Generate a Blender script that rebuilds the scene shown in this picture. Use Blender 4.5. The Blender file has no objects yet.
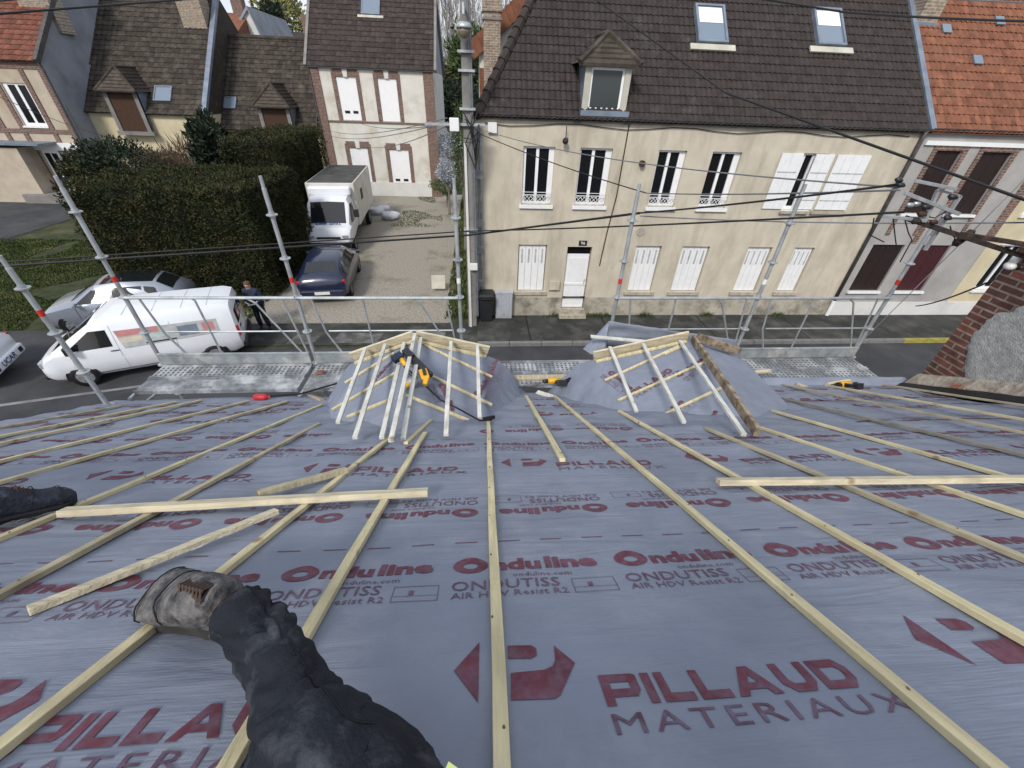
import bpy, bmesh, math, random
from mathutils import Vector, Matrix, noise
R = math.radians
random.seed(7)
C = bpy.context.scene.collection
sc = bpy.context.scene

# ------------------------------------------------------------------ camera
H = 6.4
F, PS, TH, RO = 400.0, R(5.43), R(36.1), R(2.3)
fw = Vector((math.sin(PS)*math.cos(TH), math.cos(PS)*math.cos(TH), -math.sin(TH)))
r0 = Vector((math.cos(PS), -math.sin(PS), 0)); u0 = r0.cross(fw)
rt = r0*math.cos(RO) + u0*math.sin(RO); up = -r0*math.sin(RO) + u0*math.cos(RO)
cam = bpy.data.objects.new('camera', bpy.data.cameras.new('camera')); C.objects.link(cam)
cam.matrix_world = Matrix(((rt.x, up.x, -fw.x, 0), (rt.y, up.y, -fw.y, 0), (rt.z, up.z, -fw.z, H), (0, 0, 0, 1)))
cam.data.sensor_width = 36; cam.data.lens = F/1024*36
cam.data.clip_start = .02; cam.data.clip_end = 2000
sc.camera = cam
# ------------------------------------------------------------------ world, sun
SUN_EL, SUN_AZ = 42, 205           # azimuth measured clockwise from +Y
w = bpy.data.worlds.new('World'); sc.world = w; w.use_nodes = True
nt = w.node_tree; bg = nt.nodes['Background']
sky = nt.nodes.new('ShaderNodeTexSky'); sky.sky_type = 'NISHITA'; sky.sun_disc = False
sky.sun_elevation = R(SUN_EL); sky.sun_rotation = R(SUN_AZ); sky.air_density = 1.0; sky.dust_density = 2.5
# thin overcast: clouds whiten the clear sky
tc = nt.nodes.new('ShaderNodeTexCoord'); nz = nt.nodes.new('ShaderNodeTexNoise'); nz.inputs['Scale'].default_value = 2.2; nz.inputs['Detail'].default_value = 7
mp = nt.nodes.new('ShaderNodeMapping'); mp.inputs['Scale'].default_value = (1, 1, 3.2)
cr = nt.nodes.new('ShaderNodeValToRGB'); cr.color_ramp.elements[0].position = .3; cr.color_ramp.elements[1].position = .62
cr.color_ramp.elements[0].color = (.45, .45, .45, 1); cr.color_ramp.elements[1].color = (.95, .95, .95, 1)
mx = nt.nodes.new('ShaderNodeMixRGB'); mx.inputs['Color2'].default_value = (8.2, 8.7, 9.6, 1)
nt.links.new(tc.outputs['Generated'], mp.inputs[0]); nt.links.new(mp.outputs[0], nz.inputs['Vector'])
nt.links.new(nz.outputs['Fac'], cr.inputs[0]); nt.links.new(cr.outputs[0], mx.inputs['Fac'])
nt.links.new(sky.outputs[0], mx.inputs['Color1']); nt.links.new(mx.outputs[0], bg.inputs[0])
bg.inputs[1].default_value = .08
sl = bpy.data.lights.new('sun', 'SUN'); sl.energy = 1.9; sl.angle = R(12); sl.color = (1, .95, .88)
so = bpy.data.objects.new('sun', sl); C.objects.link(so)
a = R(SUN_AZ); e = R(SUN_EL)
sd = Vector((math.sin(a)*math.cos(e), math.cos(a)*math.cos(e), math.sin(e)))
so.rotation_euler = sd.to_track_quat('Z', 'Y').to_euler()
vs = sc.view_settings; sc.display_settings.display_device = 'sRGB'
vs.view_transform = 'Standard'; vs.look = 'None'; vs.gamma = 1; vs.exposure = .5; vs.use_curve_mapping = False

# ------------------------------------------------------------------ calibration helpers (rays meet real planes)
CO = Vector((0, 0, H))
def ray(x, y): return (rt*(x-512) - up*(y-384) + fw*F).normalized()
def onZ(x, y, z=0): d = ray(x, y); return CO + d*((z-H)/d.z)
def onY(x, y, Y): d = ray(x, y); return CO + d*(Y/d.y)
def onX(x, y, X): d = ray(x, y); return CO + d*(X/d.x)
AL = R(29.2); HP = .8
SD = Vector((0, math.cos(AL), -math.sin(AL))); SN = Vector((0, math.sin(AL), math.cos(AL))); F0 = CO - SN*HP
def RP(x, s, o=0): return F0 + Vector((x, 0, 0)) + SD*s + SN*o
def onR(x, y, o=0): d = ray(x, y); return CO + d*(-(HP-o)/d.dot(SN))
def rs(x, y, o=0): p = onR(x, y, o); return p.x, (p-F0).dot(SD)
def zroof(Y): return F0.z - math.tan(AL)*(Y-F0.y)

# ------------------------------------------------------------------ materials
def mat(name, col, rough=.8, metal=0, var=.25, scale=6, bump=0, bscale=40, dirt=None, dscale=1.5, dlo=.5, dhi=.7, attr=False, spec=.3, stretch=None, coat=0, dstretch=None):
    m = bpy.data.materials.new(name); m.use_nodes = True; t = m.node_tree; n = t.nodes; l = t.links
    b = n['Principled BSDF']; b.inputs['Roughness'].default_value = rough; b.inputs['Metallic'].default_value = metal
    b.inputs['Specular IOR Level'].default_value = spec
    if coat: b.inputs['Coat Weight'].default_value = coat; b.inputs['Coat Roughness'].default_value = .08
    g = n.new('ShaderNodeNewGeometry') if False else n.new('ShaderNodeTexCoord')
    src = g.outputs['Object']
    if stretch:
        mp = n.new('ShaderNodeMapping'); mp.inputs['Scale'].default_value = stretch; l.new(src, mp.inputs[0]); src = mp.outputs[0]
    nz = n.new('ShaderNodeTexNoise'); nz.inputs['Scale'].default_value = scale; nz.inputs['Detail'].default_value = 6; l.new(src, nz.inputs['Vector'])
    mr = n.new('ShaderNodeMapRange'); mr.inputs['From Min'].default_value = .3; mr.inputs['From Max'].default_value = .7
    mr.inputs['To Min'].default_value = 1-var; mr.inputs['To Max'].default_value = 1+var; l.new(nz.outputs['Fac'], mr.inputs[0])
    mul = n.new('ShaderNodeVectorMath'); mul.operation = 'SCALE'; mul.inputs[0].default_value = col[:3]; l.new(mr.outputs[0], mul.inputs['Scale'])
    out = mul.outputs[0]
    if attr:
        at = n.new('ShaderNodeAttribute'); at.attribute_name = 'tint'
        m2 = n.new('ShaderNodeVectorMath'); m2.operation = 'MULTIPLY'; l.new(out, m2.inputs[0]); l.new(at.outputs['Color'], m2.inputs[1]); out = m2.outputs[0]
    if dirt:
        dn = n.new('ShaderNodeTexNoise'); dn.inputs['Scale'].default_value = dscale; dn.inputs['Detail'].default_value = 9; dn.inputs['Roughness'].default_value = .65
        dsrc = g.outputs['Object']
        if dstretch: dm = n.new('ShaderNodeMapping'); dm.inputs['Scale'].default_value = dstretch; l.new(dsrc, dm.inputs[0]); dsrc = dm.outputs[0]
        l.new(dsrc, dn.inputs['Vector'])
        dr = n.new('ShaderNodeMapRange'); dr.inputs['From Min'].default_value = dlo; dr.inputs['From Max'].default_value = dhi; l.new(dn.outputs['Fac'], dr.inputs[0])
        mi = n.new('ShaderNodeMixRGB'); l.new(dr.outputs[0], mi.inputs[0]); l.new(out, mi.inputs[1]); mi.inputs[2].default_value = (*dirt, 1); out = mi.outputs[0]
    l.new(out, b.inputs['Base Color'])
    if bump:
        bn = n.new('ShaderNodeTexNoise'); bn.inputs['Scale'].default_value = bscale; bn.inputs['Detail'].default_value = 5; l.new(src, bn.inputs['Vector'])
        bp = n.new('ShaderNodeBump'); bp.inputs['Strength'].default_value = bump; bp.inputs['Distance'].default_value = .02
        l.new(bn.outputs['Fac'], bp.inputs['Height']); l.new(bp.outputs[0], b.inputs['Normal'])
    return m
def brickmat(name, c1, c2, mortar, bw=.22, bh=.07, axes='XZ', ms=.012, var=.3):
    m = bpy.data.materials.new(name); m.use_nodes = True; t = m.node_tree; n = t.nodes; l = t.links
    b = n['Principled BSDF']; b.inputs['Roughness'].default_value = .9
    g = n.new('ShaderNodeTexCoord'); sp = n.new('ShaderNodeSeparateXYZ'); cb = n.new('ShaderNodeCombineXYZ')
    l.new(g.outputs['Object'], sp.inputs[0]); l.new(sp.outputs[axes[0]], cb.inputs[0]); l.new(sp.outputs[axes[1]], cb.inputs[1])
    br = n.new('ShaderNodeTexBrick'); l.new(cb.outputs[0], br.inputs['Vector']); br.inputs['Scale'].default_value = 1
    br.inputs['Brick Width'].default_value = bw; br.inputs['Row Height'].default_value = bh; br.inputs['Mortar Size'].default_value = ms
    br.inputs['Color1'].default_value = (*c1, 1); br.inputs['Color2'].default_value = (*c2, 1); br.inputs['Mortar'].default_value = (*mortar, 1); br.inputs['Bias'].default_value = -.1
    nz = n.new('ShaderNodeTexNoise'); nz.inputs['Scale'].default_value = 9; nz.inputs['Detail'].default_value = 8; l.new(g.outputs['Object'], nz.inputs['Vector'])
    mr = n.new('ShaderNodeMapRange'); mr.inputs['From Min'].default_value = .3; mr.inputs['From Max'].default_value = .7; mr.inputs['To Min'].default_value = 1-var; mr.inputs['To Max'].default_value = 1+var; l.new(nz.outputs['Fac'], mr.inputs[0])
    mu = n.new('ShaderNodeVectorMath'); mu.operation = 'SCALE'; l.new(br.outputs['Color'], mu.inputs[0]); l.new(mr.outputs[0], mu.inputs['Scale']); l.new(mu.outputs[0], b.inputs['Base Color'])
    bp = n.new('ShaderNodeBump'); bp.inputs['Strength'].default_value = .6; bp.inputs['Distance'].default_value = .01; bp.invert = True
    l.new(br.outputs['Fac'], bp.inputs['Height']); l.new(bp.outputs[0], b.inputs['Normal'])
    return m
def glassmat(name, col=(.02, .025, .03), rough=.06, spec=.6):
    m = bpy.data.materials.new(name); m.use_nodes = True; b = m.node_tree.nodes['Principled BSDF']
    b.inputs['Base Color'].default_value = (*col, 1); b.inputs['Roughness'].default_value = rough; b.inputs['Specular IOR Level'].default_value = spec
    return m
M = {}
# underlay membrane: woven blue-grey sheet
def membrane():
    m = mat('underlay_sheet', (.205, .232, .298), .62, var=.1, scale=2.2, spec=.35, dirt=(.27, .295, .355), dscale=4.5, dlo=.47, dhi=.80)
    t = m.node_tree; n = t.nodes; l = t.links; b = n['Principled BSDF']; g = [x for x in n if x.type == 'TEX_COORD'][0]
    w1 = n.new('ShaderNodeTexWave'); w1.inputs['Scale'].default_value = 42; w1.bands_direction = 'X'; w1.inputs['Distortion'].default_value = .4
    w2 = n.new('ShaderNodeTexWave'); w2.inputs['Scale'].default_value = 42; w2.bands_direction = 'Y'; w2.inputs['Distortion'].default_value = .4
    l.new(g.outputs['Object'], w1.inputs[0]); l.new(g.outputs['Object'], w2.inputs[0])
    ad = n.new('ShaderNodeMath'); ad.operation = 'ADD'; l.new(w1.outputs['Fac'], ad.inputs[0]); l.new(w2.outputs['Fac'], ad.inputs[1])
    b1 = n.new('ShaderNodeBump'); b1.inputs['Strength'].default_value = .09; b1.inputs['Distance'].default_value = .002; l.new(ad.outputs[0], b1.inputs['Height'])
    # long shallow creases
    mp = n.new('ShaderNodeMapping'); mp.inputs['Scale'].default_value = (.9, 5, 5); mp.inputs['Rotation'].default_value = (0, 0, .12); l.new(g.outputs['Object'], mp.inputs[0])
    nz = n.new('ShaderNodeTexNoise'); nz.inputs['Scale'].default_value = 2.4; nz.inputs['Detail'].default_value = 7; nz.inputs['Distortion'].default_value = .6; l.new(mp.outputs[0], nz.inputs['Vector'])
    b2 = n.new('ShaderNodeBump'); b2.inputs['Strength'].default_value = .33; b2.inputs['Distance'].default_value = .035; l.new(nz.outputs['Fac'], b2.inputs['Height'])
    l.new(b1.outputs[0], b2.inputs['Normal']); l.new(b2.outputs[0], b.inputs['Normal'])
    return m
M['membrane'] = membrane()
M['print'] = mat('red_print', (.135, .038, .056), .65, var=.25, scale=14, dirt=(.17, .12, .17), dscale=26, dlo=.42, dhi=.80)
M['print_thin'] = mat('thin_red_print', (.125, .06, .09), .6, var=.3, scale=14, dirt=(.17, .17, .25), dscale=35, dlo=.4, dhi=.9)
def woodmat(name, col, dirt=None, along=(1, 12, 12)):
    m = _wood(name, col, dirt, along); t = m.node_tree; n = t.nodes; l = t.links; b = n['Principled BSDF']; g = [x for x in n if x.type == 'TEX_COORD'][0]
    vo = n.new('ShaderNodeTexVoronoi'); vo.inputs['Scale'].default_value = 5.5; l.new(g.outputs['Object'], vo.inputs['Vector'])
    mr = n.new('ShaderNodeMapRange'); mr.inputs['From Min'].default_value = .07; mr.inputs['From Max'].default_value = .16; mr.inputs['To Min'].default_value = .75; mr.inputs['To Max'].default_value = 0; l.new(vo.outputs['Distance'], mr.inputs[0])
    old = b.inputs['Base Color'].links[0].from_socket; mi = n.new('ShaderNodeMixRGB'); l.new(mr.outputs[0], mi.inputs[0]); l.new(old, mi.inputs[1]); mi.inputs[2].default_value = (.20, .12, .06, 1); l.new(mi.outputs[0], b.inputs['Base Color']); return m
def _wood(name, col, dirt=None, along=(1, 12, 12)):
    return mat(name, col, .75, var=.22, scale=4, bump=.35, bscale=8, stretch=along, dirt=dirt, dscale=5, dlo=.5, dhi=.75)
M['pine_y'] = woodmat('treated_pine_batten', (.60, .53, .33), (.44, .38, .24), (8, 1, 1))
M['pine_x'] = woodmat('pine_board', (.56, .50, .36), (.38, .33, .23), (1, 8, 8))
M['pine_w'] = woodmat('pale_batten', (.60, .60, .55), (.40, .38, .33), (8, 1, 1))
M['pine_d'] = woodmat('weathered_pine', (.43, .38, .26), (.22, .19, .13), (8, 1, 1))
M['pine_g'] = woodmat('damp_batten', (.27, .25, .20), (.13, .12, .10), (8, 1, 1))
M['oldwood'] = mat('old_brown_board', (.19, .14, .095), .85, var=.4, scale=9, bump=.6, bscale=25, dirt=(.40, .33, .24), dscale=9, dlo=.42, dhi=.68)
M['knot'] = mat('knot', (.16, .10, .05), .8)
M['galv'] = mat('galvanised_steel', (.42, .45, .47), .5, .55, var=.2, scale=9, dirt=(.55, .56, .56), dscale=7, dlo=.5, dhi=.75)
M['galv_d'] = mat('dull_galvanised_steel', (.30, .33, .35), .6, .3, var=.25, scale=7, dirt=(.5, .5, .49), dscale=4, dlo=.5, dhi=.65)
M['deck'] = mat('steel_deck', (.20, .215, .23), .7, .15, var=.35, scale=10, dirt=(.46, .48, .50), dscale=3.2, dlo=.47, dhi=.62, bump=.4, bscale=30)
M['red'] = mat('red_tape', (.55, .035, .03), .5, var=.1)
M['white_tape'] = mat('white_tape', (.8, .8, .8), .5, var=.05)
M['rust'] = mat('rusty_black_steel', (.035, .028, .026), .7, .2, var=.5, scale=12, dirt=(.14, .06, .03), dscale=9, dlo=.55, dhi=.75)
M['black'] = mat('black_rubber', (.012, .012, .014), .55, var=.2)
M['blackm'] = mat('black_plastic', (.018, .018, .022), .4, var=.2, spec=.5)
M['yellow'] = mat('yellow_plastic', (.72, .38, .02), .45, var=.15, scale=12, dirt=(.25, .17, .08), dscale=20, dlo=.6, dhi=.8, spec=.5)
M['silver'] = mat('bare_steel', (.5, .5, .5), .35, .9, var=.1)
M['glass'] = glassmat('dark_window_glass', (.008, .009, .011), .08, .3)
M['carglass'] = glassmat('car_glass', (.012, .014, .016), .04, .8)
M['skyglass'] = glassmat('roof_window_glass', (.16, .21, .27), .08, .9)
M['interior'] = mat('dark_room', (.02, .02, .022), .9)
M['beige'] = mat('beige_render', (.55, .50, .405), .9, var=.07, scale=2.5, bump=.35, bscale=9, dirt=(.36, .32, .255), dscale=1.4, dlo=.45, dhi=.78, dstretch=(1.6, 1.6, .45))
M['beige_low'] = mat('stained_render', (.40, .37, .31), .9, var=.14, scale=2.5, bump=.35, bscale=9, dirt=(.17, .155, .12), dscale=2.2, dlo=.46, dhi=.68)
M['cream'] = mat('cream_render', (.64, .625, .58), .9, var=.06, scale=2, dirt=(.48, .44, .36), dscale=.8)
M['peach'] = mat('peach_render', (.46, .40, .32), .9, var=.1, scale=2, dirt=(.38, .3, .21), dscale=.8)
M['yellowr'] = mat('yellow_render', (.56, .49, .34), .9, var=.1, scale=2, dirt=(.5, .44, .3), dscale=.8)
M['greyr'] = mat('grey_render', (.36, .35, .34), .9, var=.1, scale=2, dirt=(.28, .27, .26), dscale=.9)
M['whiter'] = mat('white_render', (.64, .64, .62), .9, var=.06, scale=2, dirt=(.5, .5, .48), dscale=1)
M['slategrey'] = mat('grey_gable_render', (.27, .29, .33), .9, var=.12, scale=1, dirt=(.2, .21, .24), dscale=.7)
M['white'] = mat('white_paint', (.78, .79, .80), .45, var=.04, dirt=(.6, .6, .58), dscale=4, dlo=.6, dhi=.85)
M['pvc'] = mat('white_pvc', (.82, .83, .85), .35, var=.03)
M['groove'] = mat('shutter_groove', (.42, .43, .45), .6)
M['stone'] = mat('sill_stone', (.42, .38, .31), .9, var=.15, scale=6, dirt=(.25, .22, .18), dscale=5)
M['brown'] = mat('brown_wood', (.055, .028, .017), .65, var=.35, scale=5, stretch=(8, 8, 1), bump=.4, bscale=8)
M['darkbrown'] = mat('dark_brown_shutter', (.022, .012, .011), .55, var=.35, scale=5, stretch=(10, 10, 1), bump=.5, bscale=10)
M['maroon'] = mat('maroon_shutter', (.05, .012, .016), .6, var=.25, scale=5, stretch=(10, 10, 1), bump=.4, bscale=10)
M['quoin'] = brickmat('red_brick_trim', (.17, .085, .065), (.12, .06, .05), (.24, .20, .17), .2, .075)
M['brick'] = brickmat('chimney_brick', (.15, .048, .036), (.055, .026, .024), (.20, .165, .13), .25, .080, 'YZ', .011, .45)
M['brickx'] = brickmat('old_chimney_brick', (.30, .22, .16), (.2, .14, .10), (.34, .31, .26), .22, .075, 'XZ', .014)
M['rough'] = mat('rough_grey_render', (.36, .36, .355), .95, var=.2, scale=22, bump=.7, bscale=60, dirt=(.24, .235, .23), dscale=7, dlo=.45, dhi=.75)
M['mortar'] = mat('mortar_fillet', (.33, .29, .24), .95, var=.3, scale=9, bump=1, bscale=18, dirt=(.24, .09, .055), dscale=2.6, dlo=.5, dhi=.58)
M['tile_brown'] = mat('brown_roof_tile', (.042, .032, .029), .8, var=.35, scale=5, attr=True, dirt=(.08, .07, .062), dscale=1.6, dlo=.58, dhi=.8)
M['tile_dark'] = mat('dark_brown_tile', (.038, .030, .028), .8, var=.25, scale=5, attr=True, dirt=(.09, .08, .075), dscale=1.6, dlo=.58, dhi=.8)
M['tile_grey'] = mat('mossy_brown_tile', (.048, .039, .032), .85, var=.35, scale=5, attr=True, dirt=(.13, .115, .09), dscale=1.4, dlo=.54, dhi=.8)
M['tile_org'] = mat('orange_roof_tile', (.19, .078, .046), .85, var=.3, scale=4, attr=True, dirt=(.22, .10, .06), dscale=1.5, dlo=.5, dhi=.75)
M['tile_red'] = mat('red_brown_roof_tile', (.16, .058, .038), .85, var=.3, scale=4, attr=True, dirt=(.14, .07, .05), dscale=1.2, dlo=.5, dhi=.75)
M['zinc'] = mat('zinc_sheet', (.20, .24, .30), .5, .3, var=.2, scale=3)
M['gutter'] = mat('dark_gutter', (.09, .085, .085), .6, .2, var=.3)
M['asphalt'] = mat('road_asphalt', (.046, .048, .054), .9, var=.2, scale=1.2, bump=.5, bscale=70, dirt=(.085, .085, .09), dscale=.7, dlo=.45, dhi=.75)
M['pave'] = mat('pavement_asphalt', (.040, .041, .040), .92, var=.3, scale=1.2, bump=.6, bscale=60, dirt=(.10, .098, .09), dscale=1.4, dlo=.48, dhi=.7)
M['concrete'] = mat('concrete', (.22, .21, .20), .9, var=.15, scale=4, bump=.3, bscale=20, dirt=(.12, .12, .115), dscale=2)
M['kerb'] = mat('kerb_stone', (.19, .19, .185), .9, var=.25, scale=3, dirt=(.1, .1, .1), dscale=3)
M['gravel'] = mat('driveway_gravel', (.30, .275, .235), .95, var=.30, scale=14, bump=1, bscale=38, dirt=(.15, .15, .10), dscale=.7, dlo=.54, dhi=.72)
M['grass_g'] = mat('grass_ground', (.035, .045, .018), .95, var=.4, scale=3, bump=.8, bscale=40, dirt=(.12, .11, .06), dscale=.5, dlo=.5, dhi=.75)
M['grass'] = mat('grass_blade', (.05, .075, .02), .8, var=.4, scale=2, dirt=(.17, .17, .06), dscale=1.2)
M['hedge'] = mat('hedge_leaf', (.024, .031, .010), .8, var=.5, scale=1.5, dirt=(.075, .058, .018), dscale=2.2, dlo=.48, dhi=.72)
M['conifer'] = mat('dark_conifer_leaf', (.020, .032, .018), .8, var=.5, scale=1.5)
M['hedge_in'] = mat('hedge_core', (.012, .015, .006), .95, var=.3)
M['bush'] = mat('bush_leaf', (.06, .09, .03), .8, var=.4, scale=2)
M['blossom'] = mat('pale_blossom', (.34, .37, .42), .8, var=.3, scale=5)
M['bark'] = mat('grey_bark', (.19, .17, .15), .9, var=.3, scale=3)
M['bark_far'] = mat('pale_twig', (.33, .31, .29), .9, var=.25, scale=3)
M['spring'] = mat('spring_leaf', (.22, .22, .08), .8, var=.3, scale=2)
M['twig'] = mat('brown_twig', (.12, .085, .055), .9, var=.3, scale=3)
M['carwhite'] = mat('white_car_paint', (.76, .79, .84), .3, var=.02, spec=.5, coat=.6)
M['carsilver'] = mat('silver_car_paint', (.30, .33, .39), .3, .35, var=.02, spec=.5, coat=.6)
M['carnavy'] = mat('navy_car_paint', (.012, .018, .05), .28, .2, var=.05, spec=.5, coat=.8)
M['trucktop'] = mat('dirty_truck_roof', (.07, .068, .066), .8, var=.4, scale=2, dirt=(.3, .3, .3), dscale=2.5, dlo=.68, dhi=.74)
M['cream_box'] = mat('box_panel', (.62, .60, .56), .5, var=.06, dirt=(.42, .37, .3), dscale=1.5, dlo=.5, dhi=.8)
M['tail'] = mat('tail_light_red', (.42, .01, .01), .25, var=.1, spec=.6)
M['lamp'] = mat('head_light_glass', (.35, .37, .4), .15, var=.2, spec=.8)
M['plate'] = mat('number_plate', (.65, .65, .6), .5, var=.1)
M['rim'] = mat('wheel_rim', (.35, .36, .38), .4, .6, var=.1)
M['skin'] = mat('skin', (.45, .26, .19), .6, var=.08)
M['hair'] = mat('hair', (.10, .055, .03), .8, var=.3)
M['navy'] = mat('navy_cloth', (.022, .032, .06), .9, var=.3, bump=.4, bscale=30)
M['trouser'] = mat('work_trouser_cloth', (.011, .014, .021), .85, var=.3, scale=5, bump=.3, bscale=140, dirt=(.11, .12, .14), dscale=7, dlo=.52, dhi=.82)
M['stitch'] = mat('seam_thread', (.006, .007, .010), .9)
M['boot'] = mat('muddy_boot_leather', (.040, .041, .047), .85, var=.5, scale=32, bump=.8, bscale=40, dirt=(.20, .19, .185), dscale=19, dlo=.40, dhi=.66)
M['sneaker'] = mat('dark_sneaker', (.022, .027, .042), .6, var=.5, scale=16, bump=.5, bscale=50, dirt=(.15, .16, .19), dscale=22, dlo=.58, dhi=.75)
M['sole'] = mat('boot_sole', (.03, .028, .026), .85, var=.4, dirt=(.2, .19, .18), dscale=9)
M['lace'] = mat('brown_lace', (.07, .045, .035), .8, var=.3)
M['cable'] = mat('black_cable', (.018, .018, .02), .55, var=.15)
M['gcable'] = mat('grey_cable', (.16, .165, .18), .6, var=.2)
M['bowl'] = mat('lamp_bowl', (.20, .17, .12), .3, var=.2, spec=.6)
M['patch'] = mat('worn_concrete_patch', (.13, .13, .125), .9, var=.4, scale=3, dirt=(.06, .06, .06), dscale=2.5, dlo=.45, dhi=.6)
M['tab'] = mat('lime_tab', (.42, .50, .18), .6)
M['dullglass'] = glassmat('curtained_glass', (.045, .055, .055), .15, .5)
M['hole'] = mat('deck_hole', (.10, .105, .112), .9)
M['porcelain'] = mat('white_porcelain', (.75, .75, .74), .25, var=.05, spec=.6)
M['bin'] = mat('bin_plastic', (.02, .022, .024), .5, var=.2)
M['binlight'] = mat('light_grey_cabinet', (.42, .45, .50), .5, var=.08, dirt=(.3, .3, .31), dscale=3)
M['bag'] = mat('white_sack', (.66, .68, .72), .7, var=.12, scale=6, bump=.7, bscale=12)
M['redpl'] = mat('red_plastic', (.45, .03, .04), .45, var=.2)
M['yellowline'] = mat('yellow_kerb_paint', (.30, .26, .06), .8, var=.25, scale=6)
M['whiteline'] = mat('worn_white_line', (.2, .2, .21), .9, var=.3, scale=3)
M['board'] = mat('weathered_pale_board', (.46, .45, .38), .8, var=.15, scale=3)
M['ad_r'] = mat('ad_red', (.50, .22, .22), .5, var=.1); M['ad_y'] = mat('ad_sand', (.60, .53, .42), .5, var=.1); M['ad_g'] = mat('ad_grey', (.42, .44, .45), .5, var=.15); M['ad_t'] = mat('ad_teal', (.42, .50, .50), .5, var=.1)
M['blueink'] = mat('blue_lettering', (.03, .05, .16), .5, var=.1)
M['darkink'] = mat('dark_lettering', (.02, .025, .05), .5, var=.1)

# ------------------------------------------------------------------ mesh builder
class MB:
    def __init__(s): s.v = []; s.f = []; s.t = []; s.tint = 1.0
    def add(s, vs_, fs, tint=None):
        o = len(s.v); s.v += [tuple(p) for p in vs_]
        for f in fs: s.f.append([i+o for i in f]); s.t.append(s.tint if tint is None else tint)
    def box(s, x0, x1, y0, y1, z0, z1):
        s.add([(x0,y0,z0),(x1,y0,z0),(x1,y1,z0),(x0,y1,z0),(x0,y0,z1),(x1,y0,z1),(x1,y1,z1),(x0,y1,z1)],
              [(0,3,2,1),(4,5,6,7),(0,1,5,4),(1,2,6,5),(2,3,7,6),(3,0,4,7)]); return s
    def obox(s, c, ax, ay, az, hx, hy, hz):
        c = Vector(c); P = []
        for k in (-1, 1):
            for (i, j) in ((-1,-1),(1,-1),(1,1),(-1,1)): P.append(c + ax*hx*i + ay*hy*j + az*hz*k)
        s.add(P, [(0,3,2,1),(4,5,6,7),(0,1,5,4),(1,2,6,5),(2,3,7,6),(3,0,4,7)]); return s
    def beam(s, a, b, wd, th, upv=(0,0,1), seg=1, wob=0):
        a = Vector(a); b = Vector(b); d = (b-a).normalized(); u = Vector(upv); x = d.cross(u).normalized(); u = x.cross(d).normalized()
        if seg == 1 and not wob: return s.obox((a+b)/2, d, x, u, (b-a).length/2, wd/2, th/2)
        rings = []
        for i in range(seg+1):
            c = a.lerp(b, i/seg) + x*random.uniform(-wob, wob) + u*random.uniform(-wob, wob)*.3
            rings.append([c - x*wd/2 - u*th/2, c + x*wd/2 - u*th/2, c + x*wd/2 + u*th/2, c - x*wd/2 + u*th/2])
        s.loft(rings, cap=True); return s
    def loft(s, rings, cap=True, closed=True):
        n = len(rings[0]); V = [p for r_ in rings for p in r_]; Fc = []
        for i in range(len(rings)-1):
            for j in range(n if closed else n-1):
                k = (j+1) % n; Fc.append((i*n+j, i*n+k, (i+1)*n+k, (i+1)*n+j))
        if cap and closed: Fc.append(tuple(range(n-1, -1, -1))); Fc.append(tuple((len(rings)-1)*n+j for j in range(n)))
        s.add(V, Fc); return s
    def tube(s, pts, r, n=8, cap=True):
        pts = [Vector(p) for p in pts]; rings = []
        rr = r if isinstance(r, (list, tuple)) else [r]*len(pts); px = None
        for i, p in enumerate(pts):
            d = (pts[min(i+1, len(pts)-1)] - pts[max(i-1, 0)]).normalized()
            if px is None: px = d.orthogonal().normalized()
            px = (px - d*px.dot(d)).normalized(); py = d.cross(px)
            rings.append([p + (px*math.cos(2*math.pi*k/n) + py*math.sin(2*math.pi*k/n))*rr[i] for k in range(n)])
        s.loft(rings, cap); return s
    def quad(s, a, b, c, d): s.add([a, b, c, d], [(0,1,2,3)]); return s
    def prism(s, poly, axis, lo, hi):
        n = len(poly); V = []
        for t in (lo, hi):
            for (p, q) in poly: V.append((t, p, q) if axis == 'X' else (p, t, q) if axis == 'Y' else (p, q, t))
        s.add(V, [tuple(range(n)), tuple(range(2*n-1, n-1, -1))] + [(i, (i+1) % n + 0, (i+1) % n + n, i+n) for i in range(n)]); return s
    def ball(s, c, r, sx=1, sy=1, sz=1, n=10, m=6):
        c = Vector(c); rings = []
        for i in range(m+1):
            a_ = math.pi*i/m; rings.append([c + Vector((r*sx*math.sin(a_)*math.cos(2*math.pi*k/n), r*sy*math.sin(a_)*math.sin(2*math.pi*k/n), -r*sz*math.cos(a_))) for k in range(n)])
        s.loft(rings, False); return s
    def build(s, name, m, parent=None, smooth=False, bevel=0, mw=None, fixn=True):
        me = bpy.data.meshes.new(name); me.from_pydata(s.v, [], s.f)
        if len(set(s.t)) > 1 or (m and m.name.endswith('tile')):
            at = me.color_attributes.new('tint', 'FLOAT_COLOR', 'CORNER')
            k = 0
            for p, t in zip(me.polygons, s.t):
                for _ in p.vertices: at.data[k].color = (t, t, t, 1); k += 1
        if fixn:
            b = bmesh.new(); b.from_mesh(me); bmesh.ops.recalc_face_normals(b, faces=b.faces); b.to_mesh(me); b.free()
        o = bpy.data.objects.new(name, me); C.objects.link(o)
        if m: me.materials.append(m)
        if smooth:
            for p in me.polygons: p.use_smooth = True
        if bevel:
            md = o.modifiers.new('bevel', 'BEVEL'); md.width = bevel; md.segments = 2; md.limit_method = 'ANGLE'
        if parent:
            o.parent = parent
            if mw is None: o.matrix_parent_inverse = ROOTINV.get(parent.name, Matrix())
        return o
ROOTINV = {}
def tag(o, label=None, cat=None, group=None, kind=None):
    if label: o['label'] = label
    if cat: o['category'] = cat
    if group: o['group'] = group
    if kind: o['kind'] = kind
    return o
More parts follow.
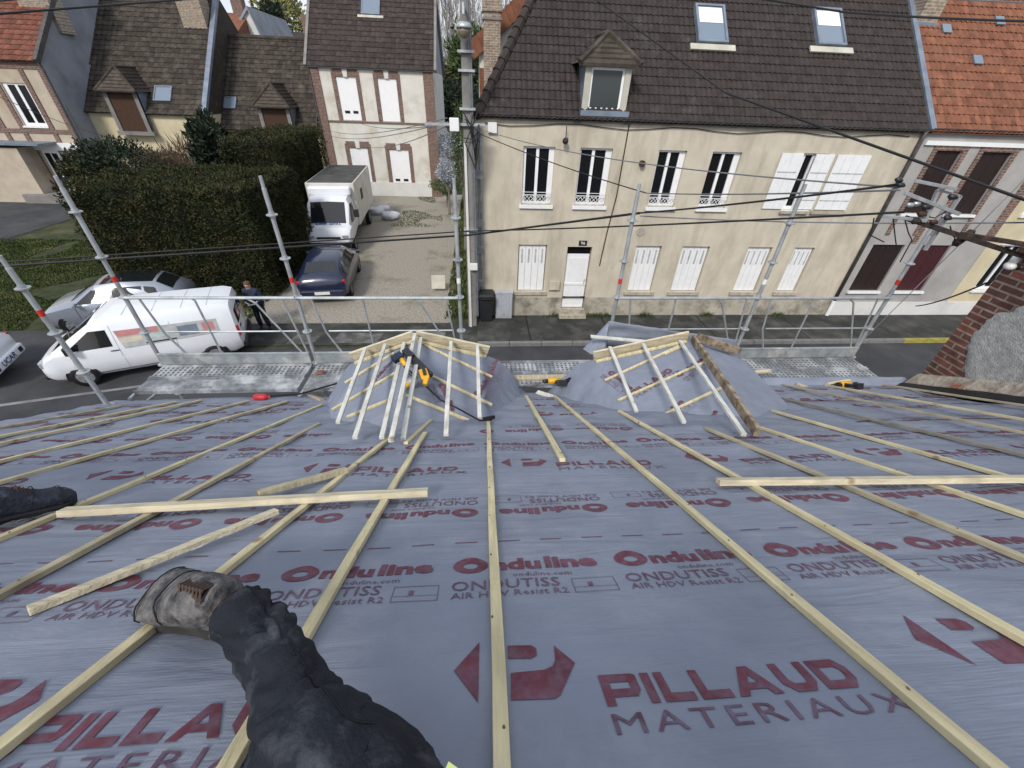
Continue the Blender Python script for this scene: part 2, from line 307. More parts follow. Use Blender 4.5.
def empty(name, loc, label, cat, group=None, rz=0, local=False):
    """an Empty at a thing's base; local=True: children are modelled in its own coordinates, else in world ones"""
    o = bpy.data.objects.new(name, None); C.objects.link(o); o.location = loc; o.rotation_euler.z = rz; o.empty_display_size = .2
    if not local: ROOTINV[o.name] = (Matrix.Translation(Vector(loc)) @ Matrix.Rotation(rz, 4, 'Z')).inverted()
    return tag(o, label, cat, group)
def sub(o):   # sub-parts of a mesh part: part sits in the root's coordinates already
    ROOTINV[o.name] = Matrix(); return o
def copy_tree(o, parent=None):
    c = o.copy(); C.objects.link(c); c.parent = parent
    for ch in list(o.children): copy_tree(ch, c)
    return c
def put(o, loc, rz, label=None):
    o.location = loc; o.rotation_euler = (0, 0, rz)
    if label: o['label'] = label
    return o
def struct(o): o['kind'] = 'structure'; return o

_tc = {}
def textmesh(s_, bold=0, shear=0, res=3, spacing=1):
    key = (s_, bold, shear, spacing)
    if key not in _tc:
        cu = bpy.data.curves.new('t', 'FONT'); cu.body = s_; cu.size = 1; cu.offset = bold; cu.shear = shear; cu.resolution_u = res; cu.space_character = spacing
        o = bpy.data.objects.new('t', cu); C.objects.link(o); bpy.context.view_layer.update()
        me = bpy.data.meshes.new_from_object(o.evaluated_get(bpy.context.evaluated_depsgraph_get()))
        vs_ = [v.co.copy() for v in me.vertices]; fs = [tuple(p.vertices) for p in me.polygons]
        bpy.data.objects.remove(o); bpy.data.curves.remove(cu); bpy.data.meshes.remove(me)
        x0 = min(v.x for v in vs_); x1 = max(v.x for v in vs_); y0 = min(v.y for v in vs_); y1 = max(v.y for v in vs_)
        _tc[key] = ([((v.x-x0)/(x1-x0), (v.y-y0)/(y1-y0)) for v in vs_], fs)
    return _tc[key]
def text_on(mb, s_, o, ux, uy, wd, ht, **k):
    """letters laid on a real surface: origin o, unit axes ux, uy"""
    vs_, fs = textmesh(s_, **k)
    o = Vector(o); mb.add([o + ux*(x*wd) + uy*(y*ht) for x, y in vs_], fs)
exec_later = []
# ================================================================== generic builders
def tile_roof(P, ud, vd, W, L, col, crs, amp, umin=lambda v: 0, umax=None, lift=.03, hole=None, jit=.25, segs=4):
    """courses of ribbed tiles: every tile its own tilted, ribbed sheet"""
    ud = Vector(ud).normalized(); vd = Vector(vd).normalized(); nn = ud.cross(vd); P = Vector(P); mb = MB()
    if umax is None: umax = lambda v: W
    nv = int(math.ceil(L/crs))
    for j in range(nv):
        v0 = j*crs; v1 = min(v0+crs*1.12, L); ua = umin(v0+crs*.5); ub = umax(v0+crs*.5)
        rowt = 1+random.uniform(-.06, .06); k0 = int(math.floor(ua/col)); k1 = int(math.ceil(ub/col))
        for k in range(k0, k1):
            a0 = max(k*col, ua); a1 = min((k+1)*col, ub)
            if a1-a0 < .02: continue
            if hole and any(h[0] < (a0+a1)/2 < h[1] and h[2] < (v0+v1)/2 < h[3] for h in hole): continue
            V = []; t = rowt*(1+random.uniform(-jit, jit)); dz = random.uniform(0, .006)
            for q in range(segs+1):
                uu = a0+(a1-a0)*q/segs; ph = (uu/col) % 1; ph = 1 if q == segs and a1 == (k+1)*col else ph
                hgt = amp*abs(math.sin(math.pi*ph)) if segs > 2 else 0
                V.append(P+ud*uu+vd*v0+nn*(hgt+lift+dz)); V.append(P+ud*uu+vd*v1+nn*(hgt*.8+.004))
            Fc = [(2*q, 2*q+2, 2*q+3, 2*q+1) for q in range(segs)]
            # front lip
            n = len(V)
            for q in range(segs+1): V.append(V[2*q]-nn*lift*.9)
            Fc += [(n+q, n+q+1, 2*q+2, 2*q) for q in range(segs)]
            mb.add(V, Fc, t)
    return mb
def wall_with_holes(mb, x0, x1, z0, z1, holes, y, depth=.22, revmb=None):
    """front skin at y (facing -Y) with openings and their reveals"""
    xs = sorted({x0, x1, *[h[0] for h in holes], *[h[1] for h in holes]}); zs = sorted({z0, z1, *[h[2] for h in holes], *[h[3] for h in holes]})
    for i in range(len(xs)-1):
        for j in range(len(zs)-1):
            cx, cz = (xs[i]+xs[i+1])/2, (zs[j]+zs[j+1])/2
            if cx < x0 or cx > x1 or cz < z0 or cz > z1: continue
            if any(h[0] < cx < h[1] and h[2] < cz < h[3] for h in holes): continue
            mb.quad((xs[i], y, zs[j]), (xs[i+1], y, zs[j]), (xs[i+1], y, zs[j+1]), (xs[i], y, zs[j+1]))
    rb = revmb or mb
    for (a0, a1, b0, b1) in [h[:4] for h in holes]:
        yb = y+depth
        rb.quad((a0, y, b0), (a0, yb, b0), (a0, yb, b1), (a0, y, b1)); rb.quad((a1, y, b0), (a1, y, b1), (a1, yb, b1), (a1, yb, b0))
        rb.quad((a0, y, b1), (a0, yb, b1), (a1, yb, b1), (a1, y, b1)); rb.quad((a0, y, b0), (a1, y, b0), (a1, yb, b0), (a0, yb, b0))
def glazed_window(root, x0, x1, z0, z1, y, label=None, openleft=False, frame='pvc', fr=.055, mull=True, sill=True, rail=False, jamb=None, curtain=False):
    f = MB(); yb = y+.12
    jl = jamb[0] if jamb else fr; jr = jamb[1] if jamb else fr
    f.box(x0, x0+jl, yb-.03, yb+.04, z0, z1); f.box(x1-jr, x1, yb-.03, yb+.04, z0, z1)
    f.box(x0+jl, x1-jr, yb-.03, yb+.04, z0, z0+fr*1.6); f.box(x0+jl, x1-jr, yb-.03, yb+.04, z1-fr, z1)
    if mull: f.box((x0+jl+x1-jr)/2-fr*.75, (x0+jl+x1-jr)/2+fr*.75, yb-.034, yb+.036, z0+fr*1.6, z1-fr)
    w_ = f.build('window', M[frame], root); sub(w_)
    if label: w_['label'] = label
    g = MB(); g.box(x0+jl, x1-jr, yb+.005, yb+.015, z0+fr*1.6, z1-fr); g.build('pane', M['glass'], w_)
    if sill: s_ = MB(); s_.box(x0-.06, x1+.06, y-.07, y+.12, z0-.09, z0-.002); s_.build('sill', M['white'], w_)
    if rail:
        r_ = MB(); n = 7; zt = z0+.34; yy = y+.02
        for z_ in (z0+.06, zt-.07, zt): r_.tube([(x0+.01, yy, z_), (x1-.01, yy, z_)], .009, 5)
        for i in range(4):
            cx = x0+(x1-x0)*(i+.5)/4; rr = (x1-x0)/8-.012
            r_.tube([(cx+rr*math.cos(t_*math.pi/5), yy, (z0+.06+zt-.07)/2+.08*math.sin(t_*math.pi/5)) for t_ in range(11)], .008, 5)
            r_.tube([(cx-rr, yy, z0+.06), (cx+rr, yy, zt-.07)], .007, 5); r_.tube([(cx+rr, yy, z0+.06), (cx-rr, yy, zt-.07)], .007, 5)
        r_.build('balustrade', M['white'], w_)
    return w_
def slat_shutter(root, x0, x1, z0, z1, y, leaves=4, m='white', name='shutter', gm='groove', louvre=.38, label=None, strap=False):
    s_ = MB(); wd = (x1-x0)/leaves
    for i in range(leaves):
        s_.box(x0+i*wd+.004, x0+(i+1)*wd-.004, y, y+.03+(.012 if i % 2 else 0), z0, z1)
    o = s_.build(name, M[m], root, bevel=.004); sub(o)
    if label: o['label'] = label
    g = MB()
    for i in range(leaves):
        cx = x0+(i+.5)*wd
        zt = z1-.12; zb = z1-(z1-z0)*louvre
        if louvre:
            g = MB(); g.box(cx-wd*.13, cx+wd*.13, y-.004, y-.001, zb, zt); g.build('louvre', M[gm], o)
    if strap:
        for zz in (z0+.25, z1-.5): g = MB(); g.box(x0+.03, x1-.03, y-.004, y-.001, zz, zz+.03); g.build('hinge_strap', M[gm], o)
    return o
def gutter(root, x0, x1, y, z, m='gutter', r=.06, name='gutter'):
    g = MB(); n = 7; prof = [(y+r*math.cos(math.pi+math.pi*k/n), z+r*math.sin(math.pi+math.pi*k/n)) for k in range(n+1)]
    prof += [(y+(r-.01)*math.cos(math.pi+math.pi*k/n), z+(r-.01)*math.sin(math.pi+math.pi*k/n)) for k in range(n, -1, -1)]
    g.prism(prof, 'X', x0, x1); return g.build(name, M[m], root)
def roof_window(root, c, ud, vd, wd, ht, blind=True, label=None, sill=True):
    nn = ud.cross(vd); f = MB(); t = .06; c = Vector(c)
    f.obox(c+ud*(wd/2-t/2)+nn*.07, ud, vd, nn, t/2, ht/2, .07); f.obox(c-ud*(wd/2-t/2)+nn*.07, ud, vd, nn, t/2, ht/2, .07)
    f.obox(c+vd*(ht/2-t/2)+nn*.07, ud, vd, nn, wd/2-t, t/2, .07); f.obox(c-vd*(ht/2-t/2)+nn*.07, ud, vd, nn, wd/2-t, t/2, .07)
    o = f.build('roof_window', M['zinc'], root); sub(o)
    if label: o['label'] = label
    g = MB(); g.obox(c+nn*.10, ud, vd, nn, wd/2-t, ht/2-t, .005); g.build('pane', M['skyglass'], o)
    if blind:
        b = MB(); b.obox(c+nn*.112+vd*ht*.22, ud, vd, nn, wd/2-t-.03, ht*.2, .002); b.build('blind', M['pvc'], o)
    if sill:
        s_ = MB(); s_.obox(c-vd*(ht/2+.11)+nn*.06, ud, vd, nn, wd/2+.22, .09, .02); s_.build('apron', M['board'], o)
    return o
def leaves_on(mb, pts, size, n, spread, up_=.2):
    for _ in range(n):
        p = random.choice(pts); c = Vector(p) + Vector((random.gauss(0, spread), random.gauss(0, spread), random.gauss(0, spread)))
        a_ = Vector((random.uniform(-1,1), random.uniform(-1,1), random.uniform(-1,1))).normalized(); b_ = a_.orthogonal().normalized(); s_ = size*random.uniform(.6, 1.4)
        mb.add([c, c+a_*s_+b_*s_*.35, c+a_*s_*2, c+a_*s_-b_*s_*.35], [(0,1,2,3)])

# ================================================================== setting
g = MB(); g.quad((-400, -60, -.012), (400, -60, -.012), (400, 600, -.012), (-400, 600, -.012)); struct(g.build('ground', M['grass_g']))
g = MB(); g.quad((-60, 4.62, 0), (60, 4.62, 0), (60, 10.72, 0), (-60, 10.72, 0))
g.quad((-60, 10.721, 0), (-8.3, 10.721, 0), (-8.3, 11.9, 0), (-60, 11.9, 0)); struct(g.build('road', M['asphalt']))
g = MB(); g.box(-60, 60, 3.9, 4.615, -.01, .10); struct(g.build('near_pavement', M['pave']))
g = MB(); g.box(-.1, 60, 10.86, 12.66, -.01, .11); g.quad((-8.3, 10.86, .012), (-.1, 10.86, .012), (-.1, 12.3, .012), (-8.3, 12.3, .012)); struct(g.build('pavement', M['pave']))
g = MB()
x = -.1
while x < 40:
    if not (14.2 < x < 18.4): g.box(x, x+.985, 10.72, 10.857, -.01, .12)
    x += 1.0
struct(g.build('kerb', M['kerb'], bevel=.01))
g = MB(); g.box(14.2, 18.6, 10.715, 10.857, -.01, .125); struct(g.build('yellow_kerb', M['yellowline'], bevel=.01))
g = MB()   # joints and patches in the pavement
for xx in (1.55, 4.2, 7.7, 10.9): g.quad((xx, 10.87, .114), (xx+.04, 10.87, .114), (xx+.05, 12.6, .114), (xx+.01, 12.6, .114))
struct(g.build('pavement_joints', M['black']))
g = MB()
for (a0, a1, b0, b1) in ((-4.6, -3.2, 11.0, 11.6), (-2.7, -1.2, 11.1, 11.75), (-5.9, -5.1, 10.95, 11.5)): g.quad((a0, b0, .018), (a1, b0-.05, .018), (a1+.1, b1, .018), (a0+.15, b1+.05, .018))
struct(g.build('concrete_patches', M['patch']))
g = MB(); N_ = 40
for i in range(N_):   # driveway, edges wander
    y0 = 12.3+i*(33-12.3)/N_; y1 = 12.3+(i+1)*(33-12.3)/N_
    l0 = -8.1+.25*noise.noise(Vector((0, y0*.7, 3))); l1 = -8.1+.25*noise.noise(Vector((0, y1*.7, 3))); r0_ = -1.0+.2*noise.noise(Vector((5, y0*.7, 3))); r1_ = -1.0+.2*noise.noise(Vector((5, y1*.7, 3)))
    g.quad((l0, y0, .004), (r0_, y0, .004), (r1_, y1, .004), (l1, y1, .004))
struct(g.build('driveway', M['gravel']))
g = MB(); g.quad((-60, 20.5, .004), (-22.3, 20.5, .004), (-22.3, 29.3, .004), (-60, 29.3, .004)); g.quad((-60, 14.2, .006), (-24.5, 14.2, .006), (-21.5, 21, .006), (-60, 24, .006)); struct(g.build('side_lane', M['asphalt']))
g = MB(); p0, p1 = onZ(60, 396), onZ(245, 372)
g.quad((p0.x-3, p0.y-.9, .004), (p1.x, p1.y-.04, .004), (p1.x, p1.y+.06, .004), (p0.x-3, p0.y-.78, .004)); struct(g.build('parking_line', M['whiteline']))
# grass: blades on the verge, the drive edges and the plot behind
g = MB()
def blades(x0, x1, y0, y1, n, h, okf=lambda x, y: True):
    for _ in range(n):
        x = random.uniform(x0, x1); y = random.uniform(y0, y1)
        if not okf(x, y): continue
        a_ = random.uniform(0, 6.28); hh = h*random.uniform(.5, 1.3); wd = .02+hh*.12; dx, dy = math.cos(a_)*wd, math.sin(a_)*wd
        lx, ly = random.uniform(-.5, .5)*hh, random.uniform(-.5, .5)*hh
        g.add([(x-dx, y-dy, 0), (x+dx, y+dy, 0), (x+lx, y+ly, hh)], [(0,1,2)])
blades(-24, -12.4, 11.9, 21, 60000, .06, lambda x, y: noise.noise(Vector((x*.5, y*.5, 0))) > -.45+max(0, 13.5-y)*.3)
blades(-9.2, -7.6, 12.4, 18.5, 2500, .12)
blades(-1.2, -.15, 12.6, 32, 6000, .14)
blades(-5.5, -2.2, 24, 32, 5000, .06, lambda x, y: noise.noise(Vector((x*.6, y*.4, 7))) > .05)
blades(-.1, 13, 12.45, 12.63, 900, .10, lambda x, y: noise.noise(Vector((x*.9, 0, 7))) > .0)
tag(g.build('grass', M['grass'], fixn=False), 'short rough grass on the verges and drive edges', 'grass', kind='stuff')

# ================================================================== house D: long beige terrace opposite
YD = 12.64
def house_d():
    root = empty('terrace_house', (6.4, YD+3, 0), 'long beige rendered terrace house with dark brown tiled roof, dormer and two roof windows', 'house')
    x0, x1 = 0.0, 12.86; ze = 5.93
    ups = [(1.26, 2.14), (2.85, 3.77), (5.10, 5.92), (6.68, 7.56)]; up_z = (3.72, 5.22)
    gw = [(1.24, 2.14), (5.03, 5.88), (6.57, 7.50), (8.82, 9.65), (10.44, 11.14)]; gz = (1.0, 2.55)
    door = (2.80, 3.60, .36, 2.5); shA = (9.42, 10.22, 3.72, 5.25); shB = (10.40, 11.50, 3.72, 5.25)
    holes = [(a, b, *up_z) for a, b in ups] + [(a, b, *gz) for a, b in gw] + [door, shA]
    mb = MB(); wall_with_holes(mb, x0, x1, .78, ze, [h if h != door else (door[0], door[1], .78, door[3]) for h in holes], YD)
    lo = MB(); wall_with_holes(lo, x0, x1, 0, .78, [(door[0], door[1], .12, .78)], YD-.0)
    mb.quad((x0, YD, 0), (x0, YD+7.6, 0), (x0, YD+7.6, ze), (x0, YD, ze)); mb.quad((x1, YD, 0), (x1, YD+7.6, 0), (x1, YD+7.6, ze), (x1, YD, ze)); mb.quad((x0, YD+7.6, 0), (x1, YD+7.6, 0), (x1, YD+7.6, ze), (x0, YD+7.6, ze))
    wl = mb.build('wall', M['beige'], root, fixn=False); sub(wl)
    lo.build('plinth', M['beige_low'], root, fixn=False)
    it = MB(); it.box(x0+.1, x1-.1, YD+.30, YD+.34, .1, ze-.1); it.build('interior', M['interior'], root)
    for i, (a, b) in enumerate(ups):
        glazed_window(root, a, b, *up_z, YD, jamb=((.05, .17) if i > 0 else (.09, .15)), rail=True)
    for i, (a, b) in enumerate(gw):
        slat_shutter(root, a+.02, b-.02, gz[0]+.02, gz[1]-.03, YD+.08, 4)
        s_ = MB(); s_.box(a-.1, b+.1, YD-.07, YD+.1, gz[0]-.11, gz[0]-.003); s_.build('sill', M['stone'], root)
    # door with fanlight, handle, threshold, steps
    d = MB(); d.box(door[0]+.03, door[1]-.03, YD+.1, YD+.15, .38, 2.24); dd = d.build('door', M['pvc'], root, bevel=.005); sub(dd)
    for (a, b, c_, e_) in ((door[0]+.13, door[1]-.13, .50, 1.18), (door[0]+.13, door[1]-.13, 1.30, 2.12)):
        p = MB(); p.box(a, b, YD+.088, YD+.098, c_, e_); p.build('door_panel', M['binlight'] if 0 else M['white'], dd, bevel=.008)
    p = MB(); p.box(door[0]+.03, door[1]-.03, YD+.07, YD+.098, 1.2, 1.27); p.build('letter_plate', M['white'], dd)
    p = MB(); p.tube([(door[1]-.1, YD+.06, 1.25), (door[1]-.1, YD+.06, 1.42)], .012, 6); p.build('handle', M['silver'], dd)
    p = MB(); p.box(door[0]+.03, door[1]-.03, YD+.12, YD+.14, 2.26, 2.48); p.build('fanlight', M['glass'], root)
    p = MB(); p.box(door[0]-.08, door[1]+.06, YD-.28, YD+.1, .1, .245); p.box(door[0]-.04, door[1]+.03, YD-.05, YD+.1, .245, .37); p.build('step', M['stone'], root, bevel=.015)
    p = MB(); p.box(3.14, 3.40, YD-.02, YD-.002, 2.54, 2.70); o = p.build('number_plate', M['black'], root, bevel=.01); sub(o)
    t = MB(); text_on(t, '96', (3.20, YD-.0235, 2.58), Vector((1,0,0)), Vector((0,0,1)), .14, .09); t.build('digits', M['white'], o)
    # letter box, vent, lamp, rose
    p = MB(); p.box(2.30, 2.66, YD-.10, YD-.001, 1.08, 1.38); p.build('letter_box', M['beige'], root, bevel=.01)
    for (px, pz) in ((5.06, 3.0),):
        p = MB(); p.tube([(px, YD-.03, pz), (px, YD, pz)], .13, 16); p.build('wall_rose', M['beige_low'], root)
    p = MB(); p.tube([(4.66, YD-.12, 4.88), (4.66, YD, 4.88)], .08, 14); p.build('flue_outlet', M['brown'], root)
    p = MB(); p.tube([(2.37, YD-.15, 5.72), (2.37, YD-.18, 5.45)], .012, 6); p.ball((2.37, YD-.18, 5.38), .085); p.build('insulator', M['blackm'], root)
    p = MB(); p.box(.28, .52, YD-.08, YD-.001, 5.5, 5.74); p.build('junction_box', M['white'], root, bevel=.01)
    # opened and closed shutters upstairs
    glazed_window(root, *shA, YD, rail=False, jamb=(.14, .14))
    slat_shutter(root, 8.74, 9.40, 3.74, 5.24, YD-.045, 2, louvre=0, label='white shutter leaf folded open left of its window', strap=True)
    slat_shutter(root, 9.78, 10.36, 3.74, 5.24, YD-.045, 2, louvre=0, label='white shutter leaf folded open right of its window', strap=True)
    slat_shutter(root, shB[0]+.06, shB[1], 3.74, 5.24, YD-.045, 4, louvre=0, label='pair of closed white shutters', strap=True)
    for a, b in ((9.40, 10.24), (10.42, 11.5)):
        s_ = MB(); s_.box(a-.05, b+.03, YD-.1, YD-.05, 3.62, 3.70); s_.build('sill', M['stone'], root)
    # string line, crack, pipes, service cable on the facade
    p = MB(); p.tube([(4.10, YD-.02, 5.8), (4.09, YD-.02, 4.0), (3.98, YD-.02, 2.9), (3.92, YD-.02, 1.9)], .016, 6); p.build('service_cable', M['brown'], root)
    p = MB(); p.tube([(x0+.2+i*.64, YD-.03, 5.72-.05*math.sin(i*1.3)) for i in range(20)], .010, 5); p.build('eaves_cable', M['cable'], root)
    p = MB(); p.box(x0-.03, x1, YD-.03, YD-.001, 5.80, 5.93); p.build('cornice', M['beige_low'], root)
    p = MB()
    for xx, rr in ((-.06, .05), (.08, .035), (-.18, .03)): p.tube([(xx, YD-.08, .1), (xx, YD-.08, 5.6)], rr, 8)
    for zz in (1.2, 2.3, 3.1, 4.4): p.box(-.22, .12, YD-.15, YD-.03, zz, zz+.22)
    p.build('downpipe', M['galv_d'], root, smooth=False)
    gutter(root, -.05, 12.9, YD-.09, ze+.02)
    p = MB(); p.tube([(12.72, YD-.10, 5.9), (12.75, YD-.07, 5.6), (12.76, YD-.07, .7)], .055, 10); o = p.build('downpipe', M['gutter'], root, smooth=True); sub(o)
    p = MB(); p.tube([(12.76, YD-.07, .7), (12.76, YD-.07, .12)], .065, 10); p.build('pipe_shoe', M['white'], o)
    # roof
    pi = math.atan(1.05); vd = Vector((0, math.cos(pi), math.sin(pi))); ud = Vector((1, 0, 0)); P = Vector((0, YD-.12, 5.93-.08))
    L = 6.4; W = 12.9; hipr = 1.5/2.39*math.cos(pi)
    tr = tile_roof(P, ud, vd, W, L, .15, .275, .036, umin=lambda v: v*hipr, jit=.12, lift=.02)
    rf = tr.build('roof', M['tile_dark'], root, fixn=False); sub(rf)
    # base of the roof and the hip end behind the tiles
    A_ = P; B_ = P+ud*W; T1 = P+ud*W+vd*L; T0 = P+ud*(L*hipr)+vd*L
    bk = Vector((0, YD+7.7, 5.9)); bk1 = Vector((W, YD+7.7, 5.9)); back0 = Vector((T0.x, T0.y, T0.z))
    rb = MB(); dn = Vector((0, 0, -.02)); rb.quad(A_+dn, B_+dn, T1+dn, T0+dn); rb.add([A_+dn, T0+dn, bk], [(0,1,2)]); rb.quad(T0+dn, T1+dn, bk1, bk); rb.add([B_+dn, bk1, T1+dn], [(0,1,2)])
    rb.build('roof_slab', M['tile_dark'], rf, fixn=False)
    hp = MB()
    n = 20
    for i in range(n):
        a_ = A_.lerp(T0, i/n); b_ = A_.lerp(T0, (i+1.06)/n); nn = Vector((-.35, -.6, .7)).normalized()
        hp.tube([a_+nn*.05, b_+nn*.03], [.13, .11], 8)
    hp.build('hip_tiles', M['tile_brown'], rf)
    hp = MB(); hp.tube([T0, T1], .13, 8); hp.build('ridge_tiles', M['tile_brown'], rf)
    z_ = MB(); z_.beam(B_+ud*-.02+Vector((0,0,.06)), T1+ud*-.02+Vector((0,0,.06)), .16, .1, (0,-.7,.7)); z_.build('verge_flashing', M['zinc'], rf)
    nn = ud.cross(vd)
    def rp(px, py): d = ray(px, py); return CO + d*((P-CO).dot(nn)/d.dot(nn))
    for px, py, lb in ((709, 28, 'left roof window'), (826, 31, 'right roof window')):
        roof_window(root, rp(px, py)+nn*.02, ud, vd, .86, 1.2)
    # dormer
    c = rp(606, 112); xc = 3.36; yf = YD+.08; zb = 6.02
    dr = MB(); wz = zb+1.06; hw = .60
    dr.box(xc-hw, xc-hw+.16, yf-.02, yf+.1, zb, wz); dr.box(xc+hw-.16, xc+hw, yf-.02, yf+.1, zb, wz); dr.box(xc-hw+.16, xc+hw-.16, yf-.02, yf+.1, wz-.1, wz)
    dm = dr.build('dormer', M['board'], root); sub(dm)
    ck = MB()
    for sx in (-1, 1):
        xx = xc+sx*(hw+.005); ck.add([(xx, yf, zb-.1), (xx, yf, wz), (xx, yf+1.5, wz), (xx+sx*.22, yf-.05, zb-.25)], [(0,1,2)])
        ck.box(xx-.005 if sx > 0 else xx-.16, xx+.16 if sx > 0 else xx+.005, yf-.02, yf+.1, zb-.12, zb+.02)
        ck.beam((xx+sx*.08, yf-.12, zb-.22), (xx+sx*.08, yf+.95, zb+.98), .2, .03, (0,-.7,.7))
    ck.box(xc-hw-.05, xc+hw+.05, yf-.22, yf-.03, zb-.06, zb+.06); ck.build('flashing', M['zinc'], dm, fixn=False)
    w_ = MB()
    a0, a1, b0, b1 = xc-hw+.16, xc+hw-.16, zb+.02, wz-.1
    w_.box(a0, a0+.05, yf+.02, yf+.07, b0, b1); w_.box(a1-.06, a1, yf+.02, yf+.07, b0, b1); w_.box(a0+.05, a1-.06, yf+.02, yf+.07, b0, b0+.1); w_.box(a0+.05, a1-.06, yf+.02, yf+.07, b1-.05, b1)
    w_.build('window_frame', M['pvc'], dm); w_ = MB(); w_.box(a0+.04, a1-.05, yf+.04, yf+.05, b0+.05, b1-.03); w_.build('pane', M['dullglass'], dm)
    # hipped dormer roof
    ap = Vector((xc-.02, yf+.45, wz+.62)); e0 = Vector((xc-hw-.2, yf-.15, wz-.02)); e1 = Vector((xc+hw+.18, yf-.15, wz-.02)); k0 = Vector((xc-hw-.2, yf+1.25, wz-.02)); k1 = Vector((xc+hw+.18, yf+1.25, wz-.02)); ab = Vector((xc-.02, yf+1.8, wz+.62))
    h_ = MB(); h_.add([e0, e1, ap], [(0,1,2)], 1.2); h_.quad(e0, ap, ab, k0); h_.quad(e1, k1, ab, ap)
    for i in range(1, 6):     # courses
        t_ = i/6; a_ = e0.lerp(ap, t_); b_ = e1.lerp(ap, t_); h_.beam(a_+Vector((0,-.01,.0)), b_+Vector((0,-.01,.0)), .03, .03); h_.beam(e1.lerp(ap, t_), k1.lerp(ab, t_), .03, .03); h_.beam(e0.lerp(ap, t_), k0.lerp(ab, t_), .03, .03)
    for a_, b_ in ((e0, ap), (e1, ap), (ap, ab)): h_.tube([a_, b_], .07, 6)
    h_.box(e0.x, e1.x, e0.y, e0.y+.05, e0.z-.07, e0.z)
    h_.build('dormer_roof', M['tile_grey'], dm, fixn=False)
    return root
house_d()

# ================================================================== house E: grey with brick surrounds, right
def surround(root, x0, x1, z0, z1, y, m='quoin', wd=.14, key=None, legs=None):
    s_ = MB(); zb = legs if legs is not None else z0
    s_.box(x0-wd, x0-.002, y-.03, y+.01, zb, z1+.0); s_.box(x1+.002, x1+wd, y-.03, y+.01, zb, z1+.0)
    s_.box(x0-wd, x1+wd, y-.032, y+.01, z1+.002, z1+wd); s_.box(x0-wd*.6, x1+wd*.6, y-.034, y+.01, z1+wd+.002, z1+wd*1.6)
    o = s_.build('brick_surround', M[m], root)
    if key:
        k = MB(); xc = (x0+x1)/2; k.prism([(xc-.12, z1-.02), (xc+.12, z1-.02), (xc+.17, z1+wd*2), (xc-.17, z1+wd*2)], 'Y', y-.06, y-.036); k.build('keystone', M['whiter'], root)
    return o
def house_e():
    root = empty('brick_trimmed_house', (16, YD+3, 0), 'grey rendered house with red brick window surrounds under a bright orange tiled roof', 'house')
    x0, x1 = 12.87, 17.3; ze = 5.95
    holes = [(13.48, 14.32, 3.68, 5.42), (14.98, 15.98, 3.68, 5.42), (13.15, 14.3, 1.05, 2.68), (14.95, 16.0, 1.05, 2.68)]
    mb = MB(); wall_with_holes(mb, x0, x1, .62, ze, holes, YD); mb.quad((x1, YD, 0), (x1, YD+8, 0), (x1, YD+8, ze), (x1, YD, ze)); mb.build('wall', M['greyr'], root, fixn=False)
    p = MB(); p.box(x0, x1, YD-.04, YD-.001, 0, .62); p.build('plinth', M['whiter'], root)
    for (a, b, c, d) in holes[:2]:
        slat_shutter(root, a, b, c, d, YD+.06, 2, 'darkbrown', gm='groove', louvre=0); surround(root, a, b, c, d, YD, legs=3.0)
        s_ = MB(); s_.box(a-.05, b+.05, YD-.09, YD+.02, c-.08, c-.003); s_.build('sill', M['white'], root)
    for (a, b, c, d), mm in zip(holes[2:], ('darkbrown', 'maroon')):
        slat_shutter(root, a, b, c, d, YD+.06, 2, mm, louvre=0, label='maroon ground floor shutter' if mm == 'maroon' else None)
        s_ = MB(); s_.box(a-.05, b+.05, YD-.09, YD+.02, c-.08, c-.003); s_.build('sill', M['white'], root)
    p = MB(); p.box(x0+.1, x1, YD-.06, YD-.002, 5.55, 5.66); p.build('string_course', M['white'], root)
    p = MB(); p.box(17.0, 17.28, YD-.05, YD-.002, 2.9, 5.5); p.build('brick_pilaster', M['quoin'], root)
    p = MB(); p.box(14.45, 14.62, YD-.03, YD-.002, 2.75, 3.5); p.build('brick_band', M['quoin'], root)
    gutter(root, x0, 30, YD-.1, ze+.02)
    pi = math.atan(1.05); vd = Vector((0, math.cos(pi), math.sin(pi))); ud = Vector((1, 0, 0)); P = Vector((x0, YD-.12, 5.87))
    rf = tile_roof(P, ud, vd, 17, 6.2, .16, .28, .036, jit=.22, lift=.02).build('roof', M['tile_org'], root, fixn=False); sub(rf)
    rb = MB(); dn = Vector((0,0,-.02)); rb.quad(P+dn, P+ud*17+dn, P+ud*17+vd*6.2+dn, P+vd*6.2+dn); q = Vector((x0, YD+8, 5.87)); rb.quad(P+vd*6.2+dn, P+ud*17+vd*6.2+dn, q+ud*17, q); rb.build('roof_slab', M['tile_org'], rf, fixn=False)
    nn = ud.cross(vd)
    def rp(px, py): d = ray(px, py); return CO + d*((P-CO).dot(nn)/d.dot(nn))
    for px, py in ((944, 31), (975, 62), (997, 23)):
        g_ = MB(); g_.obox(rp(px, py)+nn*.07, ud, vd, nn, .14, .14, .02); g_.build('glass_tile', M['skyglass'], rf)
    c = rp(921, 22); ch = MB(); ch.box(c.x-.2, c.x+.42, c.y-.1, c.y+.7, c.z-.6, c.z+2.4); ch.box(c.x-.26, c.x+.48, c.y-.16, c.y+.76, c.z+2.2, c.z+2.35); cc = ch.build('chimney', M['brickx'], root)
    sub(cc); f_ = MB(); f_.box(c.x-.24, c.x+.46, c.y-.14, c.y+.0, c.z-.7, c.z-.02); f_.build('flashing', M['zinc'], cc)
    return root
house_e()
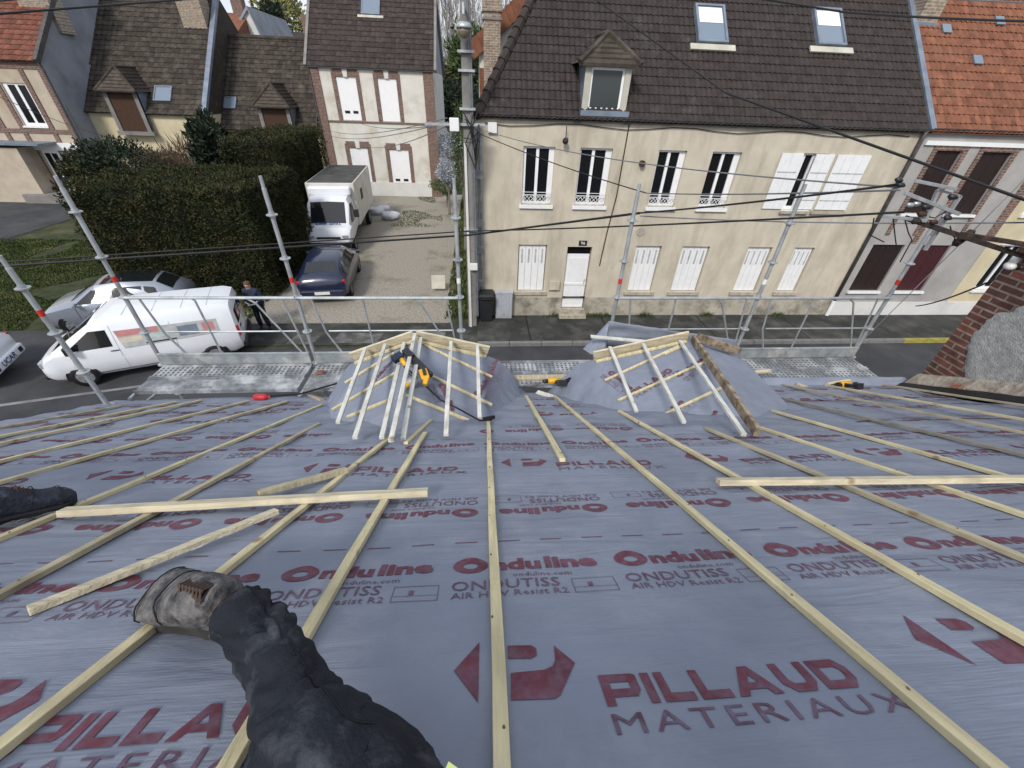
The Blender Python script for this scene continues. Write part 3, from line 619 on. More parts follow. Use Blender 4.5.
def house_f():
    root = empty('yellow_house', (21, YD+3, 0), 'pale yellow rendered house at the right edge beyond the brick pilaster', 'house')
    x0, x1 = 17.31, 29; ze = 5.9; holes = [(17.75, 18.75, 3.7, 5.2), (18.0, 18.9, 1.1, 2.7)]
    mb = MB(); wall_with_holes(mb, x0, x1, .62, ze, holes, YD); mb.build('wall', M['yellowr'], root, fixn=False)
    p = MB(); p.box(x0, x1, YD-.04, YD-.001, 0, .62); p.build('plinth', M['whiter'], root)
    for (a, b, c, d) in holes: glazed_window(root, a, b, c, d, YD, jamb=(.14, .14)); 
    p = MB(); p.box(17.8, 19.0, YD-.05, YD-.002, 2.72, 2.85); p.build('lintel', M['white'], root)
    p = MB(); p.quad((x0, YD+.4, 0), (x1, YD+.4, 0), (x1, YD+.4, 6), (x0, YD+.4, 6)); p.build('interior', M['interior'], root)
house_f()
# house behind D with the orange verge and chimney
def house_g():
    root = empty('gable_house', (3, 23, 0), 'cream gable end with orange verge tiles and tall brick chimney behind the terrace', 'house')
    Y = 21.0; e0 = onY(470, 50, Y); ap = onY(560, -35, Y); x0 = onY(480, 90, Y).x; w_ = MB()
    dx = (ap.x-e0.x)*2
    w_.add([(x0, Y, 0), (e0.x+dx-.3, Y, 0), (e0.x+dx-.3, Y, e0.z), (ap.x, Y, ap.z), (x0, Y, e0.z+.1)], [(0,1,2,3,4)]); w_.quad((x0, Y, 0), (x0, Y, e0.z), (x0, Y+9, e0.z), (x0, Y+9, 0)); w_.build('wall', M['cream'], root, fixn=False)
    p = MB(); p.box(x0-.02, x0+.55, Y-.03, Y-.001, 2, e0.z-.55); p.build('brick_quoin', M['tile_org'], root)
    pts = [(e0.x, Y-.15, e0.z), (ap.x, Y-.15, ap.z)]
    n = 16; v = MB()
    for i in range(n):
        a_ = Vector(pts[0]).lerp(Vector(pts[1]), i/n); b_ = Vector(pts[0]).lerp(Vector(pts[1]), (i+1.05)/n); v.beam(a_+Vector((0, 0, -.05)), b_+Vector((0, 0, -.09)), .12, .55, (-.6, 0, .8), )
    rf = v.build('roof', M['tile_org'], root); r_ = MB(); r_.quad(Vector(pts[0]), Vector(pts[1]), Vector(pts[1])+Vector((0, 9, 0)), Vector(pts[0])+Vector((0, 9, 0))); r_.quad(Vector(pts[1]), (e0.x+dx, Y-.15, e0.z), (e0.x+dx, Y+9, e0.z), Vector(pts[1])+Vector((0, 9, 0))); r_.build('roof_slab', M['tile_org'], rf, fixn=False)
    Yc = 19.5; a_ = onY(484, 70, Yc); b_ = onY(500, 70, Yc); t_ = onY(491, -8, Yc); z17 = onY(491, 17, Yc).z
    c = MB(); c.box(a_.x, b_.x, Yc, Yc+.6, 0, t_.z); c.box(a_.x-.05, b_.x+.05, Yc-.05, Yc+.65, t_.z-.5, t_.z-.1); ch = c.build('chimney', M['brickx'], root); sub(ch)
    c = MB(); c.box(a_.x-.04, b_.x+.04, Yc-.04, Yc+.64, z17-.07, z17); c.build('chimney_band', M['concrete'], ch)
house_g()

# ================================================================== house C: white house at the end of the drive
def house_c():
    Y = 32.2; root = empty('white_house', (-6.6, Y+4, 0), 'narrow white house with brick quoins and closed white shutters at the end of the drive', 'house')
    x0, x1, ze = -10.3, -2.75, 7.3
    wins = [(-8.80, -7.55, 4.55, 6.85), (-6.25, -5.05, 4.55, 6.85), (-8.75, -7.5, .7, 3.0), (-6.1, -4.75, .6, 2.95)]
    mb = MB(); wall_with_holes(mb, x0, x1, .9, ze, [w_ for w_ in wins], Y); mb.quad((x1, Y, 0), (x1, Y+9, 0), (x1, Y+9, ze), (x1, Y, ze)); mb.quad((x0, Y, 0), (x0, Y+9, 0), (x0, Y+9, ze), (x0, Y, ze)); mb.build('wall', M['cream'], root, fixn=False)
    p = MB(); p.box(x0, x1, Y-.06, Y-.002, 0, .9); p.build('plinth', M['whiter'], root)
    p = MB(); p.box(x0-.02, x0+.55, Y-.07, Y+.02, .9, ze); p.build('brick_quoin', M['quoin'], root); p = MB(); p.box(x1-.62, x1+.02, Y-.07, Y+.02, 0, ze); p.build('brick_quoin', M['quoin'], root)
    p = MB(); p.box(x0+.56, x1-.63, Y-.05, Y-.002, 4.42, 4.53); p.build('string_course', M['quoin'], root)
    for i, (a, b, c, d) in enumerate(wins):
        s_ = MB(); s_.box(a+.03, b-.03, Y+.05, Y+.12, c+.02, d-.02); o = s_.build('shutter', M['pvc'], root); sub(o)
        surround(root, a, b, c, d, Y, wd=.23, key=True)
        if i in (0, 3):
            g_ = MB(); zz = c+.38
            for q in (a+.22, (a+b)/2+.12): g_ = MB(); g_.box(q, q+.32, Y+.035, Y+.048, zz, zz+.15); g_.build('vent_slot', M['black'], o)
    gutter(root, x0-.15, x1+.15, Y-.12, ze+.02, r=.09)
    p = MB(); p.tube([(x0-.05, Y-.1, ze), (x0+.02, Y-.08, ze-.4), (x0+.02, Y-.08, .3)], .06, 8); p.build('downpipe', M['gutter'], root)
    pi = R(45); vd = Vector((0, math.cos(pi), math.sin(pi))); ud = Vector((1,0,0)); P = Vector((x0-.12, Y-.2, ze-.02)); W = x1-x0+.3; L = 6.8
    rf = tile_roof(P, ud, vd, W, L, .30, .38, .03).build('roof', M['tile_brown'], root, fixn=False); sub(rf)
    rb = MB(); dn = Vector((0,0,-.02)); q = P+Vector((0, 9.6, 0)); rb.quad(P+dn, P+ud*W+dn, P+ud*W+vd*L+dn, P+vd*L+dn); rb.quad(P+vd*L+dn, P+ud*W+vd*L+dn, q+ud*W, q); rb.add([P+ud*(W-.2)+dn, q+ud*(W-.2), P+ud*(W-.2)+vd*L+dn], [(0,1,2)]); rb.add([P+ud*.15+dn, q+ud*.15, P+ud*.15+vd*L+dn], [(0,1,2)]); rb.build('roof_slab', M['slategrey'], rf, fixn=False)
    v = MB()
    for xx in (P.x, P.x+W): v.beam(Vector((xx, P.y, P.z)), Vector((xx, P.y, P.z))+vd*L, .16, .22, (0,-.7,.7))
    v.build('verge_board', M['concrete'], rf)
    nn = ud.cross(vd); d = ray(371, 6); c = CO+d*((P-CO).dot(nn)/d.dot(nn)); roof_window(root, c, ud, vd, 1.15, 1.5, blind=False)
house_c()
# ================================================================== house B: brown roof, yellow walls, two dormers
def timber_dormer(root, xl, xr, zb, zt, y, ov=.5):
    d = MB(); d.box(xl, xl+.22, y-.04, y+.12, zb, zt); d.box(xr-.22, xr, y-.04, y+.12, zb, zt); d.box(xl-.12, xr+.12, y-.1, y+.12, zb-.2, zb-.002)
    o = d.build('dormer', M['concrete'], root); sub(o)
    s_ = MB(); s_.box(xl+.22, xr-.22, y+.02, y+.08, zb, zt); s_.build('shutter', M['brown'], o)
    ck = MB()
    for xx in (xl, xr): ck.add([(xx, y, zb), (xx, y, zt), (xx, y+1.6, zt)], [(0,1,2)])
    ck.build('cheek', M['zinc'], o, fixn=False)
    xc = (xl+xr)/2; h = (xr-xl)*.60; ap = Vector((xc, y+.5, zt+h)); ab = Vector((xc, y+3.0, zt+h)); e0 = Vector((xl-ov, y-.3, zt-.05)); e1 = Vector((xr+ov, y-.3, zt-.05)); k0 = e0+Vector((0, 2.4, 0)); k1 = e1+Vector((0, 2.4, 0))
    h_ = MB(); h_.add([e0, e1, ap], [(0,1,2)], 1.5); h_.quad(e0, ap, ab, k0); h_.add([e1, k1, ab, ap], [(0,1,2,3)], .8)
    for i in range(1, 7):
        t_ = i/7; h_.beam(e0.lerp(ap, t_), e1.lerp(ap, t_), .05, .05); h_.beam(e1.lerp(ap, t_), k1.lerp(ab, t_), .05, .06)
    for a_, b_ in ((e0, ap), (e1, ap), (ap, ab), (e0, e1)): h_.tube([a_, b_], .07, 6)
    h_.build('dormer_roof', M['tile_grey'], o, fixn=False)
def house_b():
    root = empty('cottage', (-19, 34, 0), 'long yellow walled cottage with two brown tiled roofs, shuttered dormers and small skylights', 'house')
    Y1 = 31.0; a = onY(75, 108, Y1); b = onY(206, 118, Y1); x0, x1, z1 = a.x-.95, b.x, (a.z+b.z)/2
    Y2 = 32.4; c = onY(212, 128, Y2); d = onY(318, 132, Y2); z2 = (c.z+d.z)/2; x2, x3 = x1+.02, d.x
    w_ = MB(); w_.box(x0, x1, Y1, Y1+9, 0, z1); w_.box(x2, x3, Y2, Y2+8, 0, z2); w_.build('wall', M['yellowr'], root)
    t = MB()
    for px in (232, 262): p_ = onY(px, 150, Y2); t.box(p_.x-.12, p_.x+.12, Y2-.05, Y2-.002, 0, z2-.1)
    t.box(x2, x3, Y2-.05, Y2-.003, z2-.4, z2-.15); t.build('timber_band', M['brown'], root)
    gutter(root, x0, x1, Y1-.15, z1+.02, r=.08); gutter(root, x2, x3, Y2-.15, z2+.02, r=.08)
    pi = R(45); vd = Vector((0, math.cos(pi), math.sin(pi))); ud = Vector((1,0,0)); nn = ud.cross(vd)
    P = Vector((x0, Y1-.25, z1-.03)); W = x1-x0; L = 9.0
    rf = tile_roof(P, ud, vd, W, L, .30, .36, .035, jit=.35).build('roof', M['tile_grey'], root, fixn=False); sub(rf)
    rb = MB(); dn = nn*-.02; q = P+Vector((0, 12.7, 0)); rb.quad(P+dn, P+ud*W+dn, P+ud*W+vd*L+dn, P+vd*L+dn); rb.quad(P+vd*L+dn, P+ud*W+vd*L+dn, q+ud*W, q); rb.add([P+dn+ud*W, q+ud*W, P+vd*L+dn+ud*W], [(0,1,2)]); rb.build('roof_slab', M['tile_grey'], rf, fixn=False)
    v = MB(); v.beam(P+ud*(W+.05), P+ud*(W+.05)+vd*L, .28, .2, nn); v.build('verge_flashing', M['zinc'], rf)
    v = MB(); v.beam(P+ud*.05, P+ud*.05+vd*L, .3, .22, nn); v.build('verge_flashing', M['zinc'], rf)
    P2 = Vector((x2, Y2-.25, z2-.03)); W2 = x3-x2; L2 = (onY(255, 38, 37.5).z - P2.z)/math.sin(pi)
    rg = tile_roof(P2, ud, vd, W2, L2, .30, .36, .035, jit=.35).build('roof', M['tile_grey'], root, fixn=False); sub(rg)
    rb = MB(); q = P2+Vector((0, L2*1.414, 0)); rb.quad(P2+dn, P2+ud*W2+dn, P2+ud*W2+vd*L2+dn, P2+vd*L2+dn); rb.quad(P2+vd*L2+dn, P2+ud*W2+vd*L2+dn, q+ud*W2, q); rb.build('roof_slab', M['tile_grey'], rg, fixn=False)
    v = MB(); v.tube([P2+vd*L2, P2+vd*L2+ud*W2], .15, 8); v.build('ridge_tiles', M['tile_grey'], rg)
    def rp(PP, px, py): dd = ray(px, py); return CO+dd*((PP-CO).dot(nn)/dd.dot(nn))
    roof_window(root, rp(P, 164, 95), ud, vd, 1.0, 1.05, False, sill=False); roof_window(root, rp(P2, 231, 104), ud, vd, .75, .85, False, sill=False)
    l_, r_ = onY(104, 90, Y1-.1), onY(139, 90, Y1-.1); timber_dormer(root, l_.x, r_.x-.1, onY(135, 131, Y1-.1).z, onY(120, 90, Y1-.1).z, Y1-.32, .18)
    l_, r_ = onY(258, 106, Y2-.1), onY(291, 106, Y2-.1); timber_dormer(root, l_.x, r_.x-.1, onY(280, 140, Y2-.1).z, onY(272, 106, Y2-.1).z, Y2-.32, .18)
    cc = rp(P, 200, 26); ch = MB(); ch.box(cc.x-.9, cc.x+.5, cc.y-.2, cc.y+.9, cc.z-1, cc.z+2.6); ch.build('chimney', M['brickx'], root)
house_b()
# ================================================================== house A: far left
def house_a():
    Y = 29.5; root = empty('timbered_house', (-27, Y+3, 0), 'peach rendered house with brick bands, white windows and red-brown tiled roof at the left edge', 'house')
    e_ = onY(38, 61, Y); x1, ze = e_.x+.1, e_.z; x0 = x1-16
    W1 = (onY(12, 100, Y).x-.1, onY(29, 100, Y).x+.25, onY(38, 126, Y).z, onY(18, 83, Y).z); W2 = (onY(57, 162, Y).x-.5, onY(57, 162, Y).x+.65, onY(60, 173, Y).z-.2, onY(55, 152, Y).z)
    W3 = (onY(-25, 110, Y).x-.4, onY(-25, 110, Y).x+.8, W1[2], W1[3])
    mb = MB(); wall_with_holes(mb, x0, x1, 0, ze, [W1, W2, W3], Y); mb.build('wall', M['peach'], root, fixn=False); sw = MB(); sw.quad((x1, Y, 0), (x1, Y+9, 0), (x1, Y+9, ze), (x1, Y, ze)); sw.build('side_wall', M['slategrey'], root, fixn=False)
    p = MB(); p.quad((x0, Y+.3, 0), (x1-.1, Y+.3, 0), (x1-.1, Y+.3, ze), (x0, Y+.3, ze)); p.build('interior', M['interior'], root)
    b = MB()
    for xx in (x1-.35, W1[0]-.3, W1[1]+.05, W3[0]-.3, W3[1]+.05): b.box(xx, xx+.24, Y-.05, Y-.002, 0 if xx > W1[0]-3 else 3, ze-.3)
    b.box(x0, x1, Y-.055, Y-.052, W1[2]-.35, W1[2]-.15); b.box(x0, x1, Y-.055, Y-.004, ze-.35, ze-.05); b.build('brick_band', M['quoin'], root)
    p = MB(); p.box(W2[0]-1.6, x1-.3, Y-.16, Y-.06, W2[3]+.1, W2[3]+.5); p.build('canopy_board', M['white'], root)
    for w_ in (W1, W2, W3): glazed_window(root, *w_, Y-.02, jamb=(.22, .1), fr=.09)
    # entrance porch
    q = onZ(50, 195); P0 = MB(); px = onY(20, 160, Y-1.6)
    P0.box(px.x-1.2, px.x+1.6, Y-1.5, Y-.06, 0, .5); P0.build('porch_steps', M['concrete'], root, bevel=.03)
    P0 = MB(); P0.box(px.x-6, px.x-.2, Y-1.2, Y-.06, 0, 2.9); P0.build('porch_wall', M['peach'], root)
    P0 = MB(); P0.beam((px.x-6.2, Y-.7, 3.1), (px.x+1.2, Y-.7, 3.1), 1.4, .1); P0.build('porch_roof', M['zinc'], root)
    d = MB(); d.box(px.x+.1, px.x+1.0, Y-.12, Y-.06, .5, 2.75); dd = d.build('door', M['pvc'], root); sub(dd); d = MB(); d.box(px.x+.22, px.x+.5, Y-.14, Y-.125, 1.1, 2.55); d.box(px.x+.6, px.x+.88, Y-.14, Y-.125, 1.1, 2.55); d.build('pane', M['glass'], dd)
    gutter(root, x0, x1, Y-.15, ze+.02, r=.08); p = MB(); p.tube([(x1-.05, Y-.15, ze), (x1, Y-.1, ze-.4), (x1, Y-.1, .2)], .06, 8); p.build('downpipe', M['gutter'], root)
    pi = R(42); vd = Vector((0, math.cos(pi), math.sin(pi))); ud = Vector((1,0,0)); P = Vector((x0, Y-.25, ze-.03)); W = x1-x0; L = 7.5; nn = ud.cross(vd)
    rf = tile_roof(P, ud, vd, W, L, .26, .34, .03).build('roof', M['tile_red'], root, fixn=False); sub(rf)
    rb = MB(); dn = nn*-.02; q = P+Vector((0, 11, 0)); rb.quad(P+dn, P+ud*W+dn, P+ud*W+vd*L+dn, P+vd*L+dn); rb.quad(P+vd*L+dn, P+ud*W+vd*L+dn, q+ud*W, q); rb.build('roof_slab', M['tile_red'], rf, fixn=False)
    rb = MB(); rb.add([P+ud*(W-.1)+dn, q+ud*(W-.1), P+ud*(W-.1)+vd*L+dn], [(0,1,2)]); rb.build('gable', M['slategrey'], root, fixn=False)
    v = MB(); v.beam(P+ud*W, P+ud*W+vd*L, .2, .24, nn); v.build('verge_board', M['gutter'], rf)
    dd = ray(28, 8); c = CO+dd*((P-CO).dot(nn)/dd.dot(nn)); ch = MB(); ch.box(c.x-.4, c.x+1.2, c.y, c.y+1, c.z-1, c.z+2.5); ch.build('chimney', M['brickx'], root)
    # tall grey gable wall between the houses
    w_ = MB(); Yb = 31.2; a_ = onY(72, 108, 29.9); t0 = onY(45, 60, 29.9)
    w_.add([(x1+.03, 29.7, 0), (a_.x-.2, 29.7, 0), (a_.x-.2, 29.7, 4.5), (x1+.03, 29.7, 5.0)], [(0,1,2,3)])
    xg = a_.x-.22; w_.add([(xg, 29.9, 0), (xg, 40, 0), (xg, 40, 12), (xg, 37, 13), (xg, 29.9, 5.2)], [(0,1,2,3,4)])
    w_.build('party_wall', M['slategrey'], root, fixn=False)
house_a()
# far houses over the roofs
def far_house(px0, px1, pyt, pye, Y, wm, rm, label, gable=True):
    a_ = onY(px0, pye, Y); b_ = onY(px1, pye, Y); t_ = onY((px0+px1)/2, pyt, Y); root = empty('far_house', ((a_.x+b_.x)/2, Y, 0), label, 'house')
    w_ = MB(); zc = (a_.z+b_.z)/2
    if gable:
        w_.add([(a_.x, Y, 0), (b_.x, Y, 0), (b_.x, Y, zc), (t_.x, Y, t_.z), (a_.x, Y, zc)], [(0,1,2,3,4)]); w_.quad((a_.x, Y, 0), (a_.x, Y, zc), (a_.x, Y+9, zc), (a_.x, Y+9, 0)); w_.quad((b_.x, Y, 0), (b_.x, Y, zc), (b_.x, Y+9, zc), (b_.x, Y+9, 0)); w_.build('wall', M[wm], root, fixn=False)
        r_ = MB()
        for q in (a_, b_): r_.add([(q.x, Y-.2, zc), (t_.x, Y-.2, t_.z), (t_.x, Y+9, t_.z), (q.x, Y+9, zc), (q.x, Y-.2, zc-.25), (t_.x, Y-.2, t_.z-.25)], [(0,1,2,3), (0,1,5,4)])
        r_.build('roof', M[rm], root, fixn=False)
    else:
        w_.box(a_.x, b_.x, Y, Y+8, 0, zc); w_.build('wall', M[wm], root); r_ = MB(); r_.quad((a_.x, Y-.3, zc), (b_.x, Y-.3, zc), (b_.x, Y+4, t_.z), (a_.x, Y+4, t_.z)); r_.quad((a_.x, Y+8.3, zc), (b_.x, Y+8.3, zc), (b_.x, Y+4, t_.z), (a_.x, Y+4, t_.z)); r_.add([(b_.x, Y-.3, zc), (b_.x, Y+8.3, zc), (b_.x, Y+4, t_.z)], [(0,1,2)]); r_.build('roof', M[rm], root, fixn=False)
        c_ = MB(); c_.box(b_.x-1.2, b_.x-.3, Y+3.5, Y+4.4, zc, t_.z+1.6); c_.build('chimney', M['quoin'], root)
far_house(232, 262, 6, 36, 50, 'whiter', 'slategrey', 'white pointed gable far behind the cottage')
far_house(208, 236, 6, 36, 47, 'whiter', 'tile_org', 'orange roofed house with chimney far behind the cottage', False)
far_house(258, 306, 28, 40, 62, 'cream', 'tile_brown', 'low brown roofed house far behind beside the bare trees', False)
# ================================================================== our own roof: the house being re-roofed
XL, XR, SE = -4.62, 9.0, 5.38
def wr(x, s):
    """creases of the loose sheet; flat where the camera sits, livelier towards the eaves and around the dormers"""
    a_ = .0025 + .015*min(1, max(0, (s-1.2)/2.6))
    v = noise.noise(Vector((x*1.1, s*3.0, 1)))*a_*1.2 + noise.noise(Vector((x*3.3+s*2, s*6, 5)))*a_*.7
    for dx in (-.72, 2.5):
        d = math.hypot((x-dx)*.9, (s-3.4)*.7); k = math.exp(-d*d*.55)
        v += k*.022*noise.noise(Vector((x*3.5, s*3.0, 9)))
    if s > 4.7: v += (s-4.7)*(.045*noise.noise(Vector((x*1.7, 0, 3)))+.02)
    if x > 3.2 and s > 4.3: v += (s-4.3)*.10*min(1, (x-3.2)/.6)*min(1, max(0, (6.2-x)/.8))
    return v
def RW(x, s, o=0): return RP(x, s, o + wr(x, s))
house = empty('house_under_repair', (1, 2, 0), 'low house we stand on, its roof stripped to blue-grey printed underlay with pine battens', 'house')
def build_underlay():
    mb = MB(); xs = []; x = XL
    while x < XR: xs.append(x); x += .05 if -3.5 < x < 5.5 else .12
    xs.append(XR); ss = []; s = -.55
    while s < SE: ss.append(s); s += .05
    ss.append(SE)
    V = [RW(x, s, -.001) for s in ss for x in xs]; n = len(xs)
    Fc = [(j*n+i, j*n+i+1, (j+1)*n+i+1, (j+1)*n+i) for j in range(len(ss)-1) for i in range(n-1)]
    mb.add(V, Fc)
    # the far pitch, hung edges
    B = RP(0, -.55); back = MB()
    mb.quad(RP(XL, -.55, -.002), RP(XR, -.55, -.002), Vector((XR, B.y-4.5, B.z-2.5)), Vector((XL, B.y-4.5, B.z-2.5)))
    o = mb.build('underlay', M['membrane'], house, smooth=True, fixn=False); return sub(o)
underlay = build_underlay()
w_ = MB(); ye = RP(0, SE).y; yb = RP(0, -.55).y-4.5; ze_ = zroof(ye)-.06
w_.add([(XL+.03, ye-.15, 0), (XL+.03, yb+.1, 0), (XL+.03, yb+.1, ze_), (XL+.03, RP(0,-.55).y, RP(0,-.55).z-.08), (XL+.03, ye-.15, ze_)], [(0,1,2,3,4)])
w_.quad((XL, ye-.15, 0), (XR, ye-.15, 0), (XR, ye-.15, ze_-.02), (XL, ye-.15, ze_-.02)); w_.quad((XL, yb+.1, 0), (XR, yb+.1, 0), (XR, yb+.1, ze_), (XL, yb+.1, ze_)); w_.quad((XR-.03, ye-.15, 0), (XR-.03, yb, 0), (XR-.03, yb, ze_), (XR-.03, ye-.15, ze_))
w_.build('wall', M['cream'], house, fixn=False)
f_ = MB(); f_.beam((XL, ye-.02, zroof(ye)-.09), (XR, ye-.02, zroof(ye)-.09), .03, .14); f_.build('fascia', M['oldwood'], house)
f_ = MB(); f_.beam(RP(XL+.01, -.5, -.06), RP(XL+.01, SE, -.06), .03, .1, SN); f_.build('verge_board', M['oldwood'], house)

# ---- printing on the sheets
def DORM(x, s): return (-1.95 < x < .55 and s > 3.05+abs(x+.7)*.45) or (1.15 < x < 3.75 and s > 2.95+abs(x-2.45)*.45)
def stroke_letters():
    t, h = .30, .27
    Lt = {}
    Lt['P'] = (1.25, [[(0,0),(t,0),(t,1),(0,1)], [(t,1-h),(.95,1-h),(1.25,1-h*.2),(1.12,1),(t,1)], [(.95,1-h),(1.25,1-h*.2),(1.25,.45),(.95,.5)], [(t,.25),(1.1,.25),(1.25,.45),(.95,.5),(t,.5)]])
    Lt['I'] = (t, [[(0,0),(t,0),(t,1),(0,1)]])
    Lt['L'] = (1.05, [[(0,0),(t,0),(t,1),(0,1)], [(t,0),(1.05,0),(1.05,h),(t,h)]])
    Lt['A'] = (1.5, [[(0,0),(.34,0),(.92,1),(.58,1)], [(.92,1),(.58,1),(1.16,0),(1.5,0)], [(.34,.2),(1.16,.2),(1.05,.42),(.45,.42)]])
    Lt['U'] = (1.2, [[(0,.3),(t,.4),(t,1),(0,1)], [(0,.3),(t,.4),(.42,h),(.3,0)], [(.3,0),(.42,h),(.82,h),(.95,0)], [(.95,0),(.82,h),(1.2-t,.4),(1.2,.3)], [(1.2,.3),(1.2-t,.4),(1.2-t,1),(1.2,1)]])
    Lt['D'] = (1.25, [[(0,0),(t,0),(t,1),(0,1)], [(t,1-h),(.85,1-h),(1.0,1),(t,1)], [(t,0),(1.0,0),(.85,h),(t,h)], [(.85,1-h),(1.0,1),(1.25,.7),(.97,.6)], [(.85,h),(1.0,0),(1.25,.3),(.97,.4)], [(.97,.4),(1.25,.3),(1.25,.7),(.97,.6)]])
    return Lt
LET = stroke_letters()
LOGO = []
_lo = rs(452, 715); 
for poly in ([(40,590),(128,460),(122,738)], [(225,480),(305,480),(322,495),(325,525),(305,540),(225,540)], [(235,605),(235,727),(385,722),(405,705)], [(235,605),(405,705),(455,560),(350,592)], [(350,592),(455,560),(383,480),(388,545),(378,575)]):
    LOGO.append([(lambda q: (q[0]-_lo[0], q[1]-.762))(rs(440+a_*.29297, 543+b_*.2197)) for a_, b_ in poly])
class Printer:
    def __init__(s, fn, okf): s.fn = fn; s.ok = okf; s.bold = MB(); s.thin = MB()
    def poly(s, mb, pts, fs=None):
        if fs is None: fs = [tuple(range(len(pts)))]
        if pts and s.ok(*pts[0]) and s.ok(*pts[-1]): mb.add([s.fn(a_, b_) for a_, b_ in pts], fs)
    def text(s, mb, t, x, y, wd, ht, dr, **k):
        vs_, fs = textmesh(t, **k); s.poly(mb, [(x+dr*a_*wd, y+dr*b_*ht) for a_, b_ in vs_], fs)
    def ondu(s, x, y, dr, k=1):
        """one repeat of the roll's edge print; dr = -1 prints it upside down"""
        W = .51*k; n = 26; O = []
        for i in range(n): a_ = 2*math.pi*i/n; O.append((a_, 1))
        cx, cy = x+dr*.058*k, y+dr*.040*k; oo = [(cx+dr*.060*k*math.cos(a_), cy+dr*.043*k*math.sin(a_)+dr*.008*k*max(0, math.sin(a_))**6) for a_, _ in O]; ii = [(cx+dr*.026*k*math.cos(a_), cy-dr*.002+dr*.017*k*math.sin(a_)) for a_, _ in O]
        s.poly(s.bold, oo+ii, [(i, (i+1) % n, n+(i+1) % n, n+i) for i in range(n)])
        s.text(s.bold, 'ndu', x+dr*.128*k, y+dr*.005, .175*k, .068*k, dr, bold=.045, res=2)
        s.text(s.bold, 'line', x+dr*.318*k, y+dr*.008, .185*k, .070*k, dr, bold=.045, res=2)
        s.text(s.thin, 'onduline.com', x+dr*.2*k, y-dr*.034*k, .20*k, .022*k, dr, res=1)
        s.text(s.thin, 'ONDUTISS', x+dr*.0*k, y-dr*.092*k, .35*k, .046*k, dr, res=2, bold=.004)
        s.text(s.thin, 'AIR HDV Resist R2', x+dr*.0*k, y-dr*.130*k, .37*k, .028*k, dr, res=1)
        x0, x1, y0, y1 = x+dr*.39*k, x+dr*.53*k, y-dr*.13*k, y-dr*.06*k; t = .0022
        for (a0, a1, b0, b1) in ((x0, x1, y0, y0+t), (x0, x1, y1, y1+t), (x0, x0+t, y0, y1), (x1, x1+t, y0, y1), (x0+dr*.05, x0+dr*.065, y0+dr*.03, y0+dr*.05), (x0, x1, (y0+y1)/2-dr*.01, (y0+y1)/2-dr*.01+t*.7)):
            s.poly(s.thin, [(a0, b0), (a1, b0), (a1, b1), (a0, b1)])
    def pill(s, x, y, dr, k=1, logo=True):
        cx = 0; sc_ = .078*k; adv = .60/ (1.25+.3+1.05+1.05+1.5+1.2+1.25+6*.17)
        for ch in 'PILLAUD':
            wd, ps = LET[ch]
            for p in ps: s.poly(s.bold, [(x+dr*(cx+a_)*adv*k, y+dr*b_*sc_) for a_, b_ in p])
            cx += wd+.17
        s.text(s.thin, 'MATERIAUX', x, y-dr*.062*k, .66*k, .044*k, dr, res=2, spacing=1.25)
        if logo:
            for p in LOGO: s.poly(s.bold, [(x+dr*(-.33+a_)*k, y+dr*(.012+b_)*k) for a_, b_ in p])
pr = Printer(lambda x, s: RW(x, s, .0013), lambda x, s: XL+.1 < x < XR-.2 and -.45 < s < SE-.12 and not DORM(x, s))
PER = 1.55
def row(fn, s, x0, pitch):
    x = x0
    while x < 8.5: fn(x, s); x += pitch
def clear_of(x): return True
for q in range(0, 3):
    o_ = q*PER; j = random.uniform(-.02, .02) if q else 0; xo = (0, .12, .33)[q]
    row(lambda x, s: pr.pill(x, s, 1), .755+o_+q*.02, .262-1.205*5+xo*1.6, 1.205)
    row(lambda x, s: pr.ondu(x, s, 1), 1.275+o_, -.105-.572*9+xo, .572)
    row(lambda x, s: pr.ondu(x, s, -1), 1.785+o_, .575-.60*9+xo, .60)
row(lambda x, s: pr.pill(x, s, -1), 4.55, -4.2, 1.137)
x = -4.4
while x < 8:        # lap marks
    for s_ in (1.47, 1.47+PER, 1.47+2*PER): pr.poly(pr.bold, [(x, s_), (x+.085, s_), (x+.085, s_+.0045), (x, s_+.0045)])
    x += .165
pb = pr.bold.build('printed_lettering', M['print'], underlay, fixn=False); pt = pr.thin.build('printed_small_lettering', M['print_thin'], underlay, fixn=False)

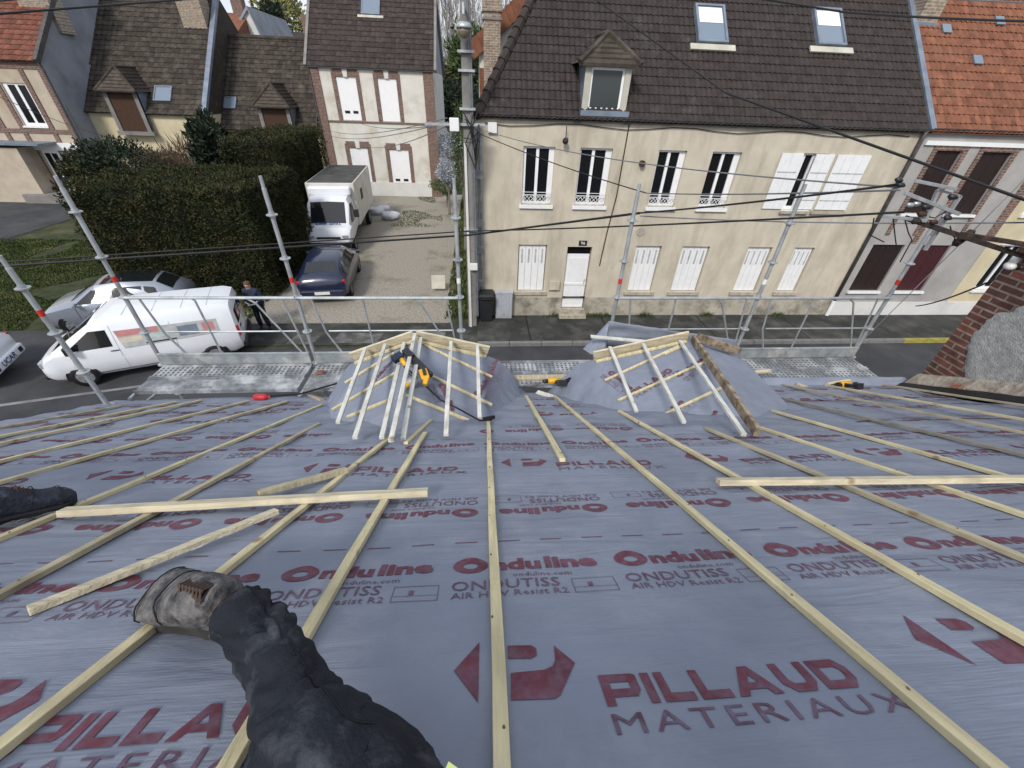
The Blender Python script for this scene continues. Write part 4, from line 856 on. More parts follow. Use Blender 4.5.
# ---- battens nailed along the slope
WB, TB = .033, .021
def batten(a_, b_, m='pine_y', wd=WB, th=TB, root=house, name='batten', off=0, seg=10, wob=.003):
    mb = MB(); A_ = RW(a_[0], a_[1], off+th/2); B_ = RW(b_[0], b_[1], off+th/2)
    mb.beam(A_, B_, wd, th, SN, seg=seg, wob=wob)
    o = mb.build(name, M[m], root, bevel=.002)
    return o
BL = [((.94, 5.05), (.92, -.4), 'pine_y'), ((1.40, 3.93), (1.38, -.4), 'pine_y'), ((.06, 3.72), (.015, -.4), 'pine_y'), ((-.455, 3.17), (-.485, -.4), 'pine_y'),
      ((1.86, 3.13), (1.89, -.4), 'pine_d'), ((2.35, 3.15), (2.34, -.4), 'pine_y'), ((2.94, 3.78), (2.76, -.4), 'pine_y'), ((3.56, 4.72), (3.3, -.4), 'pine_g'), ((4.13, 5.15), (3.85, -.4), 'pine_d'),
      ((4.72, 5.1), (4.38, -.4), 'pine_y'), ((5.6, 5.2), (5.2, -.4), 'pine_d'), ((6.4, 5.1), (6.0, -.4), 'pine_y'),
      ((-1.47, 3.68), (-1.51, -.4), 'pine_d'), ((-1.84, 4.72), (-1.97, -.4), 'pine_y'), ((-2.35, 5.0), (-2.95, -.4), 'pine_y'), ((-2.85, 5.08), (-3.42, -.4), 'pine_y'), ((-3.42, 5.12), (-3.86, -.4), 'pine_y'), ((-3.7, 5.1), (-4.25, -.4), 'pine_y'), ((-4.12, 4.85), (-4.5, 1.2), 'pine_d')]
for a_, b_, m_ in BL: batten(a_, b_, m_)
A_, B_ = rs(390, 437, .02), rs(0, 745, .02); d_ = ((B_[0]-A_[0])/(A_[1]-B_[1])); batten((A_[0], A_[1]), (B_[0]+d_*.9, B_[1]-.9), 'pine_y')
# knots and nail heads
kb = MB()
for a_, b_, m_ in BL:
    n = int((a_[1]-b_[1])/.31)
    for i in range(n):
        t_ = (i+.5)/n; xx = a_[0]+(b_[0]-a_[0])*t_+random.uniform(-.012, .012); ss_ = a_[1]+(b_[1]-a_[1])*t_
        kb.ball(RW(xx, ss_, TB+.001), .0035, 1, 1.6, .5, 6, 4)
tag(kb.build('nail_head', M['knot'], house, fixn=False), kind='stuff')

# ---- dormers
def dormer(xr, zr, xl, zl, xe, ze2, yf, label, strips, crosses, right=False):
    """cheeks and two shallow slopes under one draped sheet; battens lie along and across"""
    ridge_end = F0.y + (F0.z-zr)/math.tan(AL)
    def slope_z(x): return zr-(zr-zl)*(xr-x)/(xr-xl) if x < xr else zr-(zr-ze2)*(x-xr)/(xe-xr)
    mb = MB(); nx, ny = 76, 50; V = []
    xs = [xl-.62+(xe-xl+1.24)*i/nx for i in range(nx+1)]
    for j in range(ny+1):
        y = 1.9+(yf-.025-1.9)*j/ny
        for x in xs:
            zc = slope_z(min(max(x, xl), xe)); out = max(xl-x, x-xe, 0); y = 1.9+(yf-.025+.22*min(1, out*6)-1.9)*j/ny
            z = zc - out*1.15 - out*out*.5
            fold = .038*(abs(noise.noise(Vector((x*3+y*1.5, y*2.6-x, zr))))*2-.4)*min(1, out*5+.08)+.008*noise.noise(Vector((x*9, y*8, 2)))*min(1, out*6+.2)
            zz = max(z+fold, zroof(y)-.035+wr(x, (y-F0.y)/math.cos(AL)) - (.03 if z < zroof(y)-.05 else 0))
            V.append(Vector((x - (out*.12 if x < xl else -out*.12), y, zz)))
    n = nx+1
    mb.add(V, [(j*n+i, j*n+i+1, (j+1)*n+i+1, (j+1)*n+i) for j in range(ny) for i in range(nx)])
    d = mb.build('dormer', M['membrane'], house, smooth=True, fixn=False); sub(d); d['label'] = label
    # front wall under the fascia
    f_ = MB(); f_.add([(xl, yf-.03, zroof(yf)-.6), (xe, yf-.03, zroof(yf)-.6), (xe, yf-.03, ze2-.02), (xr, yf-.03, zr-.02), (xl, yf-.03, zl-.02)], [(0,1,2,3,4)]); f_.build('dormer_front', M['oldwood'], d, fixn=False)
    # fascia boards
    for a_, b_ in (((xl-.05, zl-.02), (xr, zr)), ((xr, zr), (xe+.06, ze2-.02))):
        if right and a_[0] == xr: continue
        m_ = MB(); m_.beam((a_[0], yf+.0, a_[1]+.060), (b_[0], yf+.0, b_[1]+.060), .028, .165, (0, -.25, .97)); m_.build('fascia_board', M['pine_x'], d, bevel=.003)
        m_ = MB(); m_.beam((a_[0]+.03, yf-.055, a_[1]+.018), (b_[0]-.03, yf-.055, b_[1]+.018), .04, .022, (0,0,1)); m_.build('edge_strip', M['pine_y'], d)
    # cross battens under, following the slope
    def on_slope(px, py, lift, hint):
        x = hint
        a_, za, b_, zb2 = (xl, zl, xr, zr) if hint < xr else (xr, zr, xe, ze2)
        n_ = Vector((-(zb2-za)/(b_-a_), 0, 1)); d = ray(px, py); p0 = Vector((a_, 0, za+lift)); return CO+d*((p0-CO).dot(n_)/d.dot(n_))
    for (p0, p1, hx) in crosses:
        m_ = MB(); m_.beam(on_slope(*p0, .014, hx), on_slope(*p1, .014, hx), .026, .022, (0,0,1)); m_.build('counter_batten', M['pine_y'], d, bevel=.002)
    for (p0, p1, *dz) in strips:
        dz = dz[0] if dz else 0; A_ = onY(*p0, yf-.08); A_.z = max(A_.z, slope_z(A_.x)+.045); B_ = onR(*p1, .045+dz)
        m_ = MB(); m_.beam(A_, B_, .037, .026, (0,0,1), seg=4, wob=.002); m_.build('batten', M['pine_w'], d, bevel=.002)
    return d, slope_z
LX = [((365, 349), (338, 423)), ((385, 344.5), (355, 438)), ((404, 343), (382, 438)), ((415, 334), (391, 441), .03), ((421, 338), (403, 439)), ((451, 342), (446, 435)), ((477.5, 346), (479.5, 418))]
dl, szl = dormer(-.76, 4.00, -1.48, 3.73, .03, 3.80, 4.18, 'left dormer covered in underlay with seven pale battens', LX,
    [((345, 383), (394, 353), -1), ((332, 410), (397, 372), -1), ((347, 417), (391, 399), -1), ((425, 345), (492, 377), -.3), ((432, 376), (492, 405), -.3), ((406, 395), (469, 420.5), -.3)])
RXS = [((610, 347), (636.4, 411.5)), ((643, 344), (684, 422.5)), ((680, 341), (744, 435))]
dr_, szr = dormer(2.56, 3.97, 1.46, 3.71, 3.42, 3.68, 4.18, 'right dormer covered in underlay with three pale battens and a weathered brown ridge board', RXS,
    [((605, 380.5), (679, 346), 2), ((618, 400.5), (705, 362), 2), ((666, 413.5), (721, 388), 2), ((665, 354), (683, 346), 2)], right=True)
m_ = MB(); m_.beam(onY(693, 338, 4.2), onR(757, 432, .05), .035, .085, (0,0,1), seg=8, wob=.003); m_.build('ridge_board', M['oldwood'], dr_, bevel=.004)
m_ = MB(); m_.beam(onY(697, 337, 4.2), onY(738, 351, 4.25), .04, .10, (0, 0, 1)); m_.build('old_fascia_board', M['oldwood'], dr_, bevel=.004)
m_ = MB(); m_.beam((1.36, 4.26, 3.99), (2.1, 4.22, 3.93), .05, .022, (0,0,1)); m_.build('front_strip', M['pine_w'], dr_, bevel=.002)
# loose sheet standing out in front of the right dormer, and draped wings of the left one
def drape(name, P00, P10, P11, P01, root, amp, seed, nx=22, ny=12, grow=lambda u, v: 1):
    mb = MB(); V = []; P = [Vector(p) for p in (P00, P10, P11, P01)]; nn = (P[1]-P[0]).cross(P[3]-P[0]).normalized()
    for j in range(ny+1):
        for i in range(nx+1):
            u_, v_ = i/nx, j/ny; p = (P[0]*(1-u_)+P[1]*u_)*(1-v_) + (P[3]*(1-u_)+P[2]*u_)*v_
            V.append(p + nn*amp*grow(u_, v_)*(noise.noise(Vector((u_*5, v_*3, seed)))+.6*noise.noise(Vector((u_*12, v_*5, seed+3)))))
    n = nx+1; mb.add(V, [(j*n+i, j*n+i+1, (j+1)*n+i+1, (j+1)*n+i) for j in range(ny) for i in range(nx)])
    o = mb.build(name, M['membrane'], root, smooth=True, fixn=False); md = o.modifiers.new('thick', 'SOLIDIFY'); md.thickness = .002; return o
Yq = 4.55
drape('loose_sheet', onY(594, 345, Yq), onY(742, 362, Yq), onY(736, 340, Yq), onY(609, 321, Yq), dr_, .03, 4)
drape('loose_sheet', onY(583, 349, 4.3), onY(604, 361, 4.2), onY(609, 321, Yq), onY(590, 341, 4.5), dr_, .03, 8, 8, 8)
drape('loose_sheet', RP(3.35, 5.1, .02), RP(6.0, 5.1, .02), onZ(905, 377, 3.34), onZ(764, 377, 3.30), house, .02, 33, 30, 10)
# printing on the dormer sheets
for d_o, sz, items in ((dl, szl, [(-1.15, 3.5, 62, 0), (-.45, 3.4, -70, 0), (-.02, 3.3, 70, 0), (.12, 3.7, 75, 0)]), (dr_, szr, [(1.66, 3.35, 28, 1), (1.75, 2.85, 35, 0), (2.2, 3.5, 30, 0), (2.05, 2.55, 48, 0), (1.5, 3.85, -70, 0)])):
    for (x0, y0, ang, kind) in items:
        px = Printer(None, lambda x, y: True)
        ca, sa = math.cos(R(ang)), math.sin(R(ang))
        px.fn = lambda a_, b_, x0=x0, y0=y0, ca=ca, sa=sa: (lambda X, Y: Vector((X, Y, sz(X)+.010)))(x0+a_*ca-b_*sa, y0+a_*sa+b_*ca)
        if kind: px.pill(0, 0, 1, 1.0, False)
        else: px.ondu(0, 0, 1, .85)
        px.bold.build('printed_lettering', M['print'], d_o, fixn=False); px.thin.build('printed_small_lettering', M['print_thin'], d_o, fixn=False)

# ---- brick chimney with patches of rough render
def chimney():
    X0, X1, Y0, Y1, zt = 6.03, 6.75, 1.6, 4.10, 6.3
    root = MB(); root.box(X0, X1, Y0, Y1, 2.6, zt); o = root.build('chimney', M['brick'], house); sub(o)
    # render: irregular skin over most of the side facing us
    def edge(z):   # right of this line (smaller Y) is rendered
        K = ((3.6, 3.62), (3.73, 3.68), (3.88, 3.79), (4.13, 3.90), (4.31, 3.89), (4.51, 3.85), (4.56, 3.74), (4.67, 3.69), (4.9, 3.55), (5.2, 3.4))
        for (a_, b_), (c_, d_) in zip(K, K[1:]):
            if z <= c_: return b_+(d_-b_)*(z-a_)/(c_-a_)+.03*noise.noise(Vector((z*17, 0, 2)))
        return 3.4
    mb = MB(); ny, nz_ = 46, 46; V = []
    for j in range(nz_+1):
        z = 3.62+(4.92-3.62)*j/nz_
        for i in range(ny+1):
            y = Y0 + (edge(z)-Y0)*i/ny; k = 1 if 0 < i < ny and 0 < j < nz_ else 0
            V.append((X0-.004-.012*k-.012*k*noise.noise(Vector((y*6, z*6, 0)))-.006*k*noise.noise(Vector((y*22, z*22, 0))), y, z+(.08*noise.noise(Vector((y*4, 3, 0))) if j == nz_ else 0)))
    n = ny+1; mb.add(V, [(j*n+i, j*n+i+1, (j+1)*n+i+1, (j+1)*n+i) for j in range(nz_) for i in range(ny)]); mb.build('render_patch', M['rough'], o, smooth=True, fixn=False)
    # mortar fillet following the slope
    mb = MB(); R_ = []
    for i in range(30):
        y = Y1+.02-(Y1-Y0)*i/29; zb = zroof(y); q = .02*noise.noise(Vector((y*7, 0, 0)))
        R_.append([(X0-.01, y, zb+.02), (X0-.14-q, y, zb+.04), (X0-.13-q, y, zb+.13), (X0-.03, y, zb+.26+q*1.5), (X0+.01, y, zb+.27)])
    mb.loft(R_); mb.build('mortar_fillet', M['mortar'], o)
    mb = MB(); R_ = []
    for i in range(30):
        y = Y1+.22-(Y1-Y0+.2)*i/29; zb = zroof(y); q = .03*noise.noise(Vector((y*5, 3, 0)))
        R_.append([(X0+.0, y, zb+.05), (X0-.30-q, y, zb+.015), (X0-.29-q, y, zb+.06+q*.5), (X0-.13, y, zb+.115+q*.4), (X0, y, zb+.13)])
    mb.loft(R_); mb.build('lead_skirt', M['black'], o)
chimney()

# ================================================================== loose timber on the roof
def loose(pa, pb, oa, ob, m, label, wd=.038, th=.024, seg=8):
    A_ = onR(*pa, oa); B_ = onR(*pb, ob); mb = MB(); mb.beam(A_, B_, wd, th, SN, seg=seg, wob=.003)
    o = mb.build('loose_board', M[m], None, bevel=.002)
    # put the origin on the board
    c = (A_+B_)/2; o.data.transform(Matrix.Translation(-c)); o.location = c
    return tag(o, label, 'board', 'loose battens and boards lying on the roof')
def looseZ(pa, pb, za, zb_, m, label, wd=.038, th=.024, seg=3):
    A_ = onZ(*pa, za); B_ = onZ(*pb, zb_); mb = MB(); mb.beam(A_, B_, wd, th, (0,0,1), seg=seg, wob=.003)
    o = mb.build('loose_board', M[m], None, bevel=.002); c = (A_+B_)/2; o.data.transform(Matrix.Translation(-c)); o.location = c
    return tag(o, label, 'board', 'loose battens and boards lying on the roof')
loose((62, 512), (428, 492), .040, .040, 'pine_x', 'long pale board lying across the battens left of centre, under the dark sneaker', .05, .03)
loose((718, 482), (1100, 478), .040, .040, 'pine_x', 'long greenish board lying level across the battens at the right edge', .045, .03)
loose((28, 611), (277, 511), .014, .046, 'pine_x', 'pale board with a split end, its square cut end lying on the sheet lower left', .036, .022)
loose((190, 550), (268, 514), .02, .05, 'pine_w', 'thin torn splinter hanging off the split pale board', .018, .006)
loose((258, 494), (347, 470), .040, .036, 'pine_d', 'short weathered board propped on a batten below the left dormer', .045, .028)
loose((406, 443), (433, 419), .016, .016, 'pine_y', 'short batten offcut at the foot of the left dormer', .032)
loose((526, 396), (563, 460), .014, .014, 'pine_y', 'short batten lying down the slope between the two dormers')
looseZ((537, 392), (553, 397), 3.20, 3.22, 'pine_w', 'white offcut beside the drill between the dormers', .07, .02, 1)
looseZ((796, 384), (822, 393), 3.28, 3.28, 'pine_d', 'stubby weathered offcut beside the yellow nailer at right', .06, .03, 1)
loose((309, 395), (322, 400), .02, .02, 'pine_d', 'tiny batten offcut near the left dormer sheet', .05, .025, 1)
looseZ((828, 384), (850, 380), 3.28, 3.30, 'pine_y', 'slim offcut under the yellow nailer at right', .04, .02, 1)
looseZ((509, 378), (578, 377), 3.20, 3.21, 'pine_d', 'old plank lying at the eaves between the dormers', .10, .03, 3)
looseZ((748, 373), (770, 371), 3.26, 3.26, 'pine_x', 'short plank resting on the near edge of the right scaffold deck', .05, .03, 1)
# ================================================================== scaffold in front of the eaves
def scaffold():
    root = empty('scaffold', (.7, 4.7, 0), 'galvanised steel scaffold with guard rails and perforated decks along the eaves', 'scaffold')
    YP, YN, DZ = 5.0, 4.34, 3.2
    zr = onY(400, 297, YP).z; PX = [-4.42, -2.35, -.27, 1.87, 3.90, 5.88]
    tops = [onY(48, 188, YP).z, onY(262, 188, YP).z, onY(453, 190, YP).z, onY(637, 195, YP).z, onY(800, 195, YP).z, onY(938, 215, YP).z]
    redz = onY(617, 281, YP).z
    def pole(x, y, zt, band='red', base=0):
        p = MB(); p.tube([(x, y, base), (x, y, zt)], .0245, 12); p.tube([(x, y, zt-.02), (x, y, zt+.12)], .019, 10); o = p.build('standard', M['galv'], root, smooth=False); sub(o)
        z = zr
        k = -6
        r_ = MB()
        while zr+k*.5 < zt-.15:
            zz = zr+k*.5; k += 1
            if zz < .3: continue
            r_ = MB(); r_.tube([(x, y, zz-.03), (x, y, zz-.0051)], .031, 12); r_.tube([(x, y, zz-.005), (x, y, zz+.005)], .062, 12)
            r_.tube([(x, y, zz+.0051), (x, y, zz+.03)], .031, 12); r_.build('rosette', M['galv'], o)
        b = MB(); b.tube([(x, y, redz-.035), (x, y, redz+.035)], .0262, 12); b.build('marking_band', M['white_tape' if band == 'w' else 'red'], o)
        b = MB(); b.box(x-.07, x+.07, y-.07, y+.07, .101 if y < 4.6 else .003, .11 if y < 4.6 else .012); b.build('base_plate', M['galv'], o)
    for x, zt, bn in zip(PX, tops, ('red', 'red', 'w', 'red', 'w', 'red')): pole(x, YP, zt, bn)
    pole(-4.50, 4.08, onY(0, 268, 4.08).z)
    for x in PX[1:]: 
        p = MB(); p.tube([(x, YN-.06, .1), (x, YN-.06, DZ-.06)], .0245, 10); p.build('standard', M['galv'], root)
    for i in range(len(PX)-1):
        a, b = PX[i], PX[i+1]
        if i == 2: # bay between the dormers: rail frame left out as in the photo
            pass
        g_ = MB()
        if i not in (2,):
            g_.tube([(a+.02, YP-.03, zr), (b-.02, YP-.03, zr)], .021, 8)
            g_.tube([(a+.30, YP-.03, DZ+.50), (b-.10, YP-.03, DZ+.50)], .011, 6)
            g_.tube([(a+.18, YP-.03, zr), (a+.26, YP-.03, zr-.5), (a+.42, YP-.03, DZ+.12)], .013, 6)
            g_.tube([(a+.80, YP-.03, zr-.0), (a+.83, YP-.03, zr-.04), (a+.86, YP-.03, DZ+.12)], .013, 6)
            g_.tube([(b-.62, YP-.03, zr), (b-.52, YP-.03, zr-.07), (b-.12, YP-.03, DZ+.12)], .013, 6)
            g_.tube([(b-.18, YP-.03, zr), (b-.06, YP-.03, DZ+.12)], .013, 6)
        if g_.v: g_.build('guard_rail', M['galv'], root)
        t = MB(); t.box(a+.04, b-.04, YP-.075, YP-.045, DZ+.02, DZ+.165); t.box(a+.04, b-.04, YP-.08, YP-.04, DZ+.165, DZ+.18)
        if i != 2: t.build('toe_board', M['galv_d'], root)
        for k in range(2):
            y0 = YN+k*.31; y1 = y0+.295; d = MB()
            d.box(a+.04, b-.04, y0, y1, DZ-.05, DZ-.012); d.box(a+.04, b-.04, y0, y0+.022, DZ-.0118, DZ+.004); d.box(a+.04, b-.04, y1-.022, y1, DZ-.0118, DZ+.004)
            nn = int((b-a-.1)/.062)
            nf = len(d.f); s_ = d
            for q in range(nn):
                xx = a+.07+q*.062
                for r_ in (range(4) if (k == 1 or i >= 2) else ()): s_.box(xx, xx+.026, y0+.045+r_*.055, y0+.045+r_*.055+.033, DZ-.0118, DZ-.0105)
            o = d.build('deck', M['deck'], root); o.data.materials.append(M['hole'])
            for p_ in o.data.polygons[nf:]: p_.material_index = 1
        l_ = MB(); l_.tube([(a, YN-.06, DZ-.08), (a, YP, DZ-.08)], .022, 8); l_.tube([(a, YP, DZ-.1), (b, YP, DZ-.1)], .02, 8); l_.build('ledger', M['galv'], root)
    l_ = MB(); l_.tube([(PX[-1], YN-.06, DZ-.08), (PX[-1], YP, DZ-.08)], .022, 8); l_.tube([(-4.5, 4.08, DZ-.3), (-4.42, YP, DZ-.3)], .02, 8); l_.build('ledger', M['galv'], root)
scaffold()
def single(mb, name, m, label, cat, group=None, smooth=False, bevel=0):
    o = mb.build(name, M[m], None, smooth=smooth, bevel=bevel); c = sum((Vector(v.co) for v in o.data.vertices), Vector())/len(o.data.vertices)
    o.data.transform(Matrix.Translation(-c)); o.location = c; return tag(o, label, cat, group)
g = MB(); a_ = onY(315, 391, 4.6); g.tube([onR(270, 396, .09), onR(300, 394, .09), Vector((-1.72, 4.5, 3.23)), Vector((-1.55, 4.7, 3.22)), Vector((-1.58, 4.9, 3.23))], .011, 6)
single(g, 'strap', 'black', 'black ratchet strap trailing over the left scaffold deck', 'strap')
g = MB(); p = Vector((-2.25, 4.62, 3.215)); g.add([p, p+Vector((.10,.02,.01)), p+Vector((.13,.08,.02)), p+Vector((.03,.09,.0)), p+Vector((.05,.04,.05)), p+Vector((.09,.06,.045))], [(0,1,4), (1,2,5,4), (2,3,5), (3,0,4,5), (0,3,2,1)])
single(g, 'tile_fragment', 'tile_org', 'small broken orange tile fragment on the left scaffold deck', 'tile')

# ================================================================== tools
def frame_at(c, ang, tilt=0):
    """local axes for a tool lying on the roof"""
    x = (Vector((1,0,0))*math.cos(R(ang)) + SD*math.sin(R(ang))).normalized(); y = SN.cross(x); return Vector(c), x, y, SN.copy()
def nailer(c, ang, label, zup=.05, s=1.0):
    c, x, y, z = frame_at(c, ang); root = empty('nail_gun', c, label, 'nail gun')
    P = lambda a, b, d: c + (x*a + y*b + z*d)*s
    b = MB(); b.tube([P(-.11,0,.05), P(-.08,0,.055), P(.10,0,.055), P(.13,0,.05)], [.030*s, .045*s, .045*s, .034*s], 14); b.build('motor_housing', M['yellow'], root, smooth=True)
    b = MB(); b.tube([P(.125,0,.05), P(.165,0,.05)], [.040*s, .042*s], 14); b.build('end_cap', M['blackm'], root, smooth=False)
    b = MB(); b.obox(P(-.17, 0, .05), x, y, z, .07*s, .016*s, .02*s); b.obox(P(-.235, 0, .05), x, y, z, .012*s, .02*s, .026*s); b.build('nose', M['blackm'], root, bevel=.003)
    b = MB(); b.tube([P(.08,.03,.055), P(.06,.10,.055), P(.055,.17,.055)], [.026*s, .021*s, .023*s], 10); b.build('handle', M['blackm'], root, smooth=True)
    b = MB(); b.obox(P(.055,.20,.055), x, y, z, .055*s, .028*s, .04*s); b.build('battery', M['blackm'], root, bevel=.006)
    b = MB(); b.beam(P(-.20,.01,.05), P(.03,.20,.05), .03*s, .022*s, z); b.build('magazine', M['silver'], root, bevel=.002)
    b = MB(); b.tube([P(.02,.045,.055), P(.015,.075,.055), P(.05,.095,.055)], .006*s, 6); b.build('trigger_guard', M['yellow'], root)
    return root
cz = Vector((-.70, 3.52, 4.14))
def nailer_on_dormer():
    c = onY(413, 368, 3.38); root = empty('nail_gun', c, 'black and yellow cordless nail gun lying across the ridge battens of the left dormer', 'nail gun')
    x = (onY(424, 378, 3.28)-onY(400, 353, 3.55)).normalized(); z = Vector((0, -.35, .94)); y = z.cross(x).normalized(); z = x.cross(y)
    P = lambda a, b, d: c+x*a*1.25+y*b*1.25+z*d*1.1
    b = MB(); b.beam(P(-.16, .05, .0), P(.15, .055, .0), .075, .06, z); b.beam(P(-.17,.045,.02), P(-.07,.05,.02), .07, .07, z); b.build('magazine', M['blackm'], root, bevel=.006)
    b = MB(); b.beam(P(.08,.035,.03), P(.17,.0,.03), .085, .07, z); b.beam(P(.15,.03,.03), P(.20,-.035,.03), .05, .06, z); b.build('housing', M['yellow'], root, bevel=.012); b = MB(); b.beam(P(.09,.04,.075), P(.15,.01,.075), .03, .012, z); b.build('vent_grille', M['blackm'], root, bevel=.003); b = MB(); b.tube([P(-.12,-.02,.01), P(-.05,-.03,.01)], [.026,.024], 10); b.build('battery_foot', M['yellow'], root, smooth=True)
    b = MB(); b.tube([P(.13,-.05,.02), P(.10,-.09,.02), P(.095,-.12,.02)], [.034,.040,.042], 14); b.build('motor_barrel', M['galv_d'], root, smooth=True)
    b = MB(); b.tube([P(.095,-.12,.02), P(.092,-.155,.02)], [.042,.040], 14); b.build('end_cap', M['yellow'], root)
    b = MB(); b.tube([P(-.10,-.03,.0), P(.0,-.045,.0), P(.10,-.04,.0)], [.017,.02,.02], 8); b.build('handle', M['blackm'], root, smooth=True)
    b = MB(); b.obox(P(-.155,-.035,.01), x, y, z, .036, .055, .034); b.build('battery', M['navy'], root, bevel=.006)
    b = MB(); b.tube([P(-.05,-.005,.02), P(.04,.01,.02)], .012, 6); b.build('rail', M['silver'], root)
nailer_on_dormer()
nailer(onZ(845, 388, 3.30), 196, 'yellow and black nail gun with silver rail lying left of the chimney', s=.95)
def drill():
    c = onZ(552, 384, 3.30); c, x, y, z = frame_at(c, 8); root = empty('cordless_drill', c, 'muddy yellow and black cordless drill lying at the eaves between the dormers', 'drill')
    P = lambda a, b, d: c + x*a + y*b + z*d
    b = MB(); b.tube([P(-.06,0,.04), P(.03,0,.045), P(.10,0,.04)], [.034,.04,.034], 12); b.build('body', M['yellow'], root, smooth=True)
    b = MB(); b.tube([P(-.13,0,.04), P(-.06,0,.04)], [.02,.03], 12); b.build('chuck', M['blackm'], root, smooth=True)
    b = MB(); b.tube([P(-.28,0,.04), P(-.13,0,.04)], .006, 6); b.build('bit', M['silver'], root)
    b = MB(); b.tube([P(.05,-.02,.03), P(.07,-.13,.02)], [.026,.024], 10); b.build('handle', M['blackm'], root, smooth=True)
    b = MB(); b.obox(P(.08,-.16,.03), x, y, z, .06, .03, .04); b.build('battery', M['blackm'], root, bevel=.006)
drill()
b = MB(); c = onZ(573, 384, 3.28)   # crumpled black bag
for i in range(9):
    a_ = i/8; b.tube([c+Vector((-.10+.03*i, .05, -.02)), c+Vector((-.09+.032*i, -.0, .05+.02*math.sin(i*1.7))), c+Vector((-.08+.035*i, -.12, -.03-.02*i/4))], [.035, .045, .02], 7)
single(b, 'rubble_bag', 'black', 'crumpled black plastic bag beside the drill between the dormers', 'bag', smooth=True)
b = MB(); b.tube([onZ(510, 388, 3.24), onZ(520, 387, 3.25), onZ(534, 387, 3.24)], [.006, .008, .006], 6); single(b, 'pry_bar', 'cable', 'thin black pry bar lying at the eaves between the dormers', 'bar')
b = MB()
c, x, y, z = frame_at(onR(261, 397, .05), -4)
b.tube([c-x*.09, c-x*.06, c+x*.05, c+x*.09], [.03, .045, .042, .02], 10); b.tube([c+x*.09, c+x*.13], .016, 8); single(b, 'plug_connector', 'redpl', 'red plastic plug connector at the roof edge by the left scaffold deck', 'plug', smooth=True)
b = MB(); pts = [onY(424, 383, 3.3), onY(440, 398, 3.05), onY(460, 408, 2.9), onR(480, 419, .06), onR(492, 418, .045)]
pts = [p+Vector((0, 0, -.02)) for p in pts]; b.tube(pts, .008, 6); b.beam(onR(484, 419, .05), onR(494, 417, .05), .03, .03, SN); single(b, 'power_lead', 'black', 'black lead running from the nail gun down over the left dormer', 'cable')

# ================================================================== electric mast and bracket by the chimney
def bracket():
    Yb = 4.05; root = empty('wire_bracket', onY(960, 240, Yb), 'rusty black steel bracket fixed to the brick chimney, carrying a galvanised wire mast', 'bracket')
    b = MB(); b.beam(onY(906, 218, Yb), Vector((6.25, 3.9, onY(1024, 258, Yb).z-.02)), .05, .05); b.beam(onY(960, 234, Yb+.02), Vector((6.25, 3.6, onY(1024, 242, Yb).z-.0)), .045, .045)
    b.beam(onY(955, 244, Yb-.03), onY(972, 232, Yb+.03), .06, .06); b.build('arm', M['rust'], root, bevel=.004)
    m_ = MB(); t, bt = onY(946, 184, Yb), onY(902, 268, Yb)
    m_.beam(onY(938, 190, Yb), onY(924, 222, Yb), .03, .03, (0,1,0)); m_.beam(onY(960, 196, Yb), onY(925, 250, Yb), .03, .03, (0,1,0)); m_.beam(onY(938, 190, Yb), onY(960, 196, Yb), .02, .03, (0,1,0)); m_.build('mast', M['galv'], root)
    c = MB(); c.beam(onY(916, 181, Yb-.04), onY(956, 189, Yb-.04), .03, .03, (0,1,0)); c.beam(onY(905, 193, Yb-.04), onY(959, 214, Yb-.04), .032, .032, (0,1,0)); c.beam(onY(884, 216, Yb-.04), onY(926, 221, Yb-.04), .028, .028, (0,1,0)); c.build('cross_arm', M['galv'], root, bevel=.003)
    for (px, py, s_, mm) in ((953, 197, .035, 'blackm'), (899, 180, .028, 'blackm'), (901, 185, .03, 'blackm'), (917, 204, .03, 'silver'), (926, 207, .035, 'blackm'), (910, 205, .028, 'galv'), (922, 214, .035, 'rust'), (916, 221, .04, 'rust'), (934, 222, .03, 'rust'), (948, 218, .03, 'blackm')):
        i_ = MB(); q = onY(px, py, Yb-.05); i_.tube([q+Vector((-s_*1.3, 0, s_*.3)), q+Vector((-s_*.4, 0, 0)), q+Vector((s_*.4, 0, 0)), q+Vector((s_*1.4, 0, -s_*.3))], [s_*.5, s_*.85, s_*.8, s_*.4], 8); i_.build('insulator', M[mm], root, smooth=True)
    w_ = MB()
    for (p0, p1, p2) in (((893, 216), (897, 250), (890, 262)), ((905, 220), (912, 240), (900, 262)), ((874, 218), (870, 235), (884, 242)), ((950, 226), (955, 238), (952, 246)), ((925, 210), (935, 218), (948, 210))):
        A_, B_, D_ = onY(*p0, Yb), onY(*p1, Yb), onY(*p2, Yb); w_.tube([A_, A_.lerp(B_, .5)+Vector((.02,0,-.03)), B_, D_], .006, 5)
    w_.build('jumper_wire', M['cable'], root)
    i_ = MB(); q = onX(1014, 266, 6.0); i_.ball(q+Vector((-.05, 0, .0)), .055, 1, 1, .8); i_.tube([q+Vector((-.05,0,.03)), q+Vector((-.03,0,.10))], [.03, .045], 10); i_.build('insulator', M['porcelain'], root, smooth=True)
bracket()
